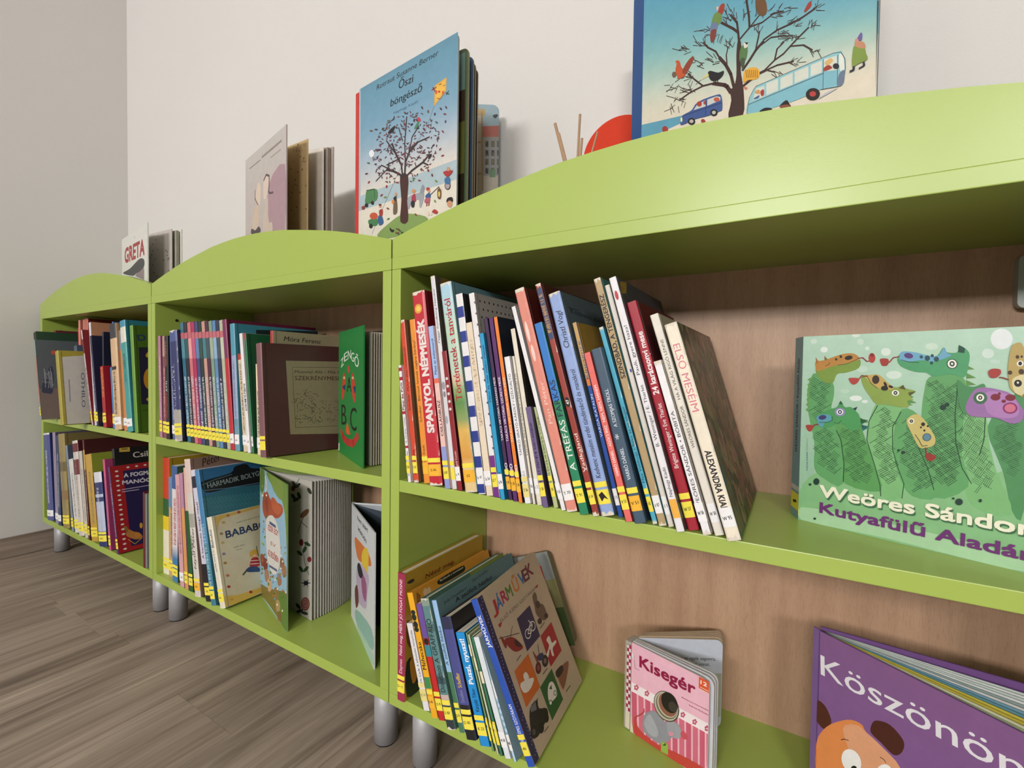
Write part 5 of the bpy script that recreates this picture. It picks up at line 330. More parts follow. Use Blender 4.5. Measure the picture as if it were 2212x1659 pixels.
('r',),('l',230,224,210,17,1064,1552,1163,1619,1286,1617,1289,1585),('l',230,224,210,17,1064,1552,1166,1515,1304,1616,1220,1721),('b',230,224,210,1577,1181,1724,1188,1732,1050,1888,1025,1877,977,1686,967,1646,855,1576,892,1592,1015,1445,935,1394,988,1602,1063),('b',230,224,210,360,1071,754,941,665,873,484,862,350,929),('b',230,224,210,512,1124,615,1114,637,1007,497,1040),('b',230,224,210,1048,555,1165,610,1288,564,1318,422,1261,331,997,368,965,435),('e',47,96,52,12,997,368,57,-35,-32,-33),('e',230,224,210,12,997,368,37,-22,-22,-23),('e',47,96,52,12,1241,393,52,-31,-31,-31),('e',230,224,210,12,1241,393,34,-21,-22,-22),('p',47,96,52,1104,546,1214,557,1181,489),('b',138,38,36,338,1802,476,1780,622,1696,756,1519,753,1447,524,1506,383,1661),('b',58,28,28,608,1678,743,1538,728,1485,585,1582),('m',58,48,44,16,260,1899,354,1723),('m',58,48,44,12,205,1891,810,1689,682,1874,500,1744),('b',138,38,36,254,1890,314,1837,348,1715,279,1691),
('b',106,84,68,1641,1987,1776,2027,1804,1945,1763,1824,1925,1698,1902,1485,1726,1485,1558,1670,1591,1818),('e',44,36,32,12,1584,1538,75,-36,-38,-42),('e',44,36,32,12,1876,1511,70,-32,-36,-38),('b',60,52,48,1667,1866,1806,1833,1783,1733,1644,1767),('b',138,58,52,1009,1266,1074,1132,1068,986,1014,1064),('e',90,36,32,20,1004,971,84,-46,-65,-72),('e',138,74,68,12,1004,971,42,-23,-32,-36),('e',44,40,36,20,1286,944,97,-53,-70,-74),('e',122,106,96,12,1286,944,44,-24,-32,-34),('l',44,58,90,18,1248,1269,1159,1087,1187,1047),('b',44,58,90,1074,1132,1293,1092,1274,1001,1113,1036),('b',138,90,68,1496,599,2035,542,1950,426,1524,276,1498,495),('b',44,36,32,1490,628,1785,596,1763,503,1515,511),('b',200,160,136,1492,524,1500,392,1524,276,1457,316),('b',28,30,32,354,645,630,636,606,512,819,382,774,269,515,251,282,248,192,395),('e',15,15,16,20,261,350,92,-60,-60,-69),('e',74,74,74,12,261,350,42,-28,-29,-34),
('e',15,15,16,12,478,275,81,-52,-54,-59),('e',15,15,16,12,722,279,62,-39,-47,-49),('m',28,30,32,20,531,558,663,640),('p',106,110,112,366,660,579,644,537,532,365,594),('m',106,98,88,16,457,1388,627,1397),('m',106,98,88,20,1513,1438,1727,1449),('m',106,98,88,17,1074,821,1267,819),('m',106,98,88,19,1599,207,1812,192),('m',106,98,88,16,531,173,700,159),('h',),('e',138,144,184,5,113,2613,14,-6,-6,-9),('e',138,144,184,5,113,2554,15,-6,-6,-9),('e',138,144,184,5,45,2525,14,-6,-6,-9),('e',138,144,184,5,48,2465,14,-6,-6,-9),('e',138,144,184,5,107,2381,14,-7,-6,-9),('e',138,144,184,5,100,2325,14,-6,-6,-9),('e',138,144,184,5,96,2269,14,-6,-7,-9),('e',138,144,184,5,68,2224,14,-7,-6,-9),('e',138,144,184,5,92,2155,14,-7,-6,-9),('e',138,144,184,5,93,2097,14,-7,-6,-9),('e',138,144,184,5,92,2040,14,-7,-6,-9),('e',138,144,184,5,60,1998,14,-7,-6,-9),('e',138,144,184,5,82,1930,14,-7,-6,-9),('e',138,144,184,5,80,1874,14,-7,-6,-9),
('e',138,144,184,5,106,1803,14,-7,-6,-8),('e',138,144,184,5,127,1735,14,-7,-6,-8),('e',138,144,184,5,125,1680,14,-8,-6,-9),('e',138,144,184,5,94,1639,14,-8,-6,-8),('e',138,144,184,5,88,1586,13,-8,-6,-8),('e',138,144,184,5,75,1536,14,-7,-6,-8),('e',138,144,184,5,58,1489,14,-7,-6,-7),('e',138,144,184,5,58,1433,14,-7,-6,-7),('e',138,144,184,5,92,1359,14,-8,-6,-8),('e',138,144,184,5,82,1309,14,-8,-6,-8),('e',138,144,184,5,87,1250,14,-8,-6,-8),('e',138,144,184,5,127,1172,14,-8,-6,-8),('e',138,144,184,5,100,1132,14,-8,-6,-8),('e',138,144,184,5,103,1075,14,-9,-6,-8),('e',138,144,184,5,80,1033,13,-8,-6,-7),('e',138,144,184,5,64,987,14,-8,-5,-7),('e',138,144,184,5,88,919,13,-9,-6,-8),('e',138,144,184,5,74,872,14,-8,-5,-7),('e',138,144,184,5,103,800,14,-9,-6,-7),('e',138,144,184,5,141,722,13,-9,-6,-7),('e',138,144,184,5,117,682,14,-8,-6,-7),('e',138,144,184,5,81,651,13,-9,-6,-7),('e',138,144,184,5,135,562,14,-9,-6,-7),
('e',138,144,184,5,128,512,14,-9,-6,-7),('e',138,144,184,5,124,461,14,-9,-6,-7),('e',138,144,184,5,138,398,14,-9,-6,-7),('e',138,144,184,5,128,351,14,-9,-6,-7),('e',138,144,184,5,131,295,13,-9,-6,-7),('e',138,144,184,5,99,263,13,-9,-6,-7),('e',138,144,184,5,146,177,14,-9,-6,-6),('e',138,144,184,5,146,125,13,-10,-6,-7),('e',138,144,184,5,87,112,13,-9,-6,-7),('r',),],
'mokus': [('p',143,182,204,0,0,2500,0,2500,3532,0,3532),('b',111,140,58,683,3527,2495,3527,2495,1988,2326,2786,1855,3194,1093,3292),('b',95,122,52,28,3527,471,3513,399,2970,29,2896),('b',125,148,64,958,3527,2091,3515,2093,3072,1356,3163),('b',163,70,42,253,2596,399,2895,754,3005,1094,2856,1734,2924,2094,2936,2153,2779,1736,2540,1096,2419,686,2244,327,2346),('b',184,90,52,1094,2856,1356,2984,1795,2903,2094,2902,1857,2674,1357,2626),('l',216,208,200,91,542,3375,684,3139,571,2967),('b',138,58,36,472,2720,684,2841,893,2554,685,2393),('b',122,106,52,5,274,828,456,1865,760,2495,894,2495,22,1868,26,829,45,5,5),('b',90,122,52,1364,541,2495,839,2495,27,2107,21),('b',138,74,48,45,1111,430,1214,489,980,136,828),('b',122,58,40,343,1087,716,1189,772,960,431,809),('b',138,90,58,1934,1585,2239,1667,2286,1458,2007,1331),('b',154,106,74,2112,1469,2411,1553,2457,1346,2184,1219),('b',160,112,80,489,828,855,935,910,708,575,554),
('b',154,112,80,1691,1121,2007,1214,2056,1003,1767,865),('b',138,106,64,1441,677,1767,781,1817,567,1518,419),('b',168,138,96,1569,402,1890,511,1939,300,1645,147),('b',122,90,52,1695,167,2011,280,2060,71,1770,5),('b',192,160,128,772,660,1127,769,1180,546,856,391),('h',),('e',74,106,42,6,940,1504,81,25,0,-33),('e',95,122,48,6,236,770,88,30,0,-34),('e',106,138,176,6,1042,1663,80,23,0,-33),('e',224,216,192,6,665,2893,84,17,0,-34),('e',224,216,192,6,291,2811,88,19,0,-34),('e',138,160,72,6,264,1486,88,26,0,-34),('e',95,122,48,6,1661,1000,74,25,0,-32),('e',138,160,72,6,1539,1272,76,24,0,-32),('e',168,112,60,6,231,666,89,30,0,-35),('e',106,138,176,6,1172,990,79,27,0,-33),('e',138,160,72,6,904,561,82,29,0,-33),('e',138,160,72,6,380,1483,87,25,0,-34),('e',95,122,48,6,1060,963,80,26,0,-34),('e',224,216,192,6,1511,922,76,26,0,-32),('e',168,112,60,6,1771,1266,73,25,0,-31),('e',168,112,60,6,1284,435,78,29,0,-33),
('e',74,106,42,6,883,590,82,29,0,-34),('e',168,112,60,6,1985,1880,71,21,0,-31),('e',74,106,42,6,1422,518,77,28,1,-32),('e',95,122,48,6,1243,900,78,27,0,-33),('e',168,112,60,6,419,1917,86,23,0,-34),('e',95,122,48,6,507,1729,86,24,0,-34),('e',106,138,176,6,2365,1988,68,20,1,-30),('e',168,112,60,6,1532,526,76,28,0,-32),('e',224,216,192,6,980,1231,81,26,1,-33),('e',95,122,48,6,1546,1180,75,25,0,-32),('e',74,106,42,6,2333,1288,68,24,1,-30),('e',168,112,60,6,280,1026,88,27,0,-35),('e',224,216,192,6,1700,351,74,29,0,-32),('e',74,106,42,6,844,1154,82,26,0,-33),('e',168,112,60,6,999,392,81,30,0,-33),('e',95,122,48,6,547,2783,85,19,0,-34),('e',74,106,42,6,675,2323,84,20,0,-34),('e',224,216,192,6,752,1129,83,27,0,-33),('e',106,138,176,6,320,1818,88,23,0,-35),('e',224,216,192,6,826,1495,83,25,0,-33),('e',224,216,192,6,2165,1593,69,22,0,-31),('e',224,216,192,6,2420,935,68,25,1,-30),('e',138,160,72,6,2357,1858,68,21,0,-30),
('e',95,122,48,6,506,1250,86,27,0,-34),('e',168,112,60,6,1327,942,78,26,1,-33),('e',106,138,176,6,837,1486,82,24,0,-34),('e',138,160,72,6,1052,935,80,27,0,-34),('e',106,138,176,6,1794,1128,73,25,0,-31),('e',224,216,192,6,1716,757,74,27,0,-32),('e',74,106,42,6,2243,745,69,26,0,-30),('e',224,216,192,6,2026,1372,70,23,0,-31),('e',224,216,192,6,1112,1067,79,26,0,-33),('e',138,160,72,6,271,2873,88,18,0,-35),('e',106,138,176,6,1221,1635,79,23,0,-33),('e',138,160,72,6,245,3054,88,17,0,-35),('e',106,138,176,6,1449,407,77,29,0,-33),('e',106,138,176,6,175,618,89,30,0,-35),('e',168,112,60,6,1069,839,80,27,0,-33),('e',95,122,48,6,1597,1161,74,25,0,-32),('e',224,216,192,6,2139,372,69,28,0,-31),('e',138,160,72,6,1316,1357,77,24,0,-33),('e',168,112,60,6,377,2123,87,22,0,-34),('e',106,138,176,6,1313,785,78,27,0,-33),('e',106,138,176,6,168,404,90,32,0,-35),('e',95,122,48,6,1034,754,81,28,0,-33),('e',74,106,42,6,1940,1511,71,23,0,-31),
('e',168,112,60,6,2167,881,69,25,0,-31),('e',168,112,60,6,1407,466,77,29,0,-32),('e',106,138,176,6,1971,1129,71,24,0,-31),('e',138,160,72,6,954,1406,82,25,1,-33),('e',74,106,42,6,2046,661,71,27,0,-31),('e',224,216,192,6,2036,1696,71,22,0,-31),('e',95,122,48,6,1017,1698,80,23,0,-33),('e',138,160,72,6,2010,1236,71,24,0,-31),('r',),('b',213,211,204,616,1926,685,2281,1228,2494,1674,2384,1920,2066,1981,1669,1741,1208,1297,988,896,1112,687,1420),('t',168,56,60,'EZER EGY',853,2019,1798,2102,143,0.02,0),('t',168,56,60,'ÉV',1097,1689,1552,1743,93,0.01,0),('t',168,56,60,'AZ ERDŐBEN',827,1350,1801,1438,157,0.02,0),('m',74,90,122,78,989,2246,1550,2282),('m',74,90,122,63,964,1097,1679,1205),],
'csiga': [('p',189,184,174,0,0,2447,0,2447,3492,0,3492),('e',47,54,38,20,1644,3295,85,-68,-67,-31),('e',47,54,38,20,1807,3284,127,79,48,-24),('e',47,54,38,20,1872,3045,58,-77,-71,-26),('e',47,54,38,20,1612,2966,86,-66,-67,-32),('e',47,54,38,20,2343,3232,79,-65,-62,-30),('e',47,54,38,20,1743,2916,146,71,38,-29),('l',42,42,32,20,1478,3342,1742,3310,1883,3473),('e',90,28,32,20,1598,3180,92,14,0,-72),('l',74,58,32,20,1811,2069,1971,2388,2252,2724),('e',106,74,44,20,2128,2630,184,139,84,-31),('m',74,58,32,20,1971,2388,2254,2304),('l',58,68,36,24,2322,1127,2133,1396,2069,1699,2256,1954),('e',47,74,36,20,1910,1573,127,-29,-48,-44),('e',47,74,36,20,2132,1714,81,98,63,-6),('e',47,74,36,20,2256,1884,139,-14,-36,-44),('e',47,74,36,20,1976,1178,83,-58,-65,-37),('e',47,74,36,20,2197,1236,103,96,56,-12),('e',110,28,34,20,1986,1865,95,21,0,-89),('e',122,32,36,20,2350,1520,92,23,1,-69),('e',26,28,36,20,2198,883,112,31,1,-57),
('m',26,28,36,20,2198,883,2396,937,2198,883,2298,825,2198,883,2097,769,2198,883,1996,828,2198,883,2099,942,2198,883,2300,995),('e',106,36,31,20,2169,343,199,60,1,-170),('h',),('m',208,160,144,14,2319,388,2299,319,2299,319,2245,256,2245,256,2170,215,2170,215,2094,209,2094,209,2038,239,2038,239,2018,297,2018,297,2038,368,2038,368,2094,431,2094,431,2169,471,2169,471,2244,476,2244,476,2299,445,2299,445,2319,388,2263,371,2251,328,2251,328,2217,288,2217,288,2170,263,2170,263,2122,259,2122,259,2088,278,2088,278,2075,314,2075,314,2088,358,2088,358,2122,398,2122,398,2169,423,2169,423,2216,426,2216,426,2251,407,2251,407,2263,371,2213,356,2207,336,2207,336,2191,317,2191,317,2170,306,2170,306,2148,304,2148,304,2131,313,2131,313,2125,330,2125,330,2131,350,2131,350,2147,369,2147,369,2169,380,2169,380,2191,382,2191,382,2207,373,2207,373,2213,356),('r',),('e',44,42,32,20,1851,192,108,-38,-58,-45),('e',44,42,32,20,1916,86,156,81,26,-31),
('e',44,42,32,20,2139,103,153,16,-25,-47),],
'nemakar': [('p',205,208,210,0,0,2470,0,2470,2880,0,2880),('t',22,24,28,'Nem akart',715,2660,1839,2695,109,0.02,0),('t',22,24,28,'lefeküdni',802,2443,1708,2405,109,0.02,0),('b',208,120,60,426,2145,1047,2227,1918,2266,2187,2089,1650,1921,901,1745,570,1865),('b',224,192,60,1208,1953,1570,2271,1918,2266,1797,1695,1443,1588),('b',184,168,192,743,1619,1931,1778,1807,1294,1677,923,765,780),('b',154,90,128,1219,1565,1732,1512,1673,1079,1306,1144),('b',32,36,42,744,1552,982,1707,1369,1591,1146,1406,878,1401),('b',106,58,52,460,856,757,1082,928,750,606,471),('b',138,176,172,607,437,2223,749,2362,340,783,108),('b',168,196,184,783,108,2388,295,2395,30,1108,5),],
'bababo': [('p',201,191,160,0,0,2400,0,2400,2364,0,2364),('b',201,166,80,87,2329,669,2333,1310,2359,1294,2298,658,2259,213,2222,103,1955,100,2178),('b',207,174,80,5,295,333,197,929,150,908,26,23,19),('t',28,44,84,'BABABÓ',279,1712,1398,1700,193,0.02,0),('t',90,84,72,'VARRÓ ISTVÁN KÖTETE',582,2017,1248,2029,37,0,0),('t',90,84,72,'Csukás István',419,1397,709,1393,43,0,0),('t',90,84,72,'meséi',480,1314,628,1312,36,0,0),('b',208,162,58,797,1107,870,1198,1003,1175,1019,1034,951,980,825,1041),('e',224,184,152,12,938,1022,60,-19,-8,-51),('b',168,40,44,780,885,855,992,1007,961,1032,760,908,726,765,795),('m',230,220,208,19,807,932,1032,876,782,853,1030,792),('b',36,64,106,642,744,783,789,983,701,1002,579,851,614,687,672),('m',58,74,44,46,657,720,552,646),('m',74,74,68,19,1032,992,1019,1267),('e',168,120,58,12,409,2284,46,-12,-5,-37),('e',168,72,58,12,703,2305,48,-12,-6,-37),('e',176,152,80,12,270,2132,45,-12,-5,-36),
('e',138,122,74,12,176,1860,45,-12,-5,-35),('e',184,160,96,12,176,1621,44,-14,-5,-36),('e',122,122,138,12,158,1333,44,-14,-6,-35),('e',154,122,58,12,157,1096,44,-15,-5,-35),('e',184,112,74,12,171,765,43,-16,-5,-35),('e',168,44,36,12,156,482,43,-17,-5,-34),('e',168,44,36,12,677,143,46,-18,-6,-35),('e',200,154,64,12,183,149,43,-18,-6,-34),],
'harm': [('p',44,104,120,0,0,2500,0,2500,3566,0,3566),('p',47,106,152,5,3561,131,3561,712,3561,1678,3561,1568,2845,776,2925,5,2841),('b',18,22,28,9,3177,88,3255,791,3338,927,3494,1248,3522,1392,3375,1715,3277,1704,2902,1406,2878,776,2925,222,2906,55,2979),('l',106,138,154,14,34,3153,332,3227,823,3292),('l',106,138,154,15,57,2998,626,2936,1577,2906),('t',138,154,156,'HARMADIK BOLYGÓ',159,3033,1736,3126,147,0.01,0),('h',),('l',74,144,152,11,5,2766,34,2797,57,2754,25,2724,5,2766),('l',74,144,152,11,92,2757,123,2788,146,2745,115,2715,92,2757),('l',74,144,152,11,182,2748,214,2779,237,2736,205,2705,182,2748),('l',74,144,152,11,273,2739,305,2770,329,2727,296,2696,273,2739),('l',74,144,152,11,365,2730,398,2761,422,2717,389,2686,365,2730),('l',74,144,152,11,459,2721,492,2752,516,2708,483,2677,459,2721),('l',74,144,152,11,553,2711,587,2742,611,2698,577,2667,553,2711),('l',74,144,152,12,649,2702,683,2733,708,2689,674,2657,649,2702),
('l',74,144,152,12,746,2692,781,2723,805,2679,771,2647,746,2692),('l',74,144,152,12,844,2682,879,2714,904,2669,869,2637,844,2682),('l',74,144,152,12,944,2672,979,2704,1005,2659,969,2627,944,2672),('l',74,144,152,12,1045,2662,1081,2694,1106,2648,1070,2616,1045,2662),('l',74,144,152,12,1147,2652,1183,2684,1209,2638,1172,2606,1147,2652),('l',74,144,152,12,1250,2641,1287,2674,1313,2628,1276,2595,1250,2641),('l',74,144,152,12,1355,2631,1392,2664,1419,2617,1381,2584,1355,2631),('l',74,144,152,12,1461,2620,1499,2653,1526,2606,1488,2573,1461,2620),('l',74,144,152,11,39,2691,70,2721,93,2678,61,2648,39,2691),('l',74,144,152,11,128,2682,160,2712,183,2669,151,2639,128,2682),('l',74,144,152,11,219,2672,251,2703,274,2659,242,2629,219,2672),('l',74,144,152,11,310,2662,343,2693,366,2650,334,2619,310,2662),('l',74,144,152,11,403,2653,436,2684,460,2640,427,2609,403,2653),('l',74,144,152,11,497,2643,530,2674,554,2630,521,2599,497,2643),
('l',74,144,152,11,592,2633,626,2664,650,2620,616,2589,592,2633),('l',74,144,152,12,688,2623,722,2654,747,2609,712,2578,688,2623),('l',74,144,152,12,785,2612,820,2644,845,2599,810,2568,785,2612),('l',74,144,152,11,884,2602,919,2634,944,2589,909,2557,884,2602),('l',74,144,152,12,984,2592,1020,2623,1045,2578,1009,2546,984,2592),('l',74,144,152,12,1085,2581,1121,2613,1147,2567,1111,2535,1085,2581),('l',74,144,152,12,1188,2570,1224,2602,1251,2556,1214,2524,1188,2570),('l',74,144,152,12,1292,2559,1329,2592,1355,2545,1318,2513,1292,2559),('l',74,144,152,12,1397,2548,1435,2581,1461,2534,1423,2501,1397,2548),('l',74,144,152,11,5,2636,19,2666,41,2623,10,2593,5,2636),('l',74,144,152,11,76,2626,108,2656,131,2613,99,2583,76,2626),('l',74,144,152,11,166,2616,198,2647,221,2603,189,2573,166,2616),('l',74,144,152,11,257,2606,289,2637,313,2593,280,2563,257,2606),('l',74,144,152,11,349,2596,382,2627,405,2583,372,2553,349,2596),
('l',74,144,152,11,442,2586,475,2617,499,2573,466,2542,442,2586),('l',74,144,152,11,536,2576,570,2607,594,2563,560,2532,536,2576),('l',74,144,152,11,632,2565,666,2597,690,2552,656,2521,632,2565),('l',74,144,152,11,728,2555,763,2586,788,2541,753,2510,728,2555),('l',74,144,152,12,826,2544,861,2576,886,2530,851,2499,826,2544),('l',74,144,152,12,925,2533,961,2565,986,2520,951,2488,925,2533),('l',74,144,152,11,1026,2522,1062,2554,1087,2508,1051,2477,1026,2522),('l',74,144,152,11,1128,2511,1164,2543,1190,2497,1153,2465,1128,2511),('l',74,144,152,12,1231,2500,1268,2532,1294,2486,1257,2454,1231,2500),('l',74,144,152,12,1335,2489,1372,2521,1399,2474,1361,2442,1335,2489),('l',74,144,152,12,1441,2477,1479,2510,1506,2463,1468,2430,1441,2477),('l',74,144,152,10,23,2560,55,2590,77,2547,46,2518,23,2560),('l',74,144,152,11,112,2550,144,2580,167,2537,135,2507,112,2550),('l',74,144,152,11,203,2540,235,2570,258,2527,226,2497,203,2540),
('l',74,144,152,11,294,2529,326,2560,350,2516,317,2486,294,2529),('l',74,144,152,11,386,2519,419,2549,443,2506,410,2475,386,2519),('l',74,144,152,11,480,2508,513,2539,537,2495,504,2464,480,2508),('l',74,144,152,11,575,2497,608,2528,633,2484,599,2453,575,2497),('l',74,144,152,12,670,2487,705,2517,729,2473,695,2442,670,2487),('l',74,144,152,11,768,2475,802,2507,827,2462,792,2430,768,2475),('l',74,144,152,11,866,2464,901,2496,926,2450,891,2419,866,2464),('l',74,144,152,12,966,2453,1001,2484,1027,2439,991,2407,966,2453),('l',74,144,152,12,1066,2441,1102,2473,1128,2427,1092,2395,1066,2441),('l',74,144,152,12,1169,2430,1205,2461,1231,2415,1194,2383,1169,2430),('l',74,144,152,12,1272,2418,1309,2450,1335,2403,1298,2371,1272,2418),('l',74,144,152,12,1377,2406,1415,2438,1441,2391,1403,2359,1377,2406),('l',74,144,152,11,5,2506,5,2535,26,2493,5,2463,5,2506),('l',74,144,152,10,61,2495,92,2525,115,2482,83,2453,61,2495),
('l',74,144,152,11,150,2485,182,2515,205,2472,173,2442,150,2485),('l',74,144,152,11,241,2474,273,2504,296,2461,264,2431,241,2474),('l',74,144,152,11,333,2463,365,2494,389,2450,356,2420,333,2463),('l',74,144,152,11,425,2452,458,2483,482,2439,449,2408,425,2452),('l',74,144,152,11,519,2441,553,2472,577,2427,543,2397,519,2441),('l',74,144,152,11,614,2430,648,2461,673,2416,639,2385,614,2430),('l',74,144,152,12,711,2419,745,2449,770,2405,735,2374,711,2419),('l',74,144,152,12,808,2407,843,2438,868,2393,833,2362,808,2407),('l',74,144,152,12,907,2395,943,2427,968,2381,932,2350,907,2395),('l',74,144,152,12,1007,2384,1043,2415,1069,2369,1033,2338,1007,2384),('l',74,144,152,12,1109,2372,1145,2403,1171,2357,1134,2325,1109,2372),('l',74,144,152,12,1211,2359,1248,2391,1274,2345,1237,2313,1211,2359),('l',74,144,152,12,1315,2347,1353,2379,1379,2332,1342,2300,1315,2347),('l',74,144,152,12,1421,2335,1459,2367,1485,2320,1447,2288,1421,2335),
('l',74,144,152,10,8,2430,39,2460,62,2417,31,2388,8,2430),('l',74,144,152,10,97,2419,128,2449,151,2406,120,2376,97,2419),('l',74,144,152,11,187,2408,219,2438,242,2395,210,2365,187,2408),('l',74,144,152,11,278,2397,310,2427,333,2383,301,2354,278,2397),('l',74,144,152,11,370,2386,403,2416,426,2372,393,2342,370,2386),('l',74,144,152,11,463,2374,496,2405,520,2360,487,2330,463,2374),('l',74,144,152,11,558,2363,591,2393,615,2349,582,2318,558,2363),('l',74,144,152,11,653,2351,687,2381,712,2337,677,2306,653,2351),('l',74,144,152,11,750,2339,784,2370,809,2325,775,2294,750,2339),('l',74,144,152,11,848,2327,883,2358,908,2312,873,2282,848,2327),('l',74,144,152,12,947,2315,983,2346,1008,2300,972,2269,947,2315),('l',74,144,152,11,1048,2302,1084,2334,1109,2288,1073,2256,1048,2302),('l',74,144,152,12,1150,2290,1186,2321,1212,2275,1175,2244,1150,2290),('l',74,144,152,12,1253,2277,1290,2309,1316,2262,1279,2231,1253,2277),
('l',74,144,152,12,1357,2264,1395,2296,1421,2249,1384,2217,1357,2264),('l',74,144,152,10,5,2376,5,2406,11,2363,5,2334,5,2376),('l',74,144,152,11,45,2365,77,2395,99,2352,68,2322,45,2365),('l',74,144,152,11,135,2354,166,2383,189,2340,157,2311,135,2354),('l',74,144,152,10,225,2342,257,2372,280,2329,248,2299,225,2342),('l',74,144,152,11,316,2331,349,2361,372,2317,340,2287,316,2331),('l',74,144,152,11,409,2319,442,2349,465,2305,432,2275,409,2319),('l',74,144,152,11,502,2307,536,2337,560,2293,526,2263,502,2307),('l',74,144,152,11,597,2295,631,2325,655,2281,621,2250,597,2295),('l',74,144,152,11,693,2283,728,2313,752,2268,718,2238,693,2283),('l',74,144,152,12,791,2271,825,2301,850,2256,815,2225,791,2271),('l',74,144,152,11,889,2258,924,2289,949,2243,914,2212,889,2258),('l',74,144,152,11,989,2245,1024,2276,1050,2230,1014,2199,989,2245),('l',74,144,152,11,1090,2232,1126,2264,1152,2217,1115,2186,1090,2232),
('l',74,144,152,12,1192,2219,1229,2251,1255,2204,1218,2173,1192,2219),('l',74,144,152,12,1296,2206,1333,2238,1359,2191,1322,2159,1296,2206),('l',74,144,152,12,1401,2193,1438,2225,1465,2177,1427,2146,1401,2193),('l',74,144,152,11,5,2301,24,2330,46,2287,15,2258,5,2301),('l',74,144,152,11,81,2289,113,2318,136,2275,104,2246,81,2289),('l',74,144,152,11,171,2277,203,2307,226,2263,194,2234,171,2277),('l',74,144,152,11,262,2265,294,2295,317,2251,285,2222,262,2265),('l',74,144,152,11,354,2253,386,2283,410,2239,377,2209,354,2253),('l',74,144,152,11,446,2241,480,2271,503,2226,470,2197,446,2241),('l',74,144,152,11,541,2229,574,2259,598,2214,565,2184,541,2229),('l',74,144,152,11,636,2216,670,2246,694,2201,660,2171,636,2216),('l',74,144,152,11,732,2203,767,2234,791,2188,757,2158,732,2203),('l',74,144,152,11,830,2190,865,2221,890,2175,855,2145,830,2190),('l',74,144,152,11,929,2177,964,2208,989,2162,954,2132,929,2177),
('l',74,144,152,12,1029,2164,1065,2195,1090,2149,1055,2118,1029,2164),('l',74,144,152,12,1131,2151,1167,2182,1193,2135,1156,2104,1131,2151),('l',74,144,152,12,1233,2137,1270,2168,1296,2121,1259,2090,1233,2137),('l',74,144,152,11,1338,2123,1375,2155,1401,2108,1364,2076,1338,2123),('l',74,144,152,11,5,2248,5,2276,5,2234,5,2205,5,2248),('l',74,144,152,11,30,2236,61,2265,84,2222,53,2193,30,2236),('l',74,144,152,11,119,2224,150,2253,173,2209,142,2180,119,2224),('l',74,144,152,11,209,2211,241,2241,264,2197,232,2168,209,2211),('l',74,144,152,11,300,2199,332,2228,356,2184,323,2155,300,2199),('l',74,144,152,11,392,2186,425,2216,449,2172,416,2142,392,2186),('l',74,144,152,11,486,2174,519,2203,543,2159,510,2129,486,2174),('l',74,144,152,11,580,2161,614,2191,638,2146,604,2116,580,2161),('l',74,144,152,11,676,2148,710,2178,735,2133,700,2103,676,2148),('l',74,144,152,12,773,2135,807,2165,832,2119,798,2089,773,2135),
('l',74,144,152,11,871,2121,906,2152,931,2106,896,2076,871,2121),('l',74,144,152,12,970,2108,1006,2138,1031,2092,996,2062,970,2108),('l',74,144,152,12,1071,2094,1107,2125,1133,2078,1097,2048,1071,2094),('l',74,144,152,12,1173,2080,1210,2111,1235,2064,1199,2034,1173,2080),('l',74,144,152,12,1276,2066,1313,2097,1340,2050,1302,2019,1276,2066),('l',74,144,152,12,1381,2052,1419,2083,1445,2036,1407,2005,1381,2052),('r',),],
'b7': [('p',138,110,100,0,0,2600,0,2600,3749,0,3749),('t',42,28,28,'Péter',301,3479,794,3591,226,0,0.3),],
'elso': [('p',59,58,40,0,0,2800,0,2800,2851,0,2851),('p',44,90,122,0,0,84,0,140,1140,0,1425),('p',47,90,60,84,0,336,0,252,1710,140,1140),],
'dots': [('p',168,163,156,0,0,2500,0,2500,3445,0,3445),],
'kedvenc': [('p',86,100,106,0,0,2700,0,2700,3401,0,3401),('t',28,36,44,'Kedvenc meséim',218,3070,1962,3015,96,0,0.2),('m',56,70,74,21,150,3157,556,3152),],
'pauli': [('p',60,60,68,0,0,2600,0,2600,3559,0,3559),('p',154,122,44,145,3505,492,3554,310,3352,5,3299),('t',42,36,24,'15',109,3383,242,3390,59,0,0),('p',78,80,78,0,0,2600,0,2600,2563,0,2563),],
'peggy': [('p',90,82,72,0,0,2700,0,2700,3819,0,3819),('p',122,90,40,174,3814,424,3814,406,3755,157,3712),],
'tortenet': [('p',108,148,160,0,0,2500,0,2500,3662,0,3662),('p',136,168,144,0,1099,2500,1099,2500,2747,0,2747),],
'takacs3': [('p',28,36,48,63,0,2100,0,2100,3012,63,3012),('b',60,26,32,633,2104,739,2129,733,2018,634,2018),],
'dayner': [('p',184,146,46,0,0,2500,0,2500,2442,0,2442),('t',106,36,24,'Nézd meg,',562,2141,1485,2142,93,0.02,0.1),('b',44,42,44,48,2255,122,2280,236,2264,229,2213,123,2213),('b',122,74,36,44,1539,203,1359,244,905,54,1108),('b',31,42,36,41,741,324,645,446,24,59,61),('b',200,134,44,131,693,284,720,326,314,210,243),],
'mehecske': [('p',207,143,46,0,0,2500,0,2500,2209,0,2209),('b',34,40,31,685,2111,770,2175,1477,2178,1581,2127,1504,2051,880,2052,738,2078),('t',232,220,176,'Barátunk a természet',765,2122,1531,2124,40,0.01,0),('e',216,184,138,12,321,2092,56,-22,-22,-70),('e',216,184,138,12,420,2079,50,-19,-19,-61),('h',),('m',138,90,32,18,104,2163,39,1885,121,2146,59,1877,139,2129,79,1869,156,2112,99,1860,174,2095,119,1852),('r',),],
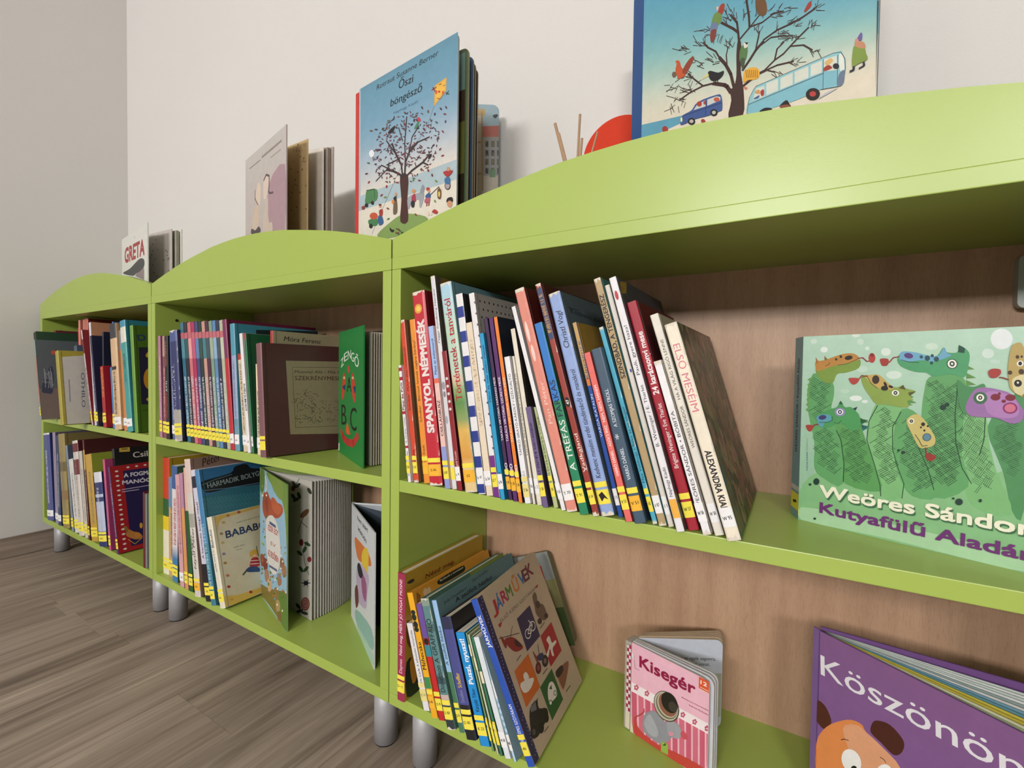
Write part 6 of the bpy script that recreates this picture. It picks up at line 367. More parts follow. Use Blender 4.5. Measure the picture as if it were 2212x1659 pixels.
'zsiraf': [('p',92,122,124,0,0,2600,0,2600,2237,0,2237),('t',28,42,44,'Julia Donaldson',165,2092,865,2103,58,0,0.2),('t',28,42,44,'Axel Scheffler',1068,2152,1642,2167,58,0,0.2),('t',28,34,36,'A zsúfolt házikó',478,2001,1697,1989,80,0.02,0.1),],
'graff': [('p',74,106,92,0,0,2500,0,2500,2234,0,2234),('p',122,138,60,1250,1340,2500,1340,2500,2234,1250,2234),],
'scheff': [('p',35,30,32,0,0,2000,0,2000,2019,0,2019),],
'a1': [('p',90,100,104,0,0,2000,0,2000,3140,0,3140),('p',122,110,104,0,0,2000,0,2000,1193,0,1193),('b',58,66,88,71,1104,182,1631,369,2079,455,1900,384,1051,207,1012),('e',200,90,60,20,496,2647,66,3,-6,-91),('h',),('m',152,160,164,19,307,1480,268,1221,392,1480,268,1602,203,1953,209,1388,371,1552,287,1372,372,2025,330,1234,341,1608,302,1625,359,1870,368,1200,244,1826,419,1331,190,1996,185,1240,372,1987,376,1195,321,1858,324,1650,113,1473,340,1438,397,1807,394,1277,197,1919,247,1592,304,1915,287,1650,394,1857,283,1409),('r',),],
'a2': [('p',168,154,56,0,0,2000,0,2000,2617,0,2617),('p',201,196,188,57,2384,859,2488,699,5,57,5),('t',74,86,120,'OTHILO',561,1827,511,582,104,0,0),('m',138,138,148,32,226,1586,210,796),],
'a13': [('p',70,102,26,0,0,2600,0,2600,3394,0,3394),('p',36,28,58,121,2699,414,2708,332,872,118,883),('e',200,138,40,20,369,1696,159,0,-15,-341),('b',200,160,48,297,2450,371,2561,401,2418,339,2380),('b',200,160,48,250,1037,312,1088,321,962),('t',36,52,92,'D',130,2906,334,2938,194,0.03,0),('m',36,52,28,17,139,688,279,697),],
'd13': [('p',36,28,76,0,0,2500,0,2500,2918,0,2918),('p',160,28,36,0,0,350,0,350,2918,0,2918),('p',160,28,36,0,2714,2500,2714,2500,2918,0,2918),('p',160,28,36,0,0,2500,0,2500,146,0,146),('h',),('p',224,216,208,230,117,192,150,130,137,131,96,192,83),('p',224,216,208,230,280,192,313,130,301,131,260,192,247),('p',224,216,208,230,444,192,477,130,464,131,423,192,410),('p',224,216,208,230,607,192,640,130,628,131,586,192,574),('p',224,216,208,230,770,192,804,130,791,131,750,192,737),('p',224,216,208,230,934,192,967,130,954,131,913,192,901),('p',224,216,208,230,1097,192,1131,130,1118,131,1077,192,1064),('p',224,216,208,230,1261,192,1294,130,1281,131,1240,192,1227),('p',224,216,208,230,1424,192,1457,130,1445,131,1403,192,1391),('p',224,216,208,230,1587,192,1621,130,1608,131,1567,192,1554),('p',224,216,208,230,1751,192,1784,130,1771,131,1730,192,1718),('p',224,216,208,230,1914,192,1948,130,1935,131,1894,192,1881),
('p',224,216,208,230,2078,192,2111,130,2098,131,2057,192,2044),('p',224,216,208,230,2241,192,2274,130,2262,131,2220,192,2208),('p',224,216,208,230,2405,192,2438,130,2425,131,2384,192,2371),('p',224,216,208,230,2568,192,2601,130,2588,131,2547,192,2535),('p',224,216,208,230,2731,192,2765,130,2752,131,2711,192,2698),('p',224,216,208,550,2816,515,2849,460,2837,460,2795,516,2783),('p',224,216,208,800,2816,765,2849,710,2837,710,2795,766,2783),('p',224,216,208,1050,2816,1015,2849,960,2837,960,2795,1016,2783),('p',224,216,208,1300,2816,1265,2849,1210,2837,1210,2795,1266,2783),('p',224,216,208,1550,2816,1515,2849,1460,2837,1460,2795,1516,2783),('p',224,216,208,1800,2816,1765,2849,1710,2837,1710,2795,1766,2783),('p',224,216,208,2050,2816,2015,2849,1960,2837,1960,2795,2016,2783),('p',224,216,208,2300,2816,2265,2849,2210,2837,2210,2795,2266,2783),('r',),('t',216,210,220,'A FOGMANÓ',359,2487,1477,2462,141,0.03,0),
('t',216,210,220,'MANÓCSKA',295,2257,1519,2188,133,0.03,0),('m',184,176,204,24,261,2084,1043,2080,254,2009,738,1996),('b',184,122,60,239,559,316,724,462,608,613,527,693,351,530,323,380,405),('b',138,106,52,203,831,266,851,316,724,276,623),('l',200,154,74,20,286,395,454,194,658,323),('e',200,132,60,20,559,466,81,-23,-7,-81),('e',208,160,64,12,683,756,44,-12,-9,-97),],
'd10': [('p',138,148,48,0,0,2000,0,2000,3104,0,3104),('p',84,36,44,0,1459,2000,1459,2000,2297,0,2297),('p',138,28,76,0,745,2000,745,2000,1459,0,1459),],
'x8': [('p',22,21,26,0,0,2000,0,2000,3450,0,3450),('t',216,212,208,'Csil',518,3058,951,3058,206,0.01,0),('p',200,168,72,140,3445,438,3445,435,3291,135,3310),('m',58,48,32,28,203,3401,368,3395),],

}

# ---------------------------------------------------------------- room
T = .0224; ZM = .4180; ZT = .8395; ZS = ZM+T; ZTT = ZT+T
m = MB(); m.box(-2.03, .31, -FZ, 3.2, .36, 3.15); struct(m, 'wall_back', 'wall')
m = MB(); m.box(-2.08, -8, -FZ, -2.03, .36, 3.15); struct(m, 'wall_left', 'wall')
m = MB(); m.box(-2.08, -8, 3.15, 3.2, .36, 3.2); struct(m, 'ceiling', 'ceil')
m = MB(); m.box(-2.03, -8, -FZ-.05, 3.2, .31, -FZ-.004); floor = struct(m, 'floor', 'subfloor')
random.seed(21); PW = .1137
for i in range(-15, 32):
    x1 = -.34+PW*i; x0 = x1-PW
    if x1 <= -2.02 or x0 >= 3.19: continue
    x0 = max(x0, -2.029); x1 = min(x1, 3.199); y = .309
    ends = []
    if i in (-6, 0, -1, -9, 3): ends = [-.118]
    elif i in (-5,): ends = [-.09]
    yy = ends[0]-1.6 if ends else random.uniform(-1.2, .15)
    if not ends: ends.append(yy); yy -= 1.6
    while yy > -7.99: ends.append(yy); yy -= 1.6
    ends.append(-7.999); top = .309
    for e in ends:
        if top-e < .02: continue
        m = MB(); g = .00025; m.box(x0+g-(x0+x1)/2, e+g-(e+top)/2, -.004, x1-g-(x0+x1)/2, top-g-(e+top)/2, 0)
        struct(m, 'plank', 'floor', floor, ((x0+x1)/2, (e+top)/2, 0)).location.z = 0
        top = e
for o in list(floor.children): o.location.z = (-FZ)*S
m = MB(); m.bbox(-2.03, -8, -FZ+.0005, -2.0165, .31, -.043, .003); struct(m, 'baseboard_left', 'floor')
m = MB(); m.bbox(-2.0165, .2965, -FZ+.0005, 3.2, .31, -.043, .003); o = struct(m, 'baseboard_back', 'floor')

# ---------------------------------------------------------------- bookcases
PROF = [(0, .898), (.02, .9025), (.045, .909), (.08, .9175), (.12, .927), (.16, .9355), (.2, .943), (.25, .951), (.3, .9585), (.35, .9655), (.4, .9695), (.45, .9722), (.5, .973)]
PROF = PROF+[(1-a, b) for a, b in PROF[-2::-1]]
def bookcase(x0, label, ref=[]):
    t = thing('bookcase', (x0, 0, 0), label, 'bookcase', 'green bookcases in a row along the wall'); g = .0011; D = .304
    for a in (g, 1-g-T):
        m = MB(); m.bbox(a, 0, T+.0002, a+T, D-.005, ZT-.0002); m.build('side_panel', 'green', t)
    m = MB(); m.bbox(g, 0, 0, 1-g, D, T); m.build('bottom_board', 'green', t)
    m = MB(); m.bbox(g, 0, ZT, 1-g, D, ZTT); m.build('top_board', 'green', t)
    m = MB(); m.bbox(g+T, .0006, ZM, 1-g-T, D-.006, ZS); m.build('middle_shelf', 'green', t)
    m = MB(); m.box(g+T, .2995, T, 1-g-T, .3035, ZT); m.build('back_panel', 'beech', t, 'beech-coloured back panel')
    g2 = .0022; P = [(g2, ZTT)]+[(min(max(a, g2), 1-g2), b) for a, b in PROF]+[(1-g2, ZTT)]
    m = MB(); m.prism(P[::-1], lambda a, b: (a, .0004, b), lambda a, b: (a, .0222, b), 'ffffff'); m.build('crown_board', 'green', t, 'wavy crown board curving up to the middle')
    for lx, ly in ((.0535, .046), (.9465, .046), (.0535, .25), (.9465, .25)):
        m = MB(); m.tube((lx, ly, -FZ+.004), (lx, ly, -.0005), .0243, n=36); lg = m.build('leg', 'alu', t, 'round grey metal leg'); 
        for p in lg.data.polygons: p.use_smooth = len(p.vertices) == 4
        m = MB(); m.tube((lx, ly, -FZ+.0002), (lx, ly, -FZ+.004), .0228, n=30); m.build('foot_glide', 'dark', lg)
    for yy, zz in ((.0575, .7935), (.0575, .052)):
        m = MB(); m.tube((g+T, yy, zz), (g+T+.0012, yy, zz), .0042, n=14); m.build('screw_hole', 'dark', t)
        m = MB(); m.tube((1-g-T-.0012, yy, zz), (1-g-T, yy, zz), .0042, n=14); m.build('screw_hole', 'dark', t)
    return t
bookcase(0, 'nearest green bookcase, at the right, holding the big green dragon book')
bookcase(-1, 'green bookcase in the middle of the row, holding the brown book')
bookcase(-2, 'farthest green bookcase, at the left beside the corner wall')
t = thing('clamp_bracket', (.9255, .282, .7476), 'grey rounded metal bracket on the back panel at the right edge', 'bracket')
m = MB(); rr = [(.008*cos(a)+(.008 if cos(a) < 0 else .026), .008*sin(a)+(.008 if sin(a) < 0 else .066)) for a in [radians(x) for x in (0, 30, 60, 90, 90.1, 120, 150, 180, 180.1, 210, 240, 270, 270.1, 300, 330, 359)]]
m.prism(rr, lambda a, b: (a, 0, b), lambda a, b: (a, .0175, b), 'ffffff'); m.build('bracket_plate', 'grey', t)
m = MB(); m.tube((.017, -.003, .037), (.017, 0, .037), .006, n=16); m.build('screw', 'alu', t)

# ---------------------------------------------------------------- spine-out books
WH = {'Y': 'f3e24c', 'O': 'f4b733', 'W': 'efeeee', 'C': 'e8d98a'}
def spine_book(X, Y, Z, w, h, lean, spec, rz=0.):
    kind, sp, cv, D, st, bands, texts, label = spec[:8]; opt = spec[8] if len(spec) > 8 else {}
    t = thing('book', (X, Y, Z), label, 'book', opt.get('group'), radians(rz), lean)
    D = min(D, .297-Y-.002); hard = kind == 'H'; bt = .0024 if hard else .0007
    bt = min(bt, w*.2); b = w*(.09 if hard else .0)+(.0 if hard else .0001); n = 8 if hard else 2
    sy = lambda u: -b*min(1, (1-(2*u/w-1)**2)/.44)
    m = MB(); o = opt.get('left', cv); ch = .0012 if hard else .0004
    us = [w*q for q in SB] if hard else [0, w]
    for a, c in zip(us, us[1:]): m.quad([(a, sy(a), 0), (c, sy(c), 0), (c, sy(c), h), (a, sy(a), h)], sp)
    th = .0018 if hard else .0005
    for a, c in zip(us, us[1:]):   # inner face and ends of the spine
        m.quad([(a, sy(a), h), (c, sy(c), h), (c, sy(c)+th+.001, h), (a, sy(a)+th+.001, h)], sp); m.quad([(a, sy(a), 0), (a, sy(a)+th, 0), (c, sy(c)+th, 0), (c, sy(c), 0)], sp)
    m.box(0, 0, 0, bt, D, h, o); m.box(w-bt, 0, 0, w, D, h, cv)
    m.build('cover', 'cover' if not opt.get('matte') else 'matte', t)
    ins = .003 if hard else .0003
    m = MB(); m.box(bt, th+.0006, ins, w-bt, D-ins, h-ins, opt.get('page', 'e6ddcc')); m.build('page_block', 'pages', t)
    # what is printed on the spine
    A = Art(lambda u, v, e: (u, sy(u)-e, v)); m0 = .0004; nn = w if hard else 1
    for bd in bands:
        c, t0, t1 = bd[:3]; A.rect(m0, h*(1-t1), w-m0, h*(1-t0), [lin(bd[3])]*2+[lin(c)]*2 if len(bd) > 3 else c, nn)
    for x in opt.get('blobs', []):
        c, u, tt, ru, rv = x; A.poly([(w*u+ru*w*cos(k*.7), h*(1-tt)+rv*h*sin(k*.7)) for k in range(9)], c)
    for x in texts:
        s_, c, t0, t1, hf = x[:5]; bo = x[5] if len(x) > 5 else 0; sh = x[6] if len(x) > 6 else 0; dn = x[7] if len(x) > 7 else 0
        H_ = w*min(hf*1.15, .72); uc = x[8] if len(x) > 8 else .5
        if s_ == '#': A.scribble(w*uc, h*(1-t1), h*(1-t0), H_, c, int(X*1e4)); continue
        if dn: A.text(s_, w*uc-H_/2, h*(1-t0), w*uc-H_/2, h*(1-t1), H_, c, bo, sh)
        else: A.text(s_, w*uc+H_/2, h*(1-t1), w*uc+H_/2, h*(1-t0), H_, c, bo, sh)
    if opt.get('worn'):
        r = random.Random(int(X*1e4))
        for vv, sg in ((h, -1), (0, 1)):
            pts = [(m0, vv), (w-m0, vv)]; k = 7
            pts += [(w-m0-(w-2*m0)*i/k, vv+sg*r.uniform(.001, .007)) for i in range(k+1)]
            A.z += .0001
            for i in range(k): A.add([(w-m0-(w-2*m0)*i/k, vv), (w-m0-(w-2*m0)*(i+1)/k, vv), pts[3+i], pts[2+i]], 'dcd3c2')
        for i in range(5):
            v0 = r.uniform(.05, .9)*h; A.add([(w-m0-.0012, v0), (w-m0, v0), (w-m0, v0+.012)], 'dcd3c2')
    A.build('spine_print', t)
    if st:
        k, _, txt = st.partition(':'); c = WH[k[0]]; A = Art(lambda u, v, e: (u, sy(u)-e-.0006, v)); z0 = opt.get('sz', .017); e_ = .0001
        if k[0] in 'YOC': A.rect(e_, z0, w-e_, z0+.021, c, nn); A.rect(e_, z0+.0245, w-e_, z0+.0325, WH['Y'] if k[0] != 'C' else c, nn)
        else: A.rect(e_, z0, w-e_, z0+.0245, c, nn)
        if txt == '*': A.scribble(w*.5, z0+.009, z0+.0125, w*.6, '2a2418', 3)
        elif txt:
            tw = min(w*.66, len(txt)*.0034); A.text(txt, w/2-tw/2, z0+.0085, w/2+tw/2, z0+.0085+.001, .0048, '15120e', .012)
        if opt.get('smear'):
            A.poly([(w*.2, z0+.014), (w*.5, z0+.018), (w*.9, z0+.014), (w*.85, z0+.006), (w*.6, z0+.009), (w*.35, z0+.004)], '1c0f0a')
        A.build('shelf_label', t, 'matte', 'white paper shelf label' if k[0] == 'W' else 'yellow shelf label')
    art = opt.get('art')
    if art:
        A = Art(lambda u, v, e: (w+e, u, v), D, h)
        if art in ART: A.draw(ART[art])
        if art == 'elso':
            r = random.Random(6); A.step(); A.held = True
            for i in range(520):
                u, v = r.random()*D, r.random()*h; s1 = r.uniform(.003, .02); c = r.choice(['7a5644', '6c5040', '5c5a38', '3c4a38', '86705a', '8a5e4c', '4a5a3a', '6e5a40', '5c4434', '767048', '94705c'])
                A.z += 2e-7; A.add([(u+s1*cos(q*.9)*r.uniform(.4, 1), v+s1*1.3*sin(q*.9)*r.uniform(.4, 1)) for q in range(7)], c)
            A.held = False
        if art == 'dots':
            A.step(); A.held = True
            for i in range(17):
                for j in range(24): A.add([(D*(.03+i*.057+(j % 2)*.028)+.0024*cos(q*1.05), h*(.02+j*.041)+.0024*sin(q*1.05)) for q in range(6)], '4a2c3c')
        A.build('cover_picture', t)
    if hard and opt.get('groove', 1):
        m = MB(); m.box(w, .006, .0005, w+.00035, .0085, h-.0005, tuple(x*.6 for x in lin(cv))); m.build('hinge_groove_shade', 'cover', t)  # no real recess: strip of darkened cover colour paints the shade of the groove
    return t
BOOKS = [  # x, y, shelf height, thickness, height, lean, (kind, spine, cover, depth, label, bands, lettering, description, options), turn
# leaning books on the middle shelf of the nearest bookcase
 (0.0485, -0.0024, ZS, 0.0085, 0.2189, 0.1241, ('P', 'e9e7e8', 'd8d0cc', 0.2, 'Y:S 26', [('b01c3c', 0.02, 0.05), ('b01c3c', 0.1, 0.13), ('b01c3c', 0.395, 0.42), ('b01c3c', 0.69, 0.71)], [('Pipp és Polli', '8a1830', 0.15, 0.385, 0.5, 0.02), ('A szuper roller', '5a5658', 0.44, 0.67, 0.34), ('Axel Scheffler', '242424', 0.73, 0.95, 0.34)], 'short white book with crimson bands, first book against the divider panel on the middle shelf', {}), 0, 0),
 (0.0589, 0.0034, ZS, 0.0116, 0.305, 0.1302, ('H', 'd6472a', '8a6a4c', 0.24, 'Y:S 35', [], [('Melyik állat rózsaszínű?', '3a1c14', 0.17, 0.44, 0.36), ('Schober', '3a1c14', 0.46, 0.56, 0.36), ('Naphegy Kiadó', '3a1c14', 0.8, 0.95, 0.36)], 'orange-red slim book, second from the divider on the middle shelf', {'worn': 1}), 0, 0),
 (0.0778, 0.0097, ZS, 0.0139, 0.3056, 0.1316, ('H', 'ee9433', 'a87c44', 0.24, 'O:', [('f3efe6', 0.925, 0.945)], [('Bárcsak lennék vagány bárány!', '4a2a14', 0.13, 0.5, 0.34), ('Schober', '4a2a14', 0.53, 0.63, 0.34), ('Naphegy Kiadó', '4a2a14', 0.77, 0.92, 0.34)], 'light orange slim book leaning on the thick red folk tale book', {}), 0, 0),
 (0.0977, 0.0031, ZS, 0.0299, 0.3545, 0.1339, ('H', 'c42436', '7a141c', 0.22, 'O:S 6k', [], [('SPANYOL NÉPMESÉK', 'e8dcd8', 0.15, 0.73, 0.46, 0.05, 0, 0, 0.53), ('SPANYOL NÉPMESÉK', '1c2444', 0.152, 0.728, 0.42, 0.012)], 'thick red book of Spanish folk tales with jagged white-edged lettering', {'blobs': [('e0a038', 0.45, 0.09, 0.3, 0.026), ('f0c860', 0.45, 0.09, 0.18, 0.015)], 'worn': 1}), 0, 0),
 (0.1363, -0.0012, ZS, 0.0122, 0.2906, 0.1481, ('P', 'eec3ba', 'd8b8b0', 0.2, 'Y:S 87', [('a5c0ee', 0, 0.325), ('e4705a', 0.325, 0.355), ('8f9cd4', 0.745, 1)], [('Mese az autizmusról', '20305a', 0.08, 0.3, 0.42, 0.01), ('CSILLAGBUSZ', '28243a', 0.46, 0.68, 0.42, 0.01)], 'slim spine in blue, coral and pink about a star bus', {}), 0, 0),
 (0.149, 0.0035, ZS, 0.0098, 0.3819, 0.1452, ('H', 'dddce2', '5a5248', 0.27, 'Y:', [], [('Peggy Sundberg Nándor', '60585c', 0.06, 0.32, 0.36, 0, 0.2)], 'tallest white-grey spine at the left, beside the farm stories book', {'art': 'peggy', 'worn': 1, 'blobs': [('9a98a0', 0.5, 0.52, 0.4, 0.02), ('8a8890', 0.5, 0.56, 0.3, 0.015), ('a8a8b2', 0.4, 0.68, 0.3, 0.02)]}), 0, 0),
 (0.1622, 0.0008, ZS, 0.0107, 0.2456, 0.157, ('H', '8e2028', '4c1016', 0.2, 'W:z 4', [], [('Szegedi Katalin', 'd8c8c4', 0.72, 0.86, 0.34)], 'short dark red book with a row of small white dots', {'blobs': [('d8d0cc', 0.5, 0.2, 0.28, 0.011), ('d8d0cc', 0.5, 0.255, 0.28, 0.011), ('d8d0cc', 0.5, 0.31, 0.28, 0.011), ('d8d0cc', 0.5, 0.365, 0.28, 0.011), ('d8d0cc', 0.5, 0.42, 0.28, 0.011)]}), 0, 0),
 (0.1806, -0, ZS, 0.0248, 0.3662, 0.1684, ('H', 'bcd4c0', '6c94a0', 0.25, 'O:52', [('a6cde6', 0, 0.13, 'b4d4d4'), ('b4d4d4', 0.13, 0.2, 'bcd4c0'), ('bcd4c0', 0.42, 0.47, 'd8bca0'), ('d8bca0', 0.47, 0.51, '8fae74'), ('8fae74', 0.51, 0.58, '5f8f4c'), ('5f8f4c', 0.58, 0.66, '8aa060'), ('8aa060', 0.66, 0.71, 'dfb45c'), ('dfb45c', 0.71, 0.84, 'd89a44'), ('d89a44', 0.84, 0.89, 'e4c890'), ('e4c890', 0.89, 1)], [('Történetek a tanyáról', 'b02030', 0.08, 0.57, 0.5, 0.01)], 'thick pale green and sky blue book of farm stories with red lettering', {'art': 'tortenet', 'worn': 1}), 0, 0),
 (0.2061, 0.0025, ZS, 0.0146, 0.345, 0.1568, ('H', 'e9e7e8', '1c1c24', 0.06, 'W:Sz 47', [('24388e', 0.065, 0.12), ('24388e', 0.19, 0.245), ('24388e', 0.315, 0.37), ('24388e', 0.44, 0.495), ('24388e', 0.565, 0.62), ('24388e', 0.69, 0.745), ('24388e', 0.815, 0.87), ('24388e', 0.94, 0.995)], [], 'white book with dark blue cross stripes', {}), 0, 0),
 (0.2238, 0.0001, ZS, 0.0139, 0.2942, 0.1626, ('P', 'e8d8c0', 'd8c8b0', 0.2, 'W:Sz 54', [], [('#', 'd8c4a4', 0.1, 0.6, 0.5)], 'plain cream book between the blue-striped and the dotted one', {}), 0, 0),
 (0.2393, 0.0001, ZS, 0.011, 0.3445, 0.1661, ('H', 'e9e7e8', 'a8a39c', 0.25, 'Y:SZ 7', [('742a84', 0.8, 1)], [], 'white book with small plum dots and purple foot', {'art': 'dots', 'blobs': [('5c4058', 0.93, 0.05, 0.09, 0.006), ('5c4058', 0.93, 0.105, 0.09, 0.006), ('5c4058', 0.93, 0.16, 0.09, 0.006), ('5c4058', 0.93, 0.215, 0.09, 0.006), ('5c4058', 0.93, 0.27, 0.09, 0.006), ('5c4058', 0.93, 0.325, 0.09, 0.006), ('5c4058', 0.93, 0.38, 0.09, 0.006), ('5c4058', 0.93, 0.435, 0.09, 0.006), ('5c4058', 0.93, 0.49, 0.09, 0.006), ('5c4058', 0.93, 0.545, 0.09, 0.006), ('5c4058', 0.93, 0.6, 0.09, 0.006), ('5c4058', 0.93, 0.655, 0.09, 0.006), ('5c4058', 0.93, 0.71, 0.09, 0.006), ('5c4058', 0.93, 0.765, 0.09, 0.006)]}), 0, 0),
 (0.2554, -0.006, ZS, 0.0094, 0.2749, 0.1696, ('P', '2a9bcc', '1c7aa4', 0.2, 'W:Sz 96', [], [('Mimi és más vidám mesék', '2a2c5c', 0.07, 0.42, 0.36, 0, 0.1), ('#', '20304c', 0.84, 0.91, 0.3)], 'bright cyan book with thin dark handwriting', {}), 0, 0),
 (0.2679, -0.0008, ZS, 0.0079, 0.3007, 0.1787, ('P', '40264e', '2c1a3a', 0.21, 'O:T 18', [], [('TAKÁCS VIKTÓRIA: FARSANGI MESE', 'ece4ec', 0.33, 0.68, 0.4, 0.01), ('IKIO', 'ece8ec', 0.8, 0.865, 0.5, 0.02)], 'dark plum carnival tale book, left one of the two purple spines', {}), 0, 0),
 (0.2785, -0.0036, ZS, 0.009, 0.3009, 0.1758, ('P', '57286a', '3c1c4c', 0.21, 'O:T 18', [], [('TAKÁCS VIKTÓRIA: SZÜRETI MESE', 'ece4ec', 0.33, 0.68, 0.4, 0.01), ('IKIO', 'ece8ec', 0.8, 0.865, 0.5, 0.02)], 'violet harvest tale book, right one of the two purple spines', {}), 0, 0),
 (0.2901, -0.0064, ZS, 0.0077, 0.3012, 0.1757, ('P', 'ec8230', '1c2430', 0.21, 'O:T 18', [], [('TAKÁCS VIKTÓRIA: LUCA MESE', 'f6dcc4', 0.33, 0.68, 0.4, 0.01), ('IKIO', 'ece8ec', 0.8, 0.865, 0.5, 0.02)], 'orange tale book beside the two purple ones', {'art': 'takacs3'}), 0, 0),
 (0.3001, -0.004, ZS, 0.0113, 0.2356, 0.1836, ('P', 'edecef', 'dcd8d8', 0.18, 'C:T 26', [], [('TAMKÓ SIRATÓ KÁROLY • SZÉLKIÁLTÓ', '4a4448', 0.12, 0.68, 0.34), ('MÓRA', 'a8a0a8', 0.78, 0.86, 0.4)], 'white poetry book with grey capitals, wider of the pair beside the orange spine', {'sz': 0.01}), 0, 0),
 (0.3121, 0, ZS, 0.0056, 0.2369, 0.1815, ('P', 'e2dacb', 'c8c0b0', 0.18, 'W:T 26', [], [('TAMKÓ SIRATÓ KÁROLY • SZÉLKIÁLTÓ', '5a524c', 0.12, 0.68, 0.4)], 'thin cream poetry book beside its wider white twin', {}), 0, 0),
 (0.3207, -0.0005, ZS, 0.008, 0.2819, 0.1916, ('H', 'e6decd', '2a2420', 0.2, 'W:T 2', [], [], 'taller worn cream book with a frayed top', {'worn': 1}), 0, 0),
 (0.3334, -0.007, ZS, 0.0095, 0.1563, 0.2139, ('H', '6d5c88', '3c3048', 0.13, 'Y:T 50', [], [('#', '3a3050', 0.15, 0.75, 0.4)], 'small dark lilac book, shortest on the shelf', {}), 0, 0),
 (0.349, 0.0005, ZS, 0.0072, 0.1577, 0.2453, ('H', 'b8c28e', '7a8450', 0.13, 'Y:T 50', [], [('#', '6a7a4a', 0.1, 0.75, 0.4)], 'small pale green book beside the small lilac one', {}), 0, 0),
 (0.3646, -0.0064, ZS, 0.0082, 0.3248, 0.2919, ('P', 'e9e7e8', 'd0ccc8', 0.22, 'W:T 63', [], [], 'tall plain white book leaning on the salmon one', {}), 0, 0),
 (0.3749, -0.0079, ZS, 0.017, 0.3504, 0.2792, ('H', 'e08c7c', '5a1c1c', 0.25, 'W:T 70', [], [('Pan Péter', 'f0c8b8', 0.43, 0.62, 0.34, 0, 0.1)], 'tall thick salmon-pink book with faded title', {'blobs': [('f0d4c8', 0.35, 0.2, 0.16, 0.05), ('f0d0c4', 0.42, 0.3, 0.16, 0.04)], 'worn': 1}), 0, 0),
 (0.3964, -0.0093, ZS, 0.0137, 0.2932, 0.2809, ('H', '20855c', '14503c', 0.21, 'Y:T 91', [('2f79c8', 0, 0.42)], [('FARKAS', '141c3c', 0.31, 0.5, 0.6), ('A TRÉFÁS', 'e8ece6', 0.52, 0.78, 0.6)], 'blue-topped green book about a joking wolf', {}), 0, 0),
 (0.415, -0.0054, ZS, 0.0097, 0.3577, 0.2874, ('H', '993a30', '4a1c1c', 0.24, 'Y:V 14', [('3a4468', 0.02, 0.25)], [('47', 'f0ece4', 0.515, 0.535, 0.4, 0.02), ('Vadkaland', 'f0e0d8', 0.66, 0.82, 0.48, 0.01), ('#', 'c89a5a', 0.04, 0.22, 0.6)], 'brick-red book with a black dot and navy picture at the top', {'blobs': [('141010', 0.5, 0.525, 0.42, 0.022)], 'worn': 1}), 0, 0),
 (0.4255, 0.0015, ZS, 0.0196, 0.3401, 0.2749, ('H', '93aadb', '56646a', 0.27, 'Y:', [], [('Christl Vogl', '20243c', 0.09, 0.26, 0.4, 0, 0.2), ('Kedvenc meséim erdei tündérekről és manókról', '20243c', 0.36, 0.84, 0.36, 0, 0.2)], 'light blue book of fairy and goblin tales with a smeared label', {'art': 'kedvenc', 'smear': 1, 'worn': 1, 'left': 'e4e0dc'}), 0, 0),
 (0.4477, 0.0111, ZS, 0.0066, 0.2938, 0.2691, ('H', '1e4ea4', 'b08838', 0.22, 'W:V 3', [('c6a05c', 0, 0.3), ('e0803c', 0.3, 0.335)], [('Kincsence', '3c3c7c', 0.1, 0.3, 0.6), ('VARGA KATALIN', 'd8dcec', 0.38, 0.6, 0.5)], 'blue book with tan upper third, behind the coral one', {}), 0, 0),
 (0.463, -0.0053, ZS, 0.0105, 0.2457, 0.2775, ('P', 'e66c66', 'c04c48', 0.2, 'Y:V 51', [('f2e4d8', 0.8, 0.83)], [('NEM, NEM, HANEM', 'f6e8e4', 0.2, 0.42, 0.34, 0.01), ('VARRÓ DÁNIEL – AGÓCS ÍRISZ', 'f6e8e4', 0.44, 0.74, 0.34, 0.01)], 'coral pink book leaning beside the slate blue one', {}), 0, 0),
 (0.476, -0.0044, ZS, 0.0158, 0.251, 0.2796, ('H', '40576c', '2c3c4c', 0.2, 'O:V 51', [], [('A SZOMJAS TROLL', 'd4dce4', 0.24, 0.46, 0.3, 0.01), ('*', 'e4e8ec', 0.5, 0.53, 0.5), ('VARRÓ DÁNIEL', 'd4dce4', 0.58, 0.76, 0.3, 0.01)], 'thick slate blue book with pale thin capitals', {}), 0, 0),
 (0.4975, 0.0073, ZS, 0.0066, 0.2869, 0.2968, ('H', '4caac6', '2c7c94', 0.22, 'Y:V 67', [], [('Max Velthuijs • Béka és az idegen', '1c3444', 0.42, 0.8, 0.5)], 'narrow turquoise book right of the slate blue one', {'worn': 1}), 0, 0),
 (0.5069, 0.0039, ZS, 0.0104, 0.3592, 0.2862, ('H', 'b49a70', '3c7c7c', 0.26, 'W:V 87', [], [('SZINDBÁD, A TENGERÉSZ', '1c1814', 0.07, 0.42, 0.56, 0.02)], 'tall tan book with bold black capitals and a turquoise neighbour', {'worn': 1}), 0, 0),
 (0.5189, 0.0072, ZS, 0.0072, 0.3486, 0.2832, ('H', 'ddd8d0', 'b8b0a4', 0.24, 'W:V 1', [], [], 'tall badly worn white book between the tan and the snow-white one', {'worn': 1, 'blobs': [('3a4a9a', 0.7, 0.37, 0.2, 0.008)]}), 0, 0),
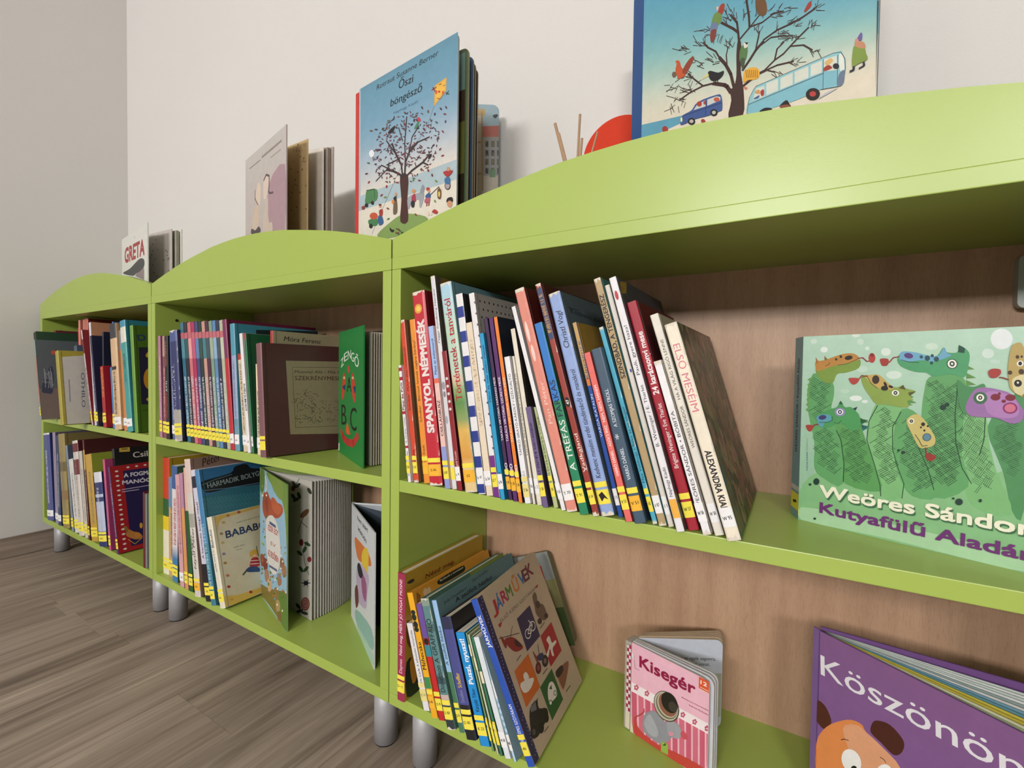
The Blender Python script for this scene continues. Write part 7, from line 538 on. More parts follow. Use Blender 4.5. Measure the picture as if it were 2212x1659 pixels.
 (0.5327, -0.0075, ZS, 0.0099, 0.3559, 0.2842, ('H', 'e8e6ea', '3c3c44', 0.26, '', [('f0b040', 0.88, 0.95)], [('Pauli, gyere haza!', '3a3438', 0.2, 0.4, 0.4), ('B. Weninger / E. Tharlet', '3a3438', 0.44, 0.68, 0.4), ('Naphegy Kiadó', '3a3438', 0.76, 0.87, 0.4)], 'tall snow-white book with a dark cover and a red mark near the top', {'art': 'pauli', 'blobs': [('b83038', 0.45, 0.075, 0.25, 0.02)]}), 0, 0),
 (0.5446, 0.0064, ZS, 0.0139, 0.3202, 0.2858, ('H', 'a5162c', '5a0c18', 0.24, 'Y:W 57', [], [('24 karácsonyi mese', 'f4ecec', 0.14, 0.42, 0.5, 0.02), ('Brigitte Weninger • Eve Tharlet', 'f0e4e4', 0.46, 0.74, 0.36)], 'crimson book of Christmas tales with white lettering', {}), 0, 0),
 (0.5639, -0.002, ZS, 0.0109, 0.2344, 0.2953, ('P', 'eceaec', 'd4ccc0', 0.2, 'W:W 58', [], [('WEÖRES SÁNDOR • BÓBITA', '403c40', 0.3, 0.86, 0.36)], 'short white poetry book right of the crimson one', {'worn': 1}), 0, 0),
 (0.5777, 0.005, ZS, 0.0112, 0.3017, 0.3018, ('H', 'e6e0d4', 'a8a088', 0.24, 'W:W 58', [], [('HA A VILÁG RIGÓ LENNE', '4c443c', 0.12, 0.4, 0.32), ('WEÖRES SÁNDOR', '4c443c', 0.43, 0.62, 0.32)], 'cream-white tall poetry book touching the last book of the row', {}), 0, 0),
 (0.5936, -0.0073, ZS, 0.0161, 0.2851, 0.2955, ('H', 'efe5d0', '3b3a28', 0.287, 'W:W 95', [], [('ELSŐ MESÉIM', 'd47c8c', 0.1, 0.42, 0.5, 0, 0, 1), ('ALEXANDRA KIADÓ', '181414', 0.6, 0.9, 0.44, 0.02, 0, 1)], 'thick cream book with pink title and dark mottled cover, last of the leaning row', {'art': 'elso', 'worn': 1}), 0, 0),
# leaning books on the bottom shelf of the nearest bookcase
 (0.0277, -0.0039, T, 0.0187, 0.2442, 0.0059, ('H', 'a02c50', 'b8922e', 0.255, 'Y:D 11', [], [('Nézd meg, MIÉRT JÓ FOGAT MOSNI!', 'ecd8dc', 0.05, 0.64, 0.34, 0.01), ('Daynes', 'ecd8dc', 0.67, 0.78, 0.34)], 'upright raspberry red book against the divider on the bottom shelf', {'art': 'dayner', 'groove': 0}), 0, 1),
 (0.0909, -0.001, T, 0.0158, 0.1562, 0.2899, ('P', 'e7e4e6', 'd0c8b8', 0.12, 'C:C 11', [], [('A telhetetlen hernyócska', '5a5658', 0.08, 0.5, 0.3), ('Eric Carle', '242424', 0.52, 0.7, 0.3)], 'small white book in the gap beside the raspberry red one', {}), 0, 1),
 (0.1154, -0.006, T, 0.014, 0.2209, 0.2919, ('H', 'f3b01e', 'cf8f2e', 0.25, 'O:B 46', [('3f8a50', 0.68, 0.77)], [('Méhecske', '241c0c', 0.4, 0.62, 0.6, 0.01)], 'honey-yellow bee book with a dark capsule on its spine', {'art': 'mehecske', 'blobs': [('1c2820', 0.5, 0.16, 0.42, 0.02), ('1c2820', 0.5, 0.2, 0.42, 0.03), ('1c2820', 0.5, 0.26, 0.42, 0.03), ('1c2820', 0.5, 0.3, 0.42, 0.02)], 'groove': 0}), 0, 1),
 (0.1308, -0.0043, T, 0.0142, 0.2039, 0.2879, ('P', 'c8262c', '4a6a6a', 0.2, 'Y:D 8', [('6c509e', 0, 0.3), ('3a8a98', 0.36, 0.46)], [], 'narrow book purple above and red below', {'blobs': [('1c1c20', 0.5, 0.33, 0.4, 0.03)]}), 0, 1),
 (0.1555, -0.012, T, 0.0194, 0.2234, 0.2932, ('H', '5f888a', '4a6a5c', 0.25, 'Y:D 80', [('8a9c90', 0, 0.06), ('4a6868', 0.2, 0.26), ('3c5a60', 0.6, 0.66), ('c8b0a8', 0.74, 0.82), ('2c3a3c', 0.82, 1)], [('A GRAFFALÓ', '1c2c30', 0.16, 0.5, 0.5), ('Donaldson', '1c2428', 0.52, 0.72, 0.5)], 'mottled grey-green book with dark lettering, left of the light blue one', {'art': 'graff', 'groove': 0, 'worn': 1}), 0, 1),
 (0.1789, -0.0067, T, 0.0111, 0.2237, 0.3023, ('H', '9cc2ea', '5c7a7c', 0.26, 'Y:D 8', [('4a7a58', 0.55, 1)], [('A zsúfolt házikó', '242c3c', 0.2, 0.5, 0.5, 0, 0.1)], 'light blue book with a grey-teal cover bearing author names', {'art': 'zsiraf', 'groove': 0}), 0, 1),
 (0.1978, -0.012, T, 0.0221, 0.2019, 0.2965, ('H', '4c5090', '231e20', 0.21, 'Y:D 80', [('2c3050', 0, 0.1), ('1c1c20', 0.72, 1)], [('Scheffler', 'd8b848', 0.46, 0.58, 0.36, 0.01), ('Donaldson', '8a8cb8', 0.6, 0.7, 0.3)], 'navy-violet book with yellow name and nearly black cover', {'art': 'scheff', 'groove': 0}), 0, 1),
 (0.2268, -0.012, T, 0.0198, 0.1841, 0.3081, ('P', '1e90d8', '1870a8', 0.2, 'Y:K 22', [], [('Puszi, nyuszi!', 'f4f6fa', 0.06, 0.46, 0.46, 0.02), ('Kárpáti Tibor', '142034', 0.5, 0.7, 0.36)], 'bright blue bunny book with white title', {}), 0, 1),
 (0.2497, -0.0111, T, 0.0042, 0.1893, 0.3116, ('P', '7c9c6c', '5a7a4a', 0.2, 'Y:', [('e8e2c0', 0.1, 0.2), ('f0d850', 0.72, 0.8)], [], 'very thin green booklet right of the bright blue one', {}), 0, 1),
 (0.2585, -0.012, T, 0.0047, 0.1897, 0.3313, ('P', 'c8d0b0', '8a9470', 0.2, 'Y:', [('e8e2c0', 0.2, 0.3), ('f0d850', 0.72, 0.8)], [], 'very thin pale green booklet between two other thin ones', {}), 0, 1),
 (0.2654, -0.012, T, 0.0061, 0.1888, 0.3365, ('P', '3c7a5c', '2c5a3c', 0.2, 'Y:', [('e8e2c0', 0.3, 0.4), ('f0d850', 0.72, 0.8)], [], 'very thin dark green striped booklet next to the white spines', {}), 0, 1),
 (0.2748, -0.012, T, 0.0123, 0.1904, 0.3543, ('P', 'dfe6ec', 'c8d0d4', 0.16, 'W:M 68', [], [], 'plain pale white-blue slim book, left of the two beside the vehicles book', {}), 0, 1),
 (0.29, -0.0102, T, 0.006, 0.1935, 0.3944, ('P', 'b8d4e8', '8aa8b8', 0.1, 'W:M 68', [('8cb4c8', 0.52, 0.54), ('8cb4c8', 0.57, 0.59), ('8cb4c8', 0.62, 0.64), ('8cb4c8', 0.67, 0.69), ('8cb4c8', 0.72, 0.74), ('8cb4c8', 0.77, 0.79), ('e4e8ea', 0.35, 0.5)], [], 'pale blue slim book with wavy stripes behind the vehicles book', {}), 0, 1),
 (0.3142, -0.0063, T, 0.0129, 0.2658, 0.4283, ('H', '2853b4', 'c0ad94', 0.232, 'Y:46', [], [('JÁRMŰVEK', 'ece8ec', 0.1, 0.3, 0.42, 0.02), ('ELSŐ KÉPES SZÓTÁRAM', 'e0e0ec', 0.64, 0.88, 0.4, 0.01)], 'leaning vehicles picture dictionary with coloured capitals and picture squares', {'art': 'jarm', 'groove': 0}), 4, 1),
# books on the middle shelf of the middle bookcase
 (-0.9763, 0.012, ZS, 0.0095, 0.2687, 0, ('P', 'e9e7e8', 'c8c0bc', 0.2, 'Y:*', [], [('#', '6a6a6a', 0.1, 0.7, 0.4)], 'thin white book against the left panel of the middle bookcase', {}), 0, 2),
 (-0.9578, 0.004, ZS, 0.0174, 0.3011, 0.0358, ('P', 'b87c98', '8a5870', 0.2, 'Y:*', [], [('#', 'e0c0cc', 0.2, 0.8, 0.4)], 'dusty pink spine, second in the middle bookcase', {}), 0, 2),
 (-0.9262, 0, ZS, 0.02, 0.2996, 0.0132, ('P', '8a4858', '5a2c38', 0.2, 'Y:*', [('b89088', 0, 0.2)], [('#', 'd8a8a0', 0.3, 0.8, 0.4)], 'wine-brown spine with light top, third in the middle bookcase', {}), 0, 2),
 (-0.8955, -0.004, ZS, 0.0188, 0.2988, 0.036, ('H', '1c181c', '141014', 0.2, 'Y:*', [], [('ATTI', 'e8e4e0', 0.44, 0.54, 0.36, 0.01), ('#', 'c83828', 0.55, 0.8, 0.4), ('#', 'c06a50', 0.05, 0.3, 0.4)], 'black book with small white capitals and red print', {}), 0, 2),
 (-0.8689, 0, ZS, 0.0223, 0.2967, 0.0585, ('P', '5c6c9a', '3c4868', 0.2, 'W:*', [], [('#', 'c8cce0', 0.2, 0.8, 0.4)], 'greyish blue narrow spine beside the thick blue book', {}), 0, 2),
 (-0.832, -0.008, ZS, 0.0399, 0.3117, 0.0974, ('H', '242c66', '1c2040', 0.22, 'Y:*', [('4a5c94', 0, 0.1), ('a8a49c', 0.72, 1)], [('#', 'e0e4ec', 0.3, 0.72, 0.5, 0, 0, 0, 0.3)], 'thickest navy blue book with a pale grey foot, left of the pink-banded series', {'worn': 1}), 0, 2),
 (-0.7822, 0, ZS, 0.0191, 0.3351, 0.1265, ('P', '38708a', '38708a', 0.22, 'Y:*', [('c46a74', 0.085, 0.135), ('5a90a0', 0.135, 0.3)], [('#', 'd8dce4', 0.45, 0.85, 0.5)], 'first of the twelve pink-banded series books counted from the left, teal blue spine', {}), 0, 6),
 (-0.7622, 0, ZS, 0.0188, 0.3349, 0.1257, ('P', '20202e', '20202e', 0.22, 'Y:*', [('c46a74', 0.085, 0.135), ('2c5c60', 0.135, 0.3)], [('#', 'd8dce4', 0.45, 0.85, 0.5)], 'second of the twelve pink-banded series books counted from the left, near-black spine', {}), 0, 6),
 (-0.7424, 0, ZS, 0.0185, 0.3347, 0.1249, ('P', 'd07078', 'd07078', 0.22, 'Y:*', [('c46a74', 0.085, 0.135), ('e8a0a0', 0.135, 0.3)], [('#', 'd8dce4', 0.45, 0.85, 0.5)], 'third of the twelve pink-banded series books counted from the left, salmon red spine', {}), 0, 6),
 (-0.723, 0, ZS, 0.0183, 0.3345, 0.1242, ('P', 'b0285c', 'b0285c', 0.22, 'Y:*', [('c46a74', 0.085, 0.135), ('c0587c', 0.135, 0.3)], [('#', 'd8dce4', 0.45, 0.85, 0.5)], 'fourth of the twelve pink-banded series books counted from the left, magenta spine', {}), 0, 6),
 (-0.7039, 0, ZS, 0.018, 0.3343, 0.1235, ('P', '3c4478', '3c4478', 0.22, 'Y:*', [('c46a74', 0.085, 0.135), ('6080b0', 0.135, 0.3)], [('#', 'd8dce4', 0.45, 0.85, 0.5)], 'fifth of the twelve pink-banded series books counted from the left, indigo spine', {}), 0, 6),
 (-0.6851, 0, ZS, 0.0177, 0.3342, 0.1228, ('P', '16302c', '16302c', 0.22, 'Y:*', [('c46a74', 0.085, 0.135), ('2c4c44', 0.135, 0.3)], [('#', 'd8dce4', 0.45, 0.85, 0.5)], 'sixth of the twelve pink-banded series books counted from the left, dark green spine', {}), 0, 6),
 (-0.6665, 0, ZS, 0.0174, 0.334, 0.1221, ('P', 'c8988c', 'c8988c', 0.22, 'Y:*', [('c46a74', 0.085, 0.135), ('3c8088', 0.135, 0.3)], [('#', 'd8dce4', 0.45, 0.85, 0.5)], 'seventh of the twelve pink-banded series books counted from the left, pale rose and teal spine', {}), 0, 6),
 (-0.6483, 0, ZS, 0.0172, 0.3338, 0.1214, ('P', '4a1c38', '4a1c38', 0.22, 'Y:*', [('c46a74', 0.085, 0.135), ('3c5060', 0.135, 0.3)], [('#', 'd8dce4', 0.45, 0.85, 0.5)], 'eighth of the twelve pink-banded series books counted from the left, dark plum spine', {}), 0, 6),
 (-0.6303, 0, ZS, 0.0169, 0.3336, 0.1207, ('P', '7c9c84', '7c9c84', 0.22, 'Y:*', [('c46a74', 0.085, 0.135), ('a0b098', 0.135, 0.3)], [('#', 'd8dce4', 0.45, 0.85, 0.5)], 'ninth of the twelve pink-banded series books counted from the left, sage green spine', {}), 0, 6),
 (-0.6126, 0, ZS, 0.0167, 0.3335, 0.12, ('P', '5c88b8', '5c88b8', 0.22, 'Y:*', [('c46a74', 0.085, 0.135), ('90b0d0', 0.135, 0.3)], [('#', 'd8dce4', 0.45, 0.85, 0.5)], 'tenth of the twelve pink-banded series books counted from the left, sky blue spine', {}), 0, 6),
 (-0.5951, 0, ZS, 0.0164, 0.3333, 0.1194, ('P', '24304c', '24304c', 0.22, 'Y:*', [('c46a74', 0.085, 0.135), ('405060', 0.135, 0.3)], [('#', 'd8dce4', 0.45, 0.85, 0.5)], 'eleventh of the twelve pink-banded series books counted from the left, navy spine', {}), 0, 6),
 (-0.5779, 0, ZS, 0.0162, 0.3331, 0.1187, ('P', 'b8b8a0', 'b8b8a0', 0.22, 'Y:*', [('c46a74', 0.085, 0.135), ('c8c8b0', 0.135, 0.3)], [('#', 'd8dce4', 0.45, 0.85, 0.5)], 'twelfth of the twelve pink-banded series books counted from the left, cream spine', {}), 0, 6),
 (-0.5601, 0, ZS, 0.0175, 0.3334, 0.1205, ('H', 'bc2030', '6a1c3c', 0.26, 'W:*', [('7a2858', 0, 0.3)], [], 'red and purple spine with a long wine-red cover top', {}), 0, 2),
 (-0.5396, 0, ZS, 0.02, 0.3203, 0.0776, ('H', '9aa8c8', '3f8ca0', 0.24, 'W:*', [('4a9ab0', 0, 0.25), ('6a98a8', 0.75, 1)], [('#', '6a7a9a', 0.3, 0.8, 0.3)], 'thick grey-blue book with a teal cover, right of the series', {'art': 'wteal'}), 0, 2),
 (-0.5107, 0.004, ZS, 0.018, 0.2451, 0.1117, ('P', 'dccbae', 'b8a888', 0.2, 'W:*', [('b04034', 0, 0.06)], [('#', '6a5a4a', 0.1, 0.8, 0.3)], 'cream spine with a red top beside the thick teal book', {}), 0, 2),
 (-0.4862, 0, ZS, 0.0145, 0.2962, 0.1254, ('P', 'e9e7e8', 'c8c4c0', 0.21, 'W:*', [], [('#', '1c3c50', 0.42, 0.65, 0.5)], 'bright white spine left of the green one', {}), 0, 2),
 (-0.4712, 0.004, ZS, 0.0067, 0.296, 0.1217, ('H', '1f7a4c', '185c3a', 0.21, 'W:*', [('b83a34', 0, 0.05)], [], 'narrow green spine with a red edge', {}), 0, 2),
 (-0.4641, 0.045, ZS, 0.0121, 0.3032, 0.0023, ('H', 'b04038', 'b3a988', 0.2, '', [], [], 'pushed-back beige book with handwritten author name on the cover', {'art': 'mora'}), 0, 2),
 (-0.4434, 0, ZS, 0.0221, 0.2192, 0.0399, ('P', 'e4d2b4', 'd0bc9c', 0.2, 'W:*', [], [('#', '3a2c24', 0.3, 0.85, 0.28, 0, 0, 0, 0.35), ('#', '3a2c24', 0.4, 0.85, 0.28, 0, 0, 0, 0.7)], 'cream spine with two lines of dark print behind the brown book', {}), 0, 2),
 (-0.4085, -0.012, ZS, 0.0274, 0.2674, 0.0946, ('H', '7c5058', '4c2a2a', 0.26, 'Y:', [], [], 'large dark brown book with an olive picture plate on the cover', {'art': 'szek'}), -8, 2),
# books on the bottom shelf of the middle bookcase
 (-0.976, 0.02, T, 0.038, 0.3529, 0.001, ('H', 'c83c24', 'b09020', 0.22, 'Y:*', [('2c5c34', 0.35, 0.5), ('e8c82c', 0.5, 0.62), ('e8e0c8', 0.62, 1)], [], 'red and yellow spine at the left end of the middle bookcase bottom shelf', {}), 0, 3),
 (-0.9331, 0.016, T, 0.0415, 0.2985, 0.0045, ('P', 'c8a87c', 'a8886a', 0.2, 'Y:*', [('6a8ab0', 0, 0.3)], [('#', '8a4a34', 0.3, 0.8, 0.4)], 'narrow tan and blue spine behind the red and yellow one', {}), 0, 3),
 (-0.8885, 0.006, T, 0.033, 0.3401, 0.0044, ('P', 'e4dcdc', '3a5a44', 0.2, 'Y:*', [('3a5a94', 0, 0.2), ('e4dcdc', 0.68, 0.8, '3f7cae'), ('3f7cae', 0.8, 1)], [('#', 'b8483c', 0.28, 0.68, 0.45)], 'white spine with red lettering and blue foot', {}), 0, 3),
 (-0.8286, 0, T, 0.0248, 0.3194, 0.0878, ('P', 'd8a4ac', 'b88088', 0.2, 'W:*', [], [('#', 'b06a78', 0.1, 0.7, 0.4)], 'pink spine right of the blue-footed one', {}), 0, 3),
 (-0.8002, 0, T, 0.0199, 0.3268, 0.0974, ('P', 'dc9c5c', 'b87c9a', 0.2, 'Y:*', [('b888a4', 0, 0.3)], [], 'thin orange and mauve spine on the lower shelf', {}), 0, 3),
 (-0.7763, 0, T, 0.0229, 0.3454, 0.0911, ('P', '1f5c2c', '184420', 0.2, 'Y:*', [('e0b8a8', 0, 0.35)], [], 'dark green thin spine with a pinkish top', {}), 0, 3),
 (-0.7309, -0.005, T, 0.0294, 0.3749, 0.1538, ('H', 'd6d0c8', '8a6e64', 0.26, 'O:*', [('dcc4bc', 0, 0.25), ('a8a498', 0.4, 0.5)], [('Nyúl Péter', '2c2828', 0.5, 0.8, 0.3, 0, 0.2, 0, 0.6), ('#', '2c2828', 0.56, 0.7, 0.26, 0, 0, 0, 0.3)], 'bulky worn white spine with handwritten title and brownish-pink cover', {'art': 'b7', 'worn': 1}), 0, 3),
 (-0.6728, -0.006, T, 0.0256, 0.3532, 0.2312, ('P', 'd4d0e0', 'c0bccc', 0.22, 'Y:*', [('1c1c34', 0.05, 0.14), ('141420', 0.72, 1)], [('A harmadik bolygó meséi', '2a2844', 0.25, 0.68, 0.34)], 'pale lilac spine with a black foot beside the teal book', {}), 0, 3),
 (-0.6399, -0.008, T, 0.0222, 0.3566, 0.2431, ('H', '4484b4', '2c6878', 0.25, 'Y:*', [('3c7c94', 0.55, 1)], [('#', 'a8d0dc', 0.4, 0.9, 0.6)], 'large teal book with a black name plate and diamond pattern', {'art': 'harm'}), 0, 3),
 (-0.6039, -0.004, T, 0.0242, 0.2364, 0.2928, ('H', 'e6e0cc', 'c9bfa0', 0.24, 'Y:*', [], [('Bababó', '1c2c54', 0.14, 0.34, 0.42, 0, 0.1), ('#', '8a8a9a', 0.36, 0.6, 0.3)], 'cream book with a running fair-haired boy and berries around the cover', {'art': 'bababo'}), 0, 3),
# books on the middle shelf of the far bookcase
 (-1.809, -0.048, ZS, 0.012, 0.314, 0.2194, ('P', '8fb0b0', '5a6468', 0.2, 'Y:*', [('b87c70', 0.2, 0.8)], [], 'grey book with a winter drawing, sticking out at the left end of the far bookcase', {'art': 'a1'}), 0, 4),
 (-1.5238, -0.065, ZS, 0.026, 0.2617, 0.181, ('H', 'a89a38', 'a89a38', 0.2, '', [], [], 'olive-framed book with a pale lilac panel, jutting out of the far shelf', {'art': 'a2'}), 0, 4),
 (-1.4509, -0.004, ZS, 0.0118, 0.3497, 0.2751, ('P', 'd8c8cc', '8a2c34', 0.2, 'Y:*', [('7a1c28', 0.1, 0.25)], [('#', 'a04458', 0.4, 0.9, 0.5)], 'thin white and red spine beside the olive-framed book', {}), 0, 4),
 (-1.4387, 0, ZS, 0.0195, 0.365, 0.1299, ('P', 'dcdce4', 'c08868', 0.22, 'Y:*', [], [('#', '8a8a9a', 0.3, 0.8, 0.3)], 'white spine with a salmon cover top', {}), 0, 4),
 (-1.3998, -0.006, ZS, 0.0162, 0.3185, 0.1808, ('P', '24264c', '20203c', 0.2, 'Y:*', [], [('#', '8c90b0', 0.2, 0.8, 0.3)], 'navy spine, left of two dark ones', {}), 0, 4),
 (-1.3834, 0.005, ZS, 0.0135, 0.3274, 0.0015, ('P', '20243c', '1c1c30', 0.2, 'O:*', [], [], 'blue-black spine, right of two dark ones', {}), 0, 4),
 (-1.3424, -0.006, ZS, 0.0269, 0.2091, 0.1311, ('P', 'b01c28', 'a01824', 0.17, 'Y:*', [], [('#', 'e0a44c', 0.02, 0.5, 0.7)], 'short crimson and gold spine in front of the dark ones', {}), 0, 4),
 (-1.3153, 0.01, ZS, 0.0107, 0.3592, 0.0027, ('P', '4c84c0', '3868a0', 0.2, 'Y:*', [], [], 'tall mid blue spine on the far shelf', {}), 0, 4),
 (-1.2808, 0, ZS, 0.0349, 0.2064, 0.1163, ('P', '4088c4', '306898', 0.17, 'Y:*', [], [('#', '1c4474', 0.3, 0.8, 0.3)], 'short sky blue spine beside the tall blue one', {}), 0, 4),
 (-1.2428, -0.006, ZS, 0.0464, 0.348, 0.1136, ('H', 'd6b48c', 'b89468', 0.22, 'W:*', [('30303c', 0, 0.14)], [('#', '3a2c20', 0.45, 0.85, 0.34)], 'tan spine with a dark picture and black rings', {'blobs': [('16161c', 0.25, 0.42, 0.14, 0.02), ('16161c', 0.5, 0.42, 0.14, 0.02), ('16161c', 0.75, 0.42, 0.14, 0.02)]}), 0, 4),
 (-1.1956, 0, ZS, 0.0304, 0.3283, 0.1112, ('P', 'd08858', 'a86c44', 0.2, 'W:*', [('8a94a8', 0, 0.2)], [], 'thin orange-brown spine on the far shelf', {}), 0, 4),
 (-1.1494, -0.006, ZS, 0.0356, 0.3569, 0.149, ('H', '3f9c98', '2c7c88', 0.24, 'W:*', [('3a8cac', 0, 0.06), ('e0dccc', 0.06, 0.2)], [('#', '2c6c68', 0.3, 0.55, 0.4)], 'teal spine with a pale patch near its top', {}), 0, 4),
 (-1.1133, 0, ZS, 0.0206, 0.3394, 0.1033, ('H', '6c9c34', '46661a', 0.26, '', [], [], 'green book with a sun on its night-blue cover, right end of far shelf', {'art': 'a13'}), 0, 4),
 (-1.865, -0.035, ZS, 0.03, 0.345, 0.2094, ('P', '14181c', '2c4a34', 0.2, '', [('5a7a54', 0.14, 0.5)], [], 'black-topped green book behind the grey winter book', {}), 0, 4),
 (-1.925, 0.03, ZS, 0.03, 0.352, 0.1047, ('P', '7c2c3c', '6a2030', 0.16, '', [('d87c88', 0.03, 0.2)], [], 'wine and pink book near the left panel of the far bookcase', {}), 0, 4),
 (-1.745, 0.05, ZS, 0.028, 0.358, 0.0349, ('H', 'b4202c', 'a01c28', 0.2, '', [], [], 'bright red book behind the olive-framed one', {}), 0, 4),
 (-1.712, 0.04, ZS, 0.02, 0.386, 0.0262, ('P', 'dc9080', 'b86858', 0.2, '', [], [], 'tall salmon spine, left of two tall salmon ones', {}), 0, 4),
 (-1.685, 0.045, ZS, 0.02, 0.388, 0.0262, ('P', 'c88078', 'a85850', 0.2, '', [], [], 'tall dull salmon spine, right of two tall salmon ones', {}), 0, 4),
 (-1.66, 0.045, ZS, 0.03, 0.39, 0.0262, ('H', 'c86a58', '6c2018', 0.22, '', [], [], 'tall book with a dark rust-red cover touching the top board', {}), 0, 4),
 (-1.583, 0, ZS, 0.03, 0.285, 0.1658, ('P', '4c5c70', '4a5a70', 0.2, '', [], [], 'slate grey book rising just above the olive-framed one', {}), 0, 4),
# books on the bottom shelf of the far bookcase
 (-1.92, 0, T, 0.06, 0.3515, 0.1212, ('H', '4c548c', '2c3468', 0.2, 'W:*', [('dcdce0', 0.0, 0.02)], [('#', 'd8d8dc', 0.2, 0.8, 0.3)], 'white-edged indigo book at the left end of the far bottom shelf', {}), 0, 5),
 (-1.8413, 0, T, 0.0337, 0.3615, 0.078, ('P', '9c90ac', '5a5068', 0.2, 'W:*', [], [('#', '8a7a70', 0.2, 0.8, 0.3)], 'dull lilac spine, second on the far bottom shelf', {}), 0, 5),
 (-1.805, 0, T, 0.0292, 0.3532, 0.0497, ('H', '2c3c60', '1c2840', 0.2, 'W:*', [], [('#', 'd8d8dc', 0.2, 0.8, 0.3)], 'dark denim blue spine on the far bottom shelf', {}), 0, 5),
 (-1.7439, 0, T, 0.0579, 0.3624, 0.1356, ('H', '9a8850', '7a6c40', 0.2, 'Y:*', [('6c5c34', 0.3, 0.4), ('8c6c3c', 0.6, 0.7)], [('#', '8a7a70', 0.2, 0.8, 0.3)], 'wide old-gold spine on the far bottom shelf', {}), 0, 5),
 (-1.6667, 0, T, 0.0231, 0.3259, 0.1913, ('P', '8494a4', '4c5468', 0.2, 'Y:*', [], [('#', '8a7a70', 0.2, 0.8, 0.3)], 'narrow blue-grey spine on the far bottom shelf', {}), 0, 5),
 (-1.6338, 0, T, 0.0446, 0.2767, 0.2207, ('P', 'dcdad6', 'a8a4a0', 0.2, 'Y:*', [], [('#', '8a7a70', 0.2, 0.8, 0.3)], 'short white spine, left of the whites on the far bottom shelf', {}), 0, 5),
 (-1.5856, 0, T, 0.0454, 0.3499, 0.1762, ('H', 'd4ccc4', '4c1820', 0.2, 'Y:*', [('6c2024', 0.03, 0.12), ('6c2024', 0.2, 0.36)], [('#', '8a7a70', 0.2, 0.8, 0.3)], 'white spine with a dark red top on the far bottom shelf', {}), 0, 5),
 (-1.5366, 0, T, 0.0315, 0.3164, 0.1735, ('P', 'cfc8bc', '8c8478', 0.2, 'Y:*', [], [('#', '8a7a70', 0.2, 0.8, 0.3)], 'off-white spine right of the red-topped one', {}), 0, 5),
 (-1.5018, 0, T, 0.0139, 0.3606, 0.1459, ('P', '6c2420', '401418', 0.2, 'Y:*', [('d8a848', 0.1, 0.3)], [('#', 'd8d8dc', 0.2, 0.8, 0.3)], 'thin rust-brown spine with a yellow edge', {}), 0, 5),
 (-1.4733, 0, T, 0.06, 0.3104, 0.1892, ('P', 'c8a03c', '8a9430', 0.2, 'Y:*', [], [('#', '8a7a70', 0.2, 0.8, 0.3)], 'thin yellow spine with lime, brown and magenta cover blocks', {'art': 'd10'}), 0, 5),
 (-1.3958, 0, T, 0.06, 0.256, 0.1835, ('H', '24306c', '1c2450', 0.2, 'Y:*', [('dcdce4', 0, 0.14), ('b8c0d8', 0.3, 0.34), ('b8c0d8', 0.4, 0.8)], [('#', 'd8d8dc', 0.2, 0.8, 0.3)], 'indigo and white book in the middle of the far bottom shelf', {}), 0, 5),
 (-1.323, 0, T, 0.018, 0.309, 0.1624, ('P', 'd4588c', 'a03c68', 0.2, 'Y:*', [], [('#', '8a7a70', 0.2, 0.8, 0.3)], 'hot pink spine left of the star-bordered book', {}), 0, 5),
 (-1.2591, 0, T, 0.016, 0.2918, 0.2474, ('P', '5c2c6c', '241c4c', 0.25, 'Y:*', [], [('#', 'd8d8dc', 0.2, 0.8, 0.3)], 'purple-blue picture book with a red border of white stars', {'art': 'd13'}), 0, 5),
 (-1.302, 0.02, T, 0.02, 0.345, 0.1571, ('P', '16161c', '16161c', 0.2, '', [], [('#', '8a8a8a', 0.2, 0.6, 0.3)], 'tall black book behind the star-bordered book', {'art': 'x8'}), 0, 5),
]
GROUPS = ['leaning books on the middle shelf of the nearest bookcase', 'leaning books on the bottom shelf of the nearest bookcase', 'books on the middle shelf of the middle bookcase', 'books on the bottom shelf of the middle bookcase', 'books on the middle shelf of the far bookcase', 'books on the bottom shelf of the far bookcase', 'pink-banded series books in the middle bookcase']
for X, Y, Z, w, h, a, spec, rz, gi in BOOKS:
    spec[8]['group'] = GROUPS[gi]
    spine_book(X, Y, Z, w, h, a, spec, rz)
# board book standing behind the vehicles book
t = thing('book', (.166, .270, T), 'grey-green board book with a red square, hidden half behind the vehicles book', 'book', None, radians(9), 0)
t.rotation_euler = (radians(-2), radians(-22), 0)
m = MB(); P = rounded(.118, .20, .014, True); m.prism(P, lambda a, b: (a, 0, b), lambda a, b: (a, .016, b), '5a5a3c', '8a8c70'); m.build('cover', 'cover', t)
A = Art(lambda u, v, e: (u, -e, v), .118, .20); A.rect(.02, 0, .118, .08, '4a5a34'); A.rect(.02, .08, .118, .14, '8a8458'); A.rect(.02, .14, .118, .2, '8a8c8a'); A.rect(.062, .142, .092, .172, 'b02c24'); A.text('CLI', .066, .152, .088, .152, .010, 'e8d8d0', .01); A.build('cover_picture', t)

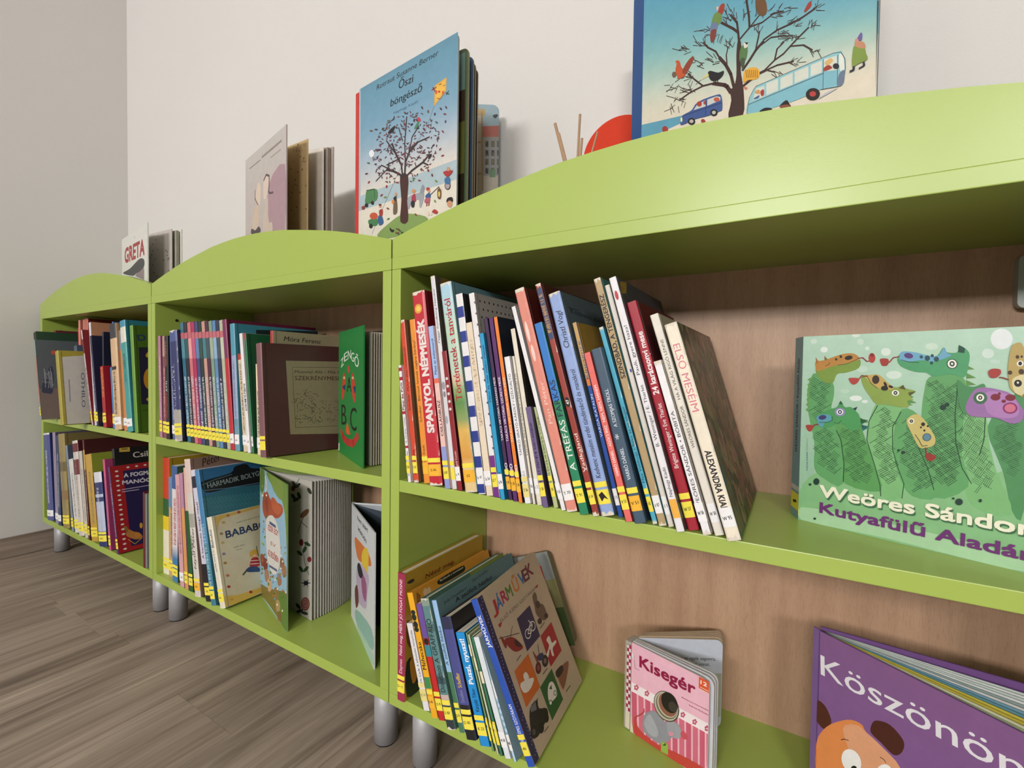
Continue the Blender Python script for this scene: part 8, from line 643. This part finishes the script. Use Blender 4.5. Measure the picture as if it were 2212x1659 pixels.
# ---------------------------------------------------------------- display books (standing opened)
def leaf(parent, name, hx, hy, ang, L, H, th, c, r=0., z0=0., cf=None, cb=None, mat='cover', label=None, x0=0.):
    """a stiff leaf hinged on the vertical line (hx,hy), turned by ang; its front face looks to local -y"""
    ca, sa = cos(ang), sin(ang); P = rounded(L, H, r) if r else [(x0, 0), (L, 0), (L, H), (x0, H)]
    m = MB(); f = lambda o: (lambda a, b: (hx+a*ca-o*sa, hy+a*sa+o*ca, b+z0))
    m.prism(P, f(0), f(th), c, cf, cb); o = m.build(name, mat, parent, label)
    mp = lambda u, v, e: (hx+u*ca+e*sa, hy+u*sa-e*ca, v+z0)
    return o, mp
def paint(parent, mp, key, W, H, name='cover_picture', mat='print'):
    A = Art(mp, W, H); A.draw(ART[key]); return A.build(name, parent, mat)
def disp(loc, d, label, cat='book', group=None): return thing('book', loc, label, cat, group, atan2(d[1], d[0]))
# big green dragon book on the middle shelf
t = disp((.6703, .1459, ZS), (.2063, -.0803), 'big landscape picture book with green seven-headed dragons smoking red pipes on its cover')
W, H = .33, .2646
o, mp = leaf(t, 'front_cover', 0, 0, 0, W, H, .003, '9cc7a6'); paint(t, mp, 'weores', W, H)
yw = atan2(-.0803, .2063); dx, dy = .661-.6703, .177-.1459; lx, ly = dx*cos(-yw)-dy*sin(-yw), dx*sin(-yw)+dy*cos(-yw)
L = math.hypot(lx, ly); an = atan2(-ly, -lx)
o, mp = leaf(t, 'spine', lx, ly, an, L, H, .003, '7fa5a8')
A = Art(mp, L, H); A.text('WEÖRES SÁNDOR • Kutyafülű Aladár', L*.62, .095, L*.62, .235, L*.3, '22303a', .01); A.rect(.0005, .012, L-.0005, .036, 'f0e048'); A.rect(.0005, .040, L-.0005, .047, 'cfcabc'); A.line([(L*.3, .022), (L*.7, .024)], .004, '1a1a1a'); A.build('spine_print', t)
leaf(t, 'back_cover', lx, ly+.002, radians(14), W, H, .003, '7fae90')
for k in range(9): leaf(t, 'page', lx*.6, ly*.6+.004, radians(3+k*1.1), W-.012, H-.006, .0012, 'e9e4d8', z0=.003, mat='matte')
# pink mouse board book
t = disp((.4300, .1530, T), (.1256, -.0370), 'small pink board book with a grey mouse and round hole, standing open', 'book')
W, H = .137, .158
for k in range(4):
    o, mp = leaf(t, 'board_page' if k else 'front_cover', 0, k*.0042, radians(k*1.3), W+(.004 if k else 0), H+(.0012 if k else 0), .0032, 'b9b4aa', .012, cf='e9b5c6' if not k else 'cfd0d8')
    if not k: paint(t, mp, 'kiseger', W, H)
o, mp = leaf(t, 'board_page', .0, .021, radians(46), .148, H, .003, 'b9a88e', .012, cf='c5cad8')
A = Art(mp, .148, H); A.text('felpattan az egyik vagonra,', .05, .121, .136, .121, .0062, '2a3038'); A.text('övé is a kicsi vonat.', .064, .111, .126, .111, .0062, '2a3038'); A.rect(.001, .02, .147, .098, 'a7aa98'); A.build('page_print', t)
for k in range(4): leaf(t, 'board_page' if k < 3 else 'back_cover', 0, .025+k*.004, radians(47.5+k*1.4), .148, H+.002, .003, 'b09a80', .012)
m = MB(); m.bbox(-.0135, -.001, .0004, -.0005, .026, H-.001, .003, 'a9a296'); m.build('spine', 'cover', t, 'worn peeling spine with red and white checks')
A = Art(lambda u, v, e: (u-.0135, -.001-e, v)); A.rect(.001, .004, .0125, H-.004, 'a39c90'); A.rect(.0045, .032, .0128, H-.008, 'dcd0d0'); A.rect(.004, .003, .0128, .032, 'd8ccb4'); A.held = True; A.z += .00003
for j in range(19):
    for i in range(2):
        if (i+j) % 2: A.rect(.0048+i*.004, .034+j*.0062, .0088+i*.004, .0402+j*.0062, 'a02040')
A.build('spine_print', t)
# purple book
t = disp((.7004, .1575, T), (.1728, -.1188), 'purple picture book with an orange cartoon face and white lettering, opened slightly')
W, H = .26, .258
o, mp = leaf(t, 'front_cover', 0, 0, 0, W, H, .0028, '7e5590'); paint(t, mp, 'koszonom', W, H)
yw = atan2(-.1188, .1728); ba = atan2(.141-.162, .9038-.692)-yw
A0 = (-.0105, .004)
o, mp = leaf(t, 'spine', A0[0], A0[1], atan2(-A0[1], -A0[0]), .0112, H, .003, '8a68a8')
o, mp = leaf(t, 'back_cover', -.006, .013, ba, W, H, .0028, '6f4a82')
for k, c in enumerate(['a9b888', 'c9c9a8', 'b8a83c', 'c4b440', '5a8a94', '6a94a8', 'c8c8c4', '8a9a98', 'd0d4d0', 'b9c4c0', 'ccd0cc', 'c0c8c4']):
    leaf(t, 'page', 0, .0045+k*.0006, ba*(k+1)/14., W-.008, H-.006, .0012, c, z0=.003, mat='matte')
# ZENGO book
t = disp((-.3279, .1423, ZS), (.2163, -.1109), 'green alphabet book standing half open beside the brown book, red horn players on it')
W, H = .243, .302; yw = atan2(-.1109, .2163)
o, mp = leaf(t, 'front_cover', 0, 0, 0, W, H, .0028, '1f7f3c'); paint(t, mp, 'zengo', W, H)
for k in range(12):
    f = k/11; leaf(t, 'page', .0, .004+f*.012, radians(4+f*14), W-.012-.02*f, H-.014, .0016, 'ccc4b4', z0=.002, mat='matte')
leaf(t, 'back_cover', 0, .018, radians(20.5), W-.03, H, .0028, '2a1a10')
m = MB(); m.box(-.003, .0, 0, 0, .02, H, '1f7f3c'); m.build('spine', 'cover', t)
# squirrel book (bottom shelf of the middle bookcase)
def angle(p, q, d): return atan2(q[1]-p[1], q[0]-p[0])-atan2(d[1], d[0])
h0 = (-.5958, .0964); d0 = (.2379, -.0757)
t = disp((*h0, T), d0, 'open picture book with red squirrels on its cover, berries and a snail inside')
W, H = .25, .353
o, mp = leaf(t, 'front_cover', 0, 0, 0, W, H, .0028, '7f9c5c'); paint(t, mp, 'mokus', W, H)
a1 = angle(h0, (-.3517, .0783), d0); a2 = angle(h0, (-.3668, .2052), d0)
for k in range(19):
    f = k/18; o, mp = leaf(t, 'page', .0, .004+.004*f, a1+(a2-a1)*(f**.92), .2447+.008*f, H-.004-.014*f, .0011, 'd2cec6', z0=.001, mat='matte', cf='bdb8ae' if not k else 'cdc9c2')
    if not k: paint(t, mp, 'csiga', .2447, H-.004, 'page_picture', 'matte')
leaf(t, 'back_cover', 0, .013, a2+.03, W, H, .0028, '8aa050')
m = MB(); m.box(-.003, 0, 0, 0, .014, H, '7f9c5c'); m.build('spine', 'cover', t)
# white open book beside the divider
h0 = (-.2917, .154); d0 = (.2155, -.1215)
t = disp((*h0, T), d0, 'white storybook with an orange and yellow drawing, standing open against the divider')
W, H = .247, .288
o, mp = leaf(t, 'front_cover', 0, 0, 0, W, H, .0028, 'd2d4d6', cb='262c34'); paint(t, mp, 'nemakar', W, H)
for k in range(10):
    f = k/9; leaf(t, 'page', .0, .004, radians(27+f*22), min(.245, .262/cos(radians(27+f*22)+atan2(-.1215, .2155))*.98), H-.006, .0011, 'c9ced4', z0=.003, mat='matte', cf='3a4450' if k == 0 else 'b9bec4')
leaf(t, 'back_cover', 0, .008, radians(52), .2, H, .0028, 'd2d4d6')
m = MB(); m.box(-.010, .002, 0, 0, .010, H, 'd2d4d6'); m.build('spine', 'cover', t)
A = Art(lambda u, v, e: (-.010+u, .002-e, v)); A.rect(.0005, .012, .0095, .034, 'f3e24c'); A.rect(.0005, .038, .0095, .046, 'f3e24c'); A.build('shelf_label', t, 'matte', 'yellow shelf label')
# thin red board book at the right end of the far bottom shelf
t = thing('book', (-1.064, .0, T), 'dark red board book standing at the right end of the far bottom shelf', 'book', None, radians(8))
m = MB(); m.box(0, 0, 0, .0065, .16, .237, '7c1c22'); m.build('cover', 'cover', t)
for k in range(4): m = MB(); m.box(.0072+k*.0062, .0008, .002, .0122+k*.0062, .158, .233, ['5c6660', '8c9288', '3c4440', '6c746c'][k]); m.build('board_page', 'matte', t)

# ---------------------------------------------------------------- books standing on top of the bookcases
t = disp((.4262, .16, ZTT), (.3077, -.115), 'tall winter picture book with a blue bus and bare tree, standing on the nearest bookcase')
W, H = .3285, .44
o, mp = leaf(t, 'front_cover', 0, 0, 0, W, H, .0035, '4a3a2c', .006, cf='5c9eb8'); paint(t, mp, 'teli', W, H)
yw = atan2(-.115, .3077); dx, dy = .4040-.4262, .175-.16; lx, ly = dx*cos(-yw)-dy*sin(-yw), dx*sin(-yw)+dy*cos(-yw)
leaf(t, 'spine', lx, ly, atan2(-ly, -lx), math.hypot(lx, ly), H, .003, '1f4f8c', label='plain blue spine')
for k in range(5): leaf(t, 'board_page', lx*.5, ly+.002, radians(4+k*2.6), W-.01, H-.004, .003, '7d8a86', .012)
leaf(t, 'back_cover', lx, ly+.002, radians(17), W-.02, H, .0035, '3a4a50', .012)
h0 = (-.207+.011, .089); d0 = (.304, -.031)
t = disp((*h0, ZTT), d0, 'tall autumn picture book with a leafy tree and kite, red spine edge, standing open', 'book')
W, H = .306, .42
o, mp = leaf(t, 'front_cover', 0, 0, 0, W, H, .0035, '8a9a94', .012, cf='a8bcc4'); paint(t, mp, 'oszi', W, H)
m = MB(); m.bbox(-.013, -.0005, 0, -.0004, .018, H-.006, .001, 'c8322c'); m.build('spine', 'cover', t, 'red spine')
for k, (f, c) in enumerate([(.075, '5a6a4a'), (.125, '4a6a8a'), (.15, '6a7a5a'), (.18, '4a3a3a')]):
    o, mp = leaf(t, 'board_page', .0, .005+k*.0035, f, W+.002-k*.003, H-.012-k*.004, .0032, '8a7a5a', .014, cf=c)
    if k == 0:
        A = Art(mp, W+.002, H-.012); A.rect(.02, .02, .3, .17, '3c3220'); A.rect(.02, .17, .3, .27, '77783a'); A.rect(.02, .27, .3, .33, '4a3428'); A.rect(.02, .33, .3, .40, '7a9a90'); A.build('page_picture', t)
# the part of the back cover seen past the leaves carries the same town picture
q0 = Vector((-.19, .11)); qd = Vector((.25, .165)).normalized(); wl = Matrix.Rotation(-atan2(d0[1], d0[0]), 2)
def mp2(u, v, e):
    p = wl @ (q0+qd*u-Vector(h0)+Vector((qd.y, -qd.x))*(e+.0)); return (p.x, p.y, v)
m = MB(); P = rounded(.30, .405, .016); m.prism(P, lambda a, b: mp2(a, b, 0), lambda a, b: mp2(a, b, -.005), '7f9aa6'); m.build('back_cover', 'cover', t)
paint(t, mp2, 'oszi_hat', .30, .405, 'town_picture')
h0 = (-.65, .087); d0 = (.278, -.06)
t = disp((*h0, ZTT), d0, 'pale mauve picture book with two long faces, standing open with speckled endpapers')
W, H = .284, .36
o, mp = leaf(t, 'front_cover', 0, 0, 0, W, H, .0026, 'b7a6a4', cb='b8a070'); paint(t, mp, 'haladok', W, H)
o, mp = leaf(t, 'endpaper', 0, .003, angle(h0, (-.38, .085), d0), .272, H-.006, .001, 'c6ab7c', mat='matte', label='speckled ochre endpaper')
A = Art(mp, .272, H-.006); r = random.Random(3); A.held = True
for i in range(170): u, v, q = r.random()*.27, r.random()*(H-.008), r.uniform(.0012, .0032); A.add([(u+q*cos(k), v+q*sin(k)) for k in range(6)], r.choice(['7a5a34', '6a5030', '8a6a3a', '94713c']))
A.build('page_print', t, 'matte')
leaf(t, 'page', 0, .005, angle(h0, (-.38, .13), d0), .272, H-.006, .0012, 'd8d0c6', mat='matte')
for k in range(3): leaf(t, 'page', 0, .009+k*.003, angle(h0, (-.372, .136), d0), .276, H-.004, .0022, '9a8c80', mat='matte')
leaf(t, 'back_cover', 0, .019, angle(h0, (-.372, .136), d0), .282, H, .0026, 'a89a90')
h0 = (-1.406, .07); d0 = (.323, -.046)
t = disp((*h0, ZTT), d0, 'white picture book with red capital letters above a dark whale, on the far bookcase')
W, H = .326, .24
o, mp = leaf(t, 'front_cover', 0, 0, 0, W, H, .0026, 'd9dad2'); paint(t, mp, 'greta', W, H)
o, mp = leaf(t, 'endpaper', 0, .004, angle(h0, (-1.085, .085), d0), .325, H-.003, .002, 'c4bcb4', mat='matte', label='endpaper dotted with small birds')
A = Art(mp, .325, H-.003); A.held = True; r = random.Random(5)
for i in range(70): u, v = r.random()*.31, r.random()*(H-.02); A.add([(u, v), (u+.009, v+.002), (u+.004, v+.006)], r.choice(['4a4040', '6a5a58', '3a3434']))
A.build('page_print', t, 'matte')
for k in range(3): leaf(t, 'page', 0, .008+k*.003, angle(h0, (-1.07, .092), d0), .33, H-.006, .002, 'a8a698', mat='matte')
leaf(t, 'back_cover', 0, .018, angle(h0, (-1.07, .094), d0), .336, H, .003, 'dedcd2')
# round red object and reed diffuser behind the crown
t = thing('red_panel', (.3435, .286, ZTT), 'round-topped flat red object by the wall behind the blue-spined book', 'decoration')
m = MB(); n = 40; R_ = .077; hc = 1.094-ZTT
P = [(R_*cos(pi*i/n), hc+R_*sin(pi*i/n)) for i in range(n+1)]+[(-R_, 0), (R_, 0)]
m.prism(P[::-1], lambda a, b: (a, 0, b), lambda a, b: (a, .016, b), 'ffffff'); m.build('arch_panel', 'red', t)
t = thing('reed_diffuser', (.312, .15, ZTT), 'reed diffuser with thin wooden sticks rising behind the crown of the nearest bookcase', 'diffuser')
m = MB(); pr = [(0, 0), (.022, 0), (.024, .004), (.024, .035), (.012, .05), (.010, .062)]
n = 24
for (r0, z0), (r1, z1) in zip(pr, pr[1:]):
    for i in range(n):
        a, b = 2*pi*i/n, 2*pi*(i+1)/n; m.quad([(r0*cos(a), r0*sin(a), z0), (r0*cos(b), r0*sin(b), z0), (r1*cos(b), r1*sin(b), z1), (r1*cos(a), r1*sin(a), z1)], 'ffffff')
m.build('jar', 'grey', t)
for (xa, za), (xb, zb), r_ in [((.2665, 1.1135), (.2867, 1.0407), .0029), ((.2745, 1.0936), (.2895, 1.0409), .0024), ((.3165, 1.117), (.3134, 1.0414), .0024), ((.321, 1.0729), (.3188, 1.0419), .0024), ((.3508, 1.077), (.341, 1.0443), .0019)]:
    # run each reed down into the jar mouth
    k = (zb-(ZTT+.062))/(za-zb); xm = xb+(xb-xa)*k; xm = .312+max(-.0075, min(.0075, xm-.312)); z_ = ZTT+.06
    m = MB(); m.tube((xa-.312, 0, za-ZTT), (xb-.312, 0, zb-ZTT), r_, n=8); m.tube((xb-.312, 0, zb-ZTT), (xm-.312, 0, z_-ZTT), r_, n=8); m.build('reed', 'wood', t)
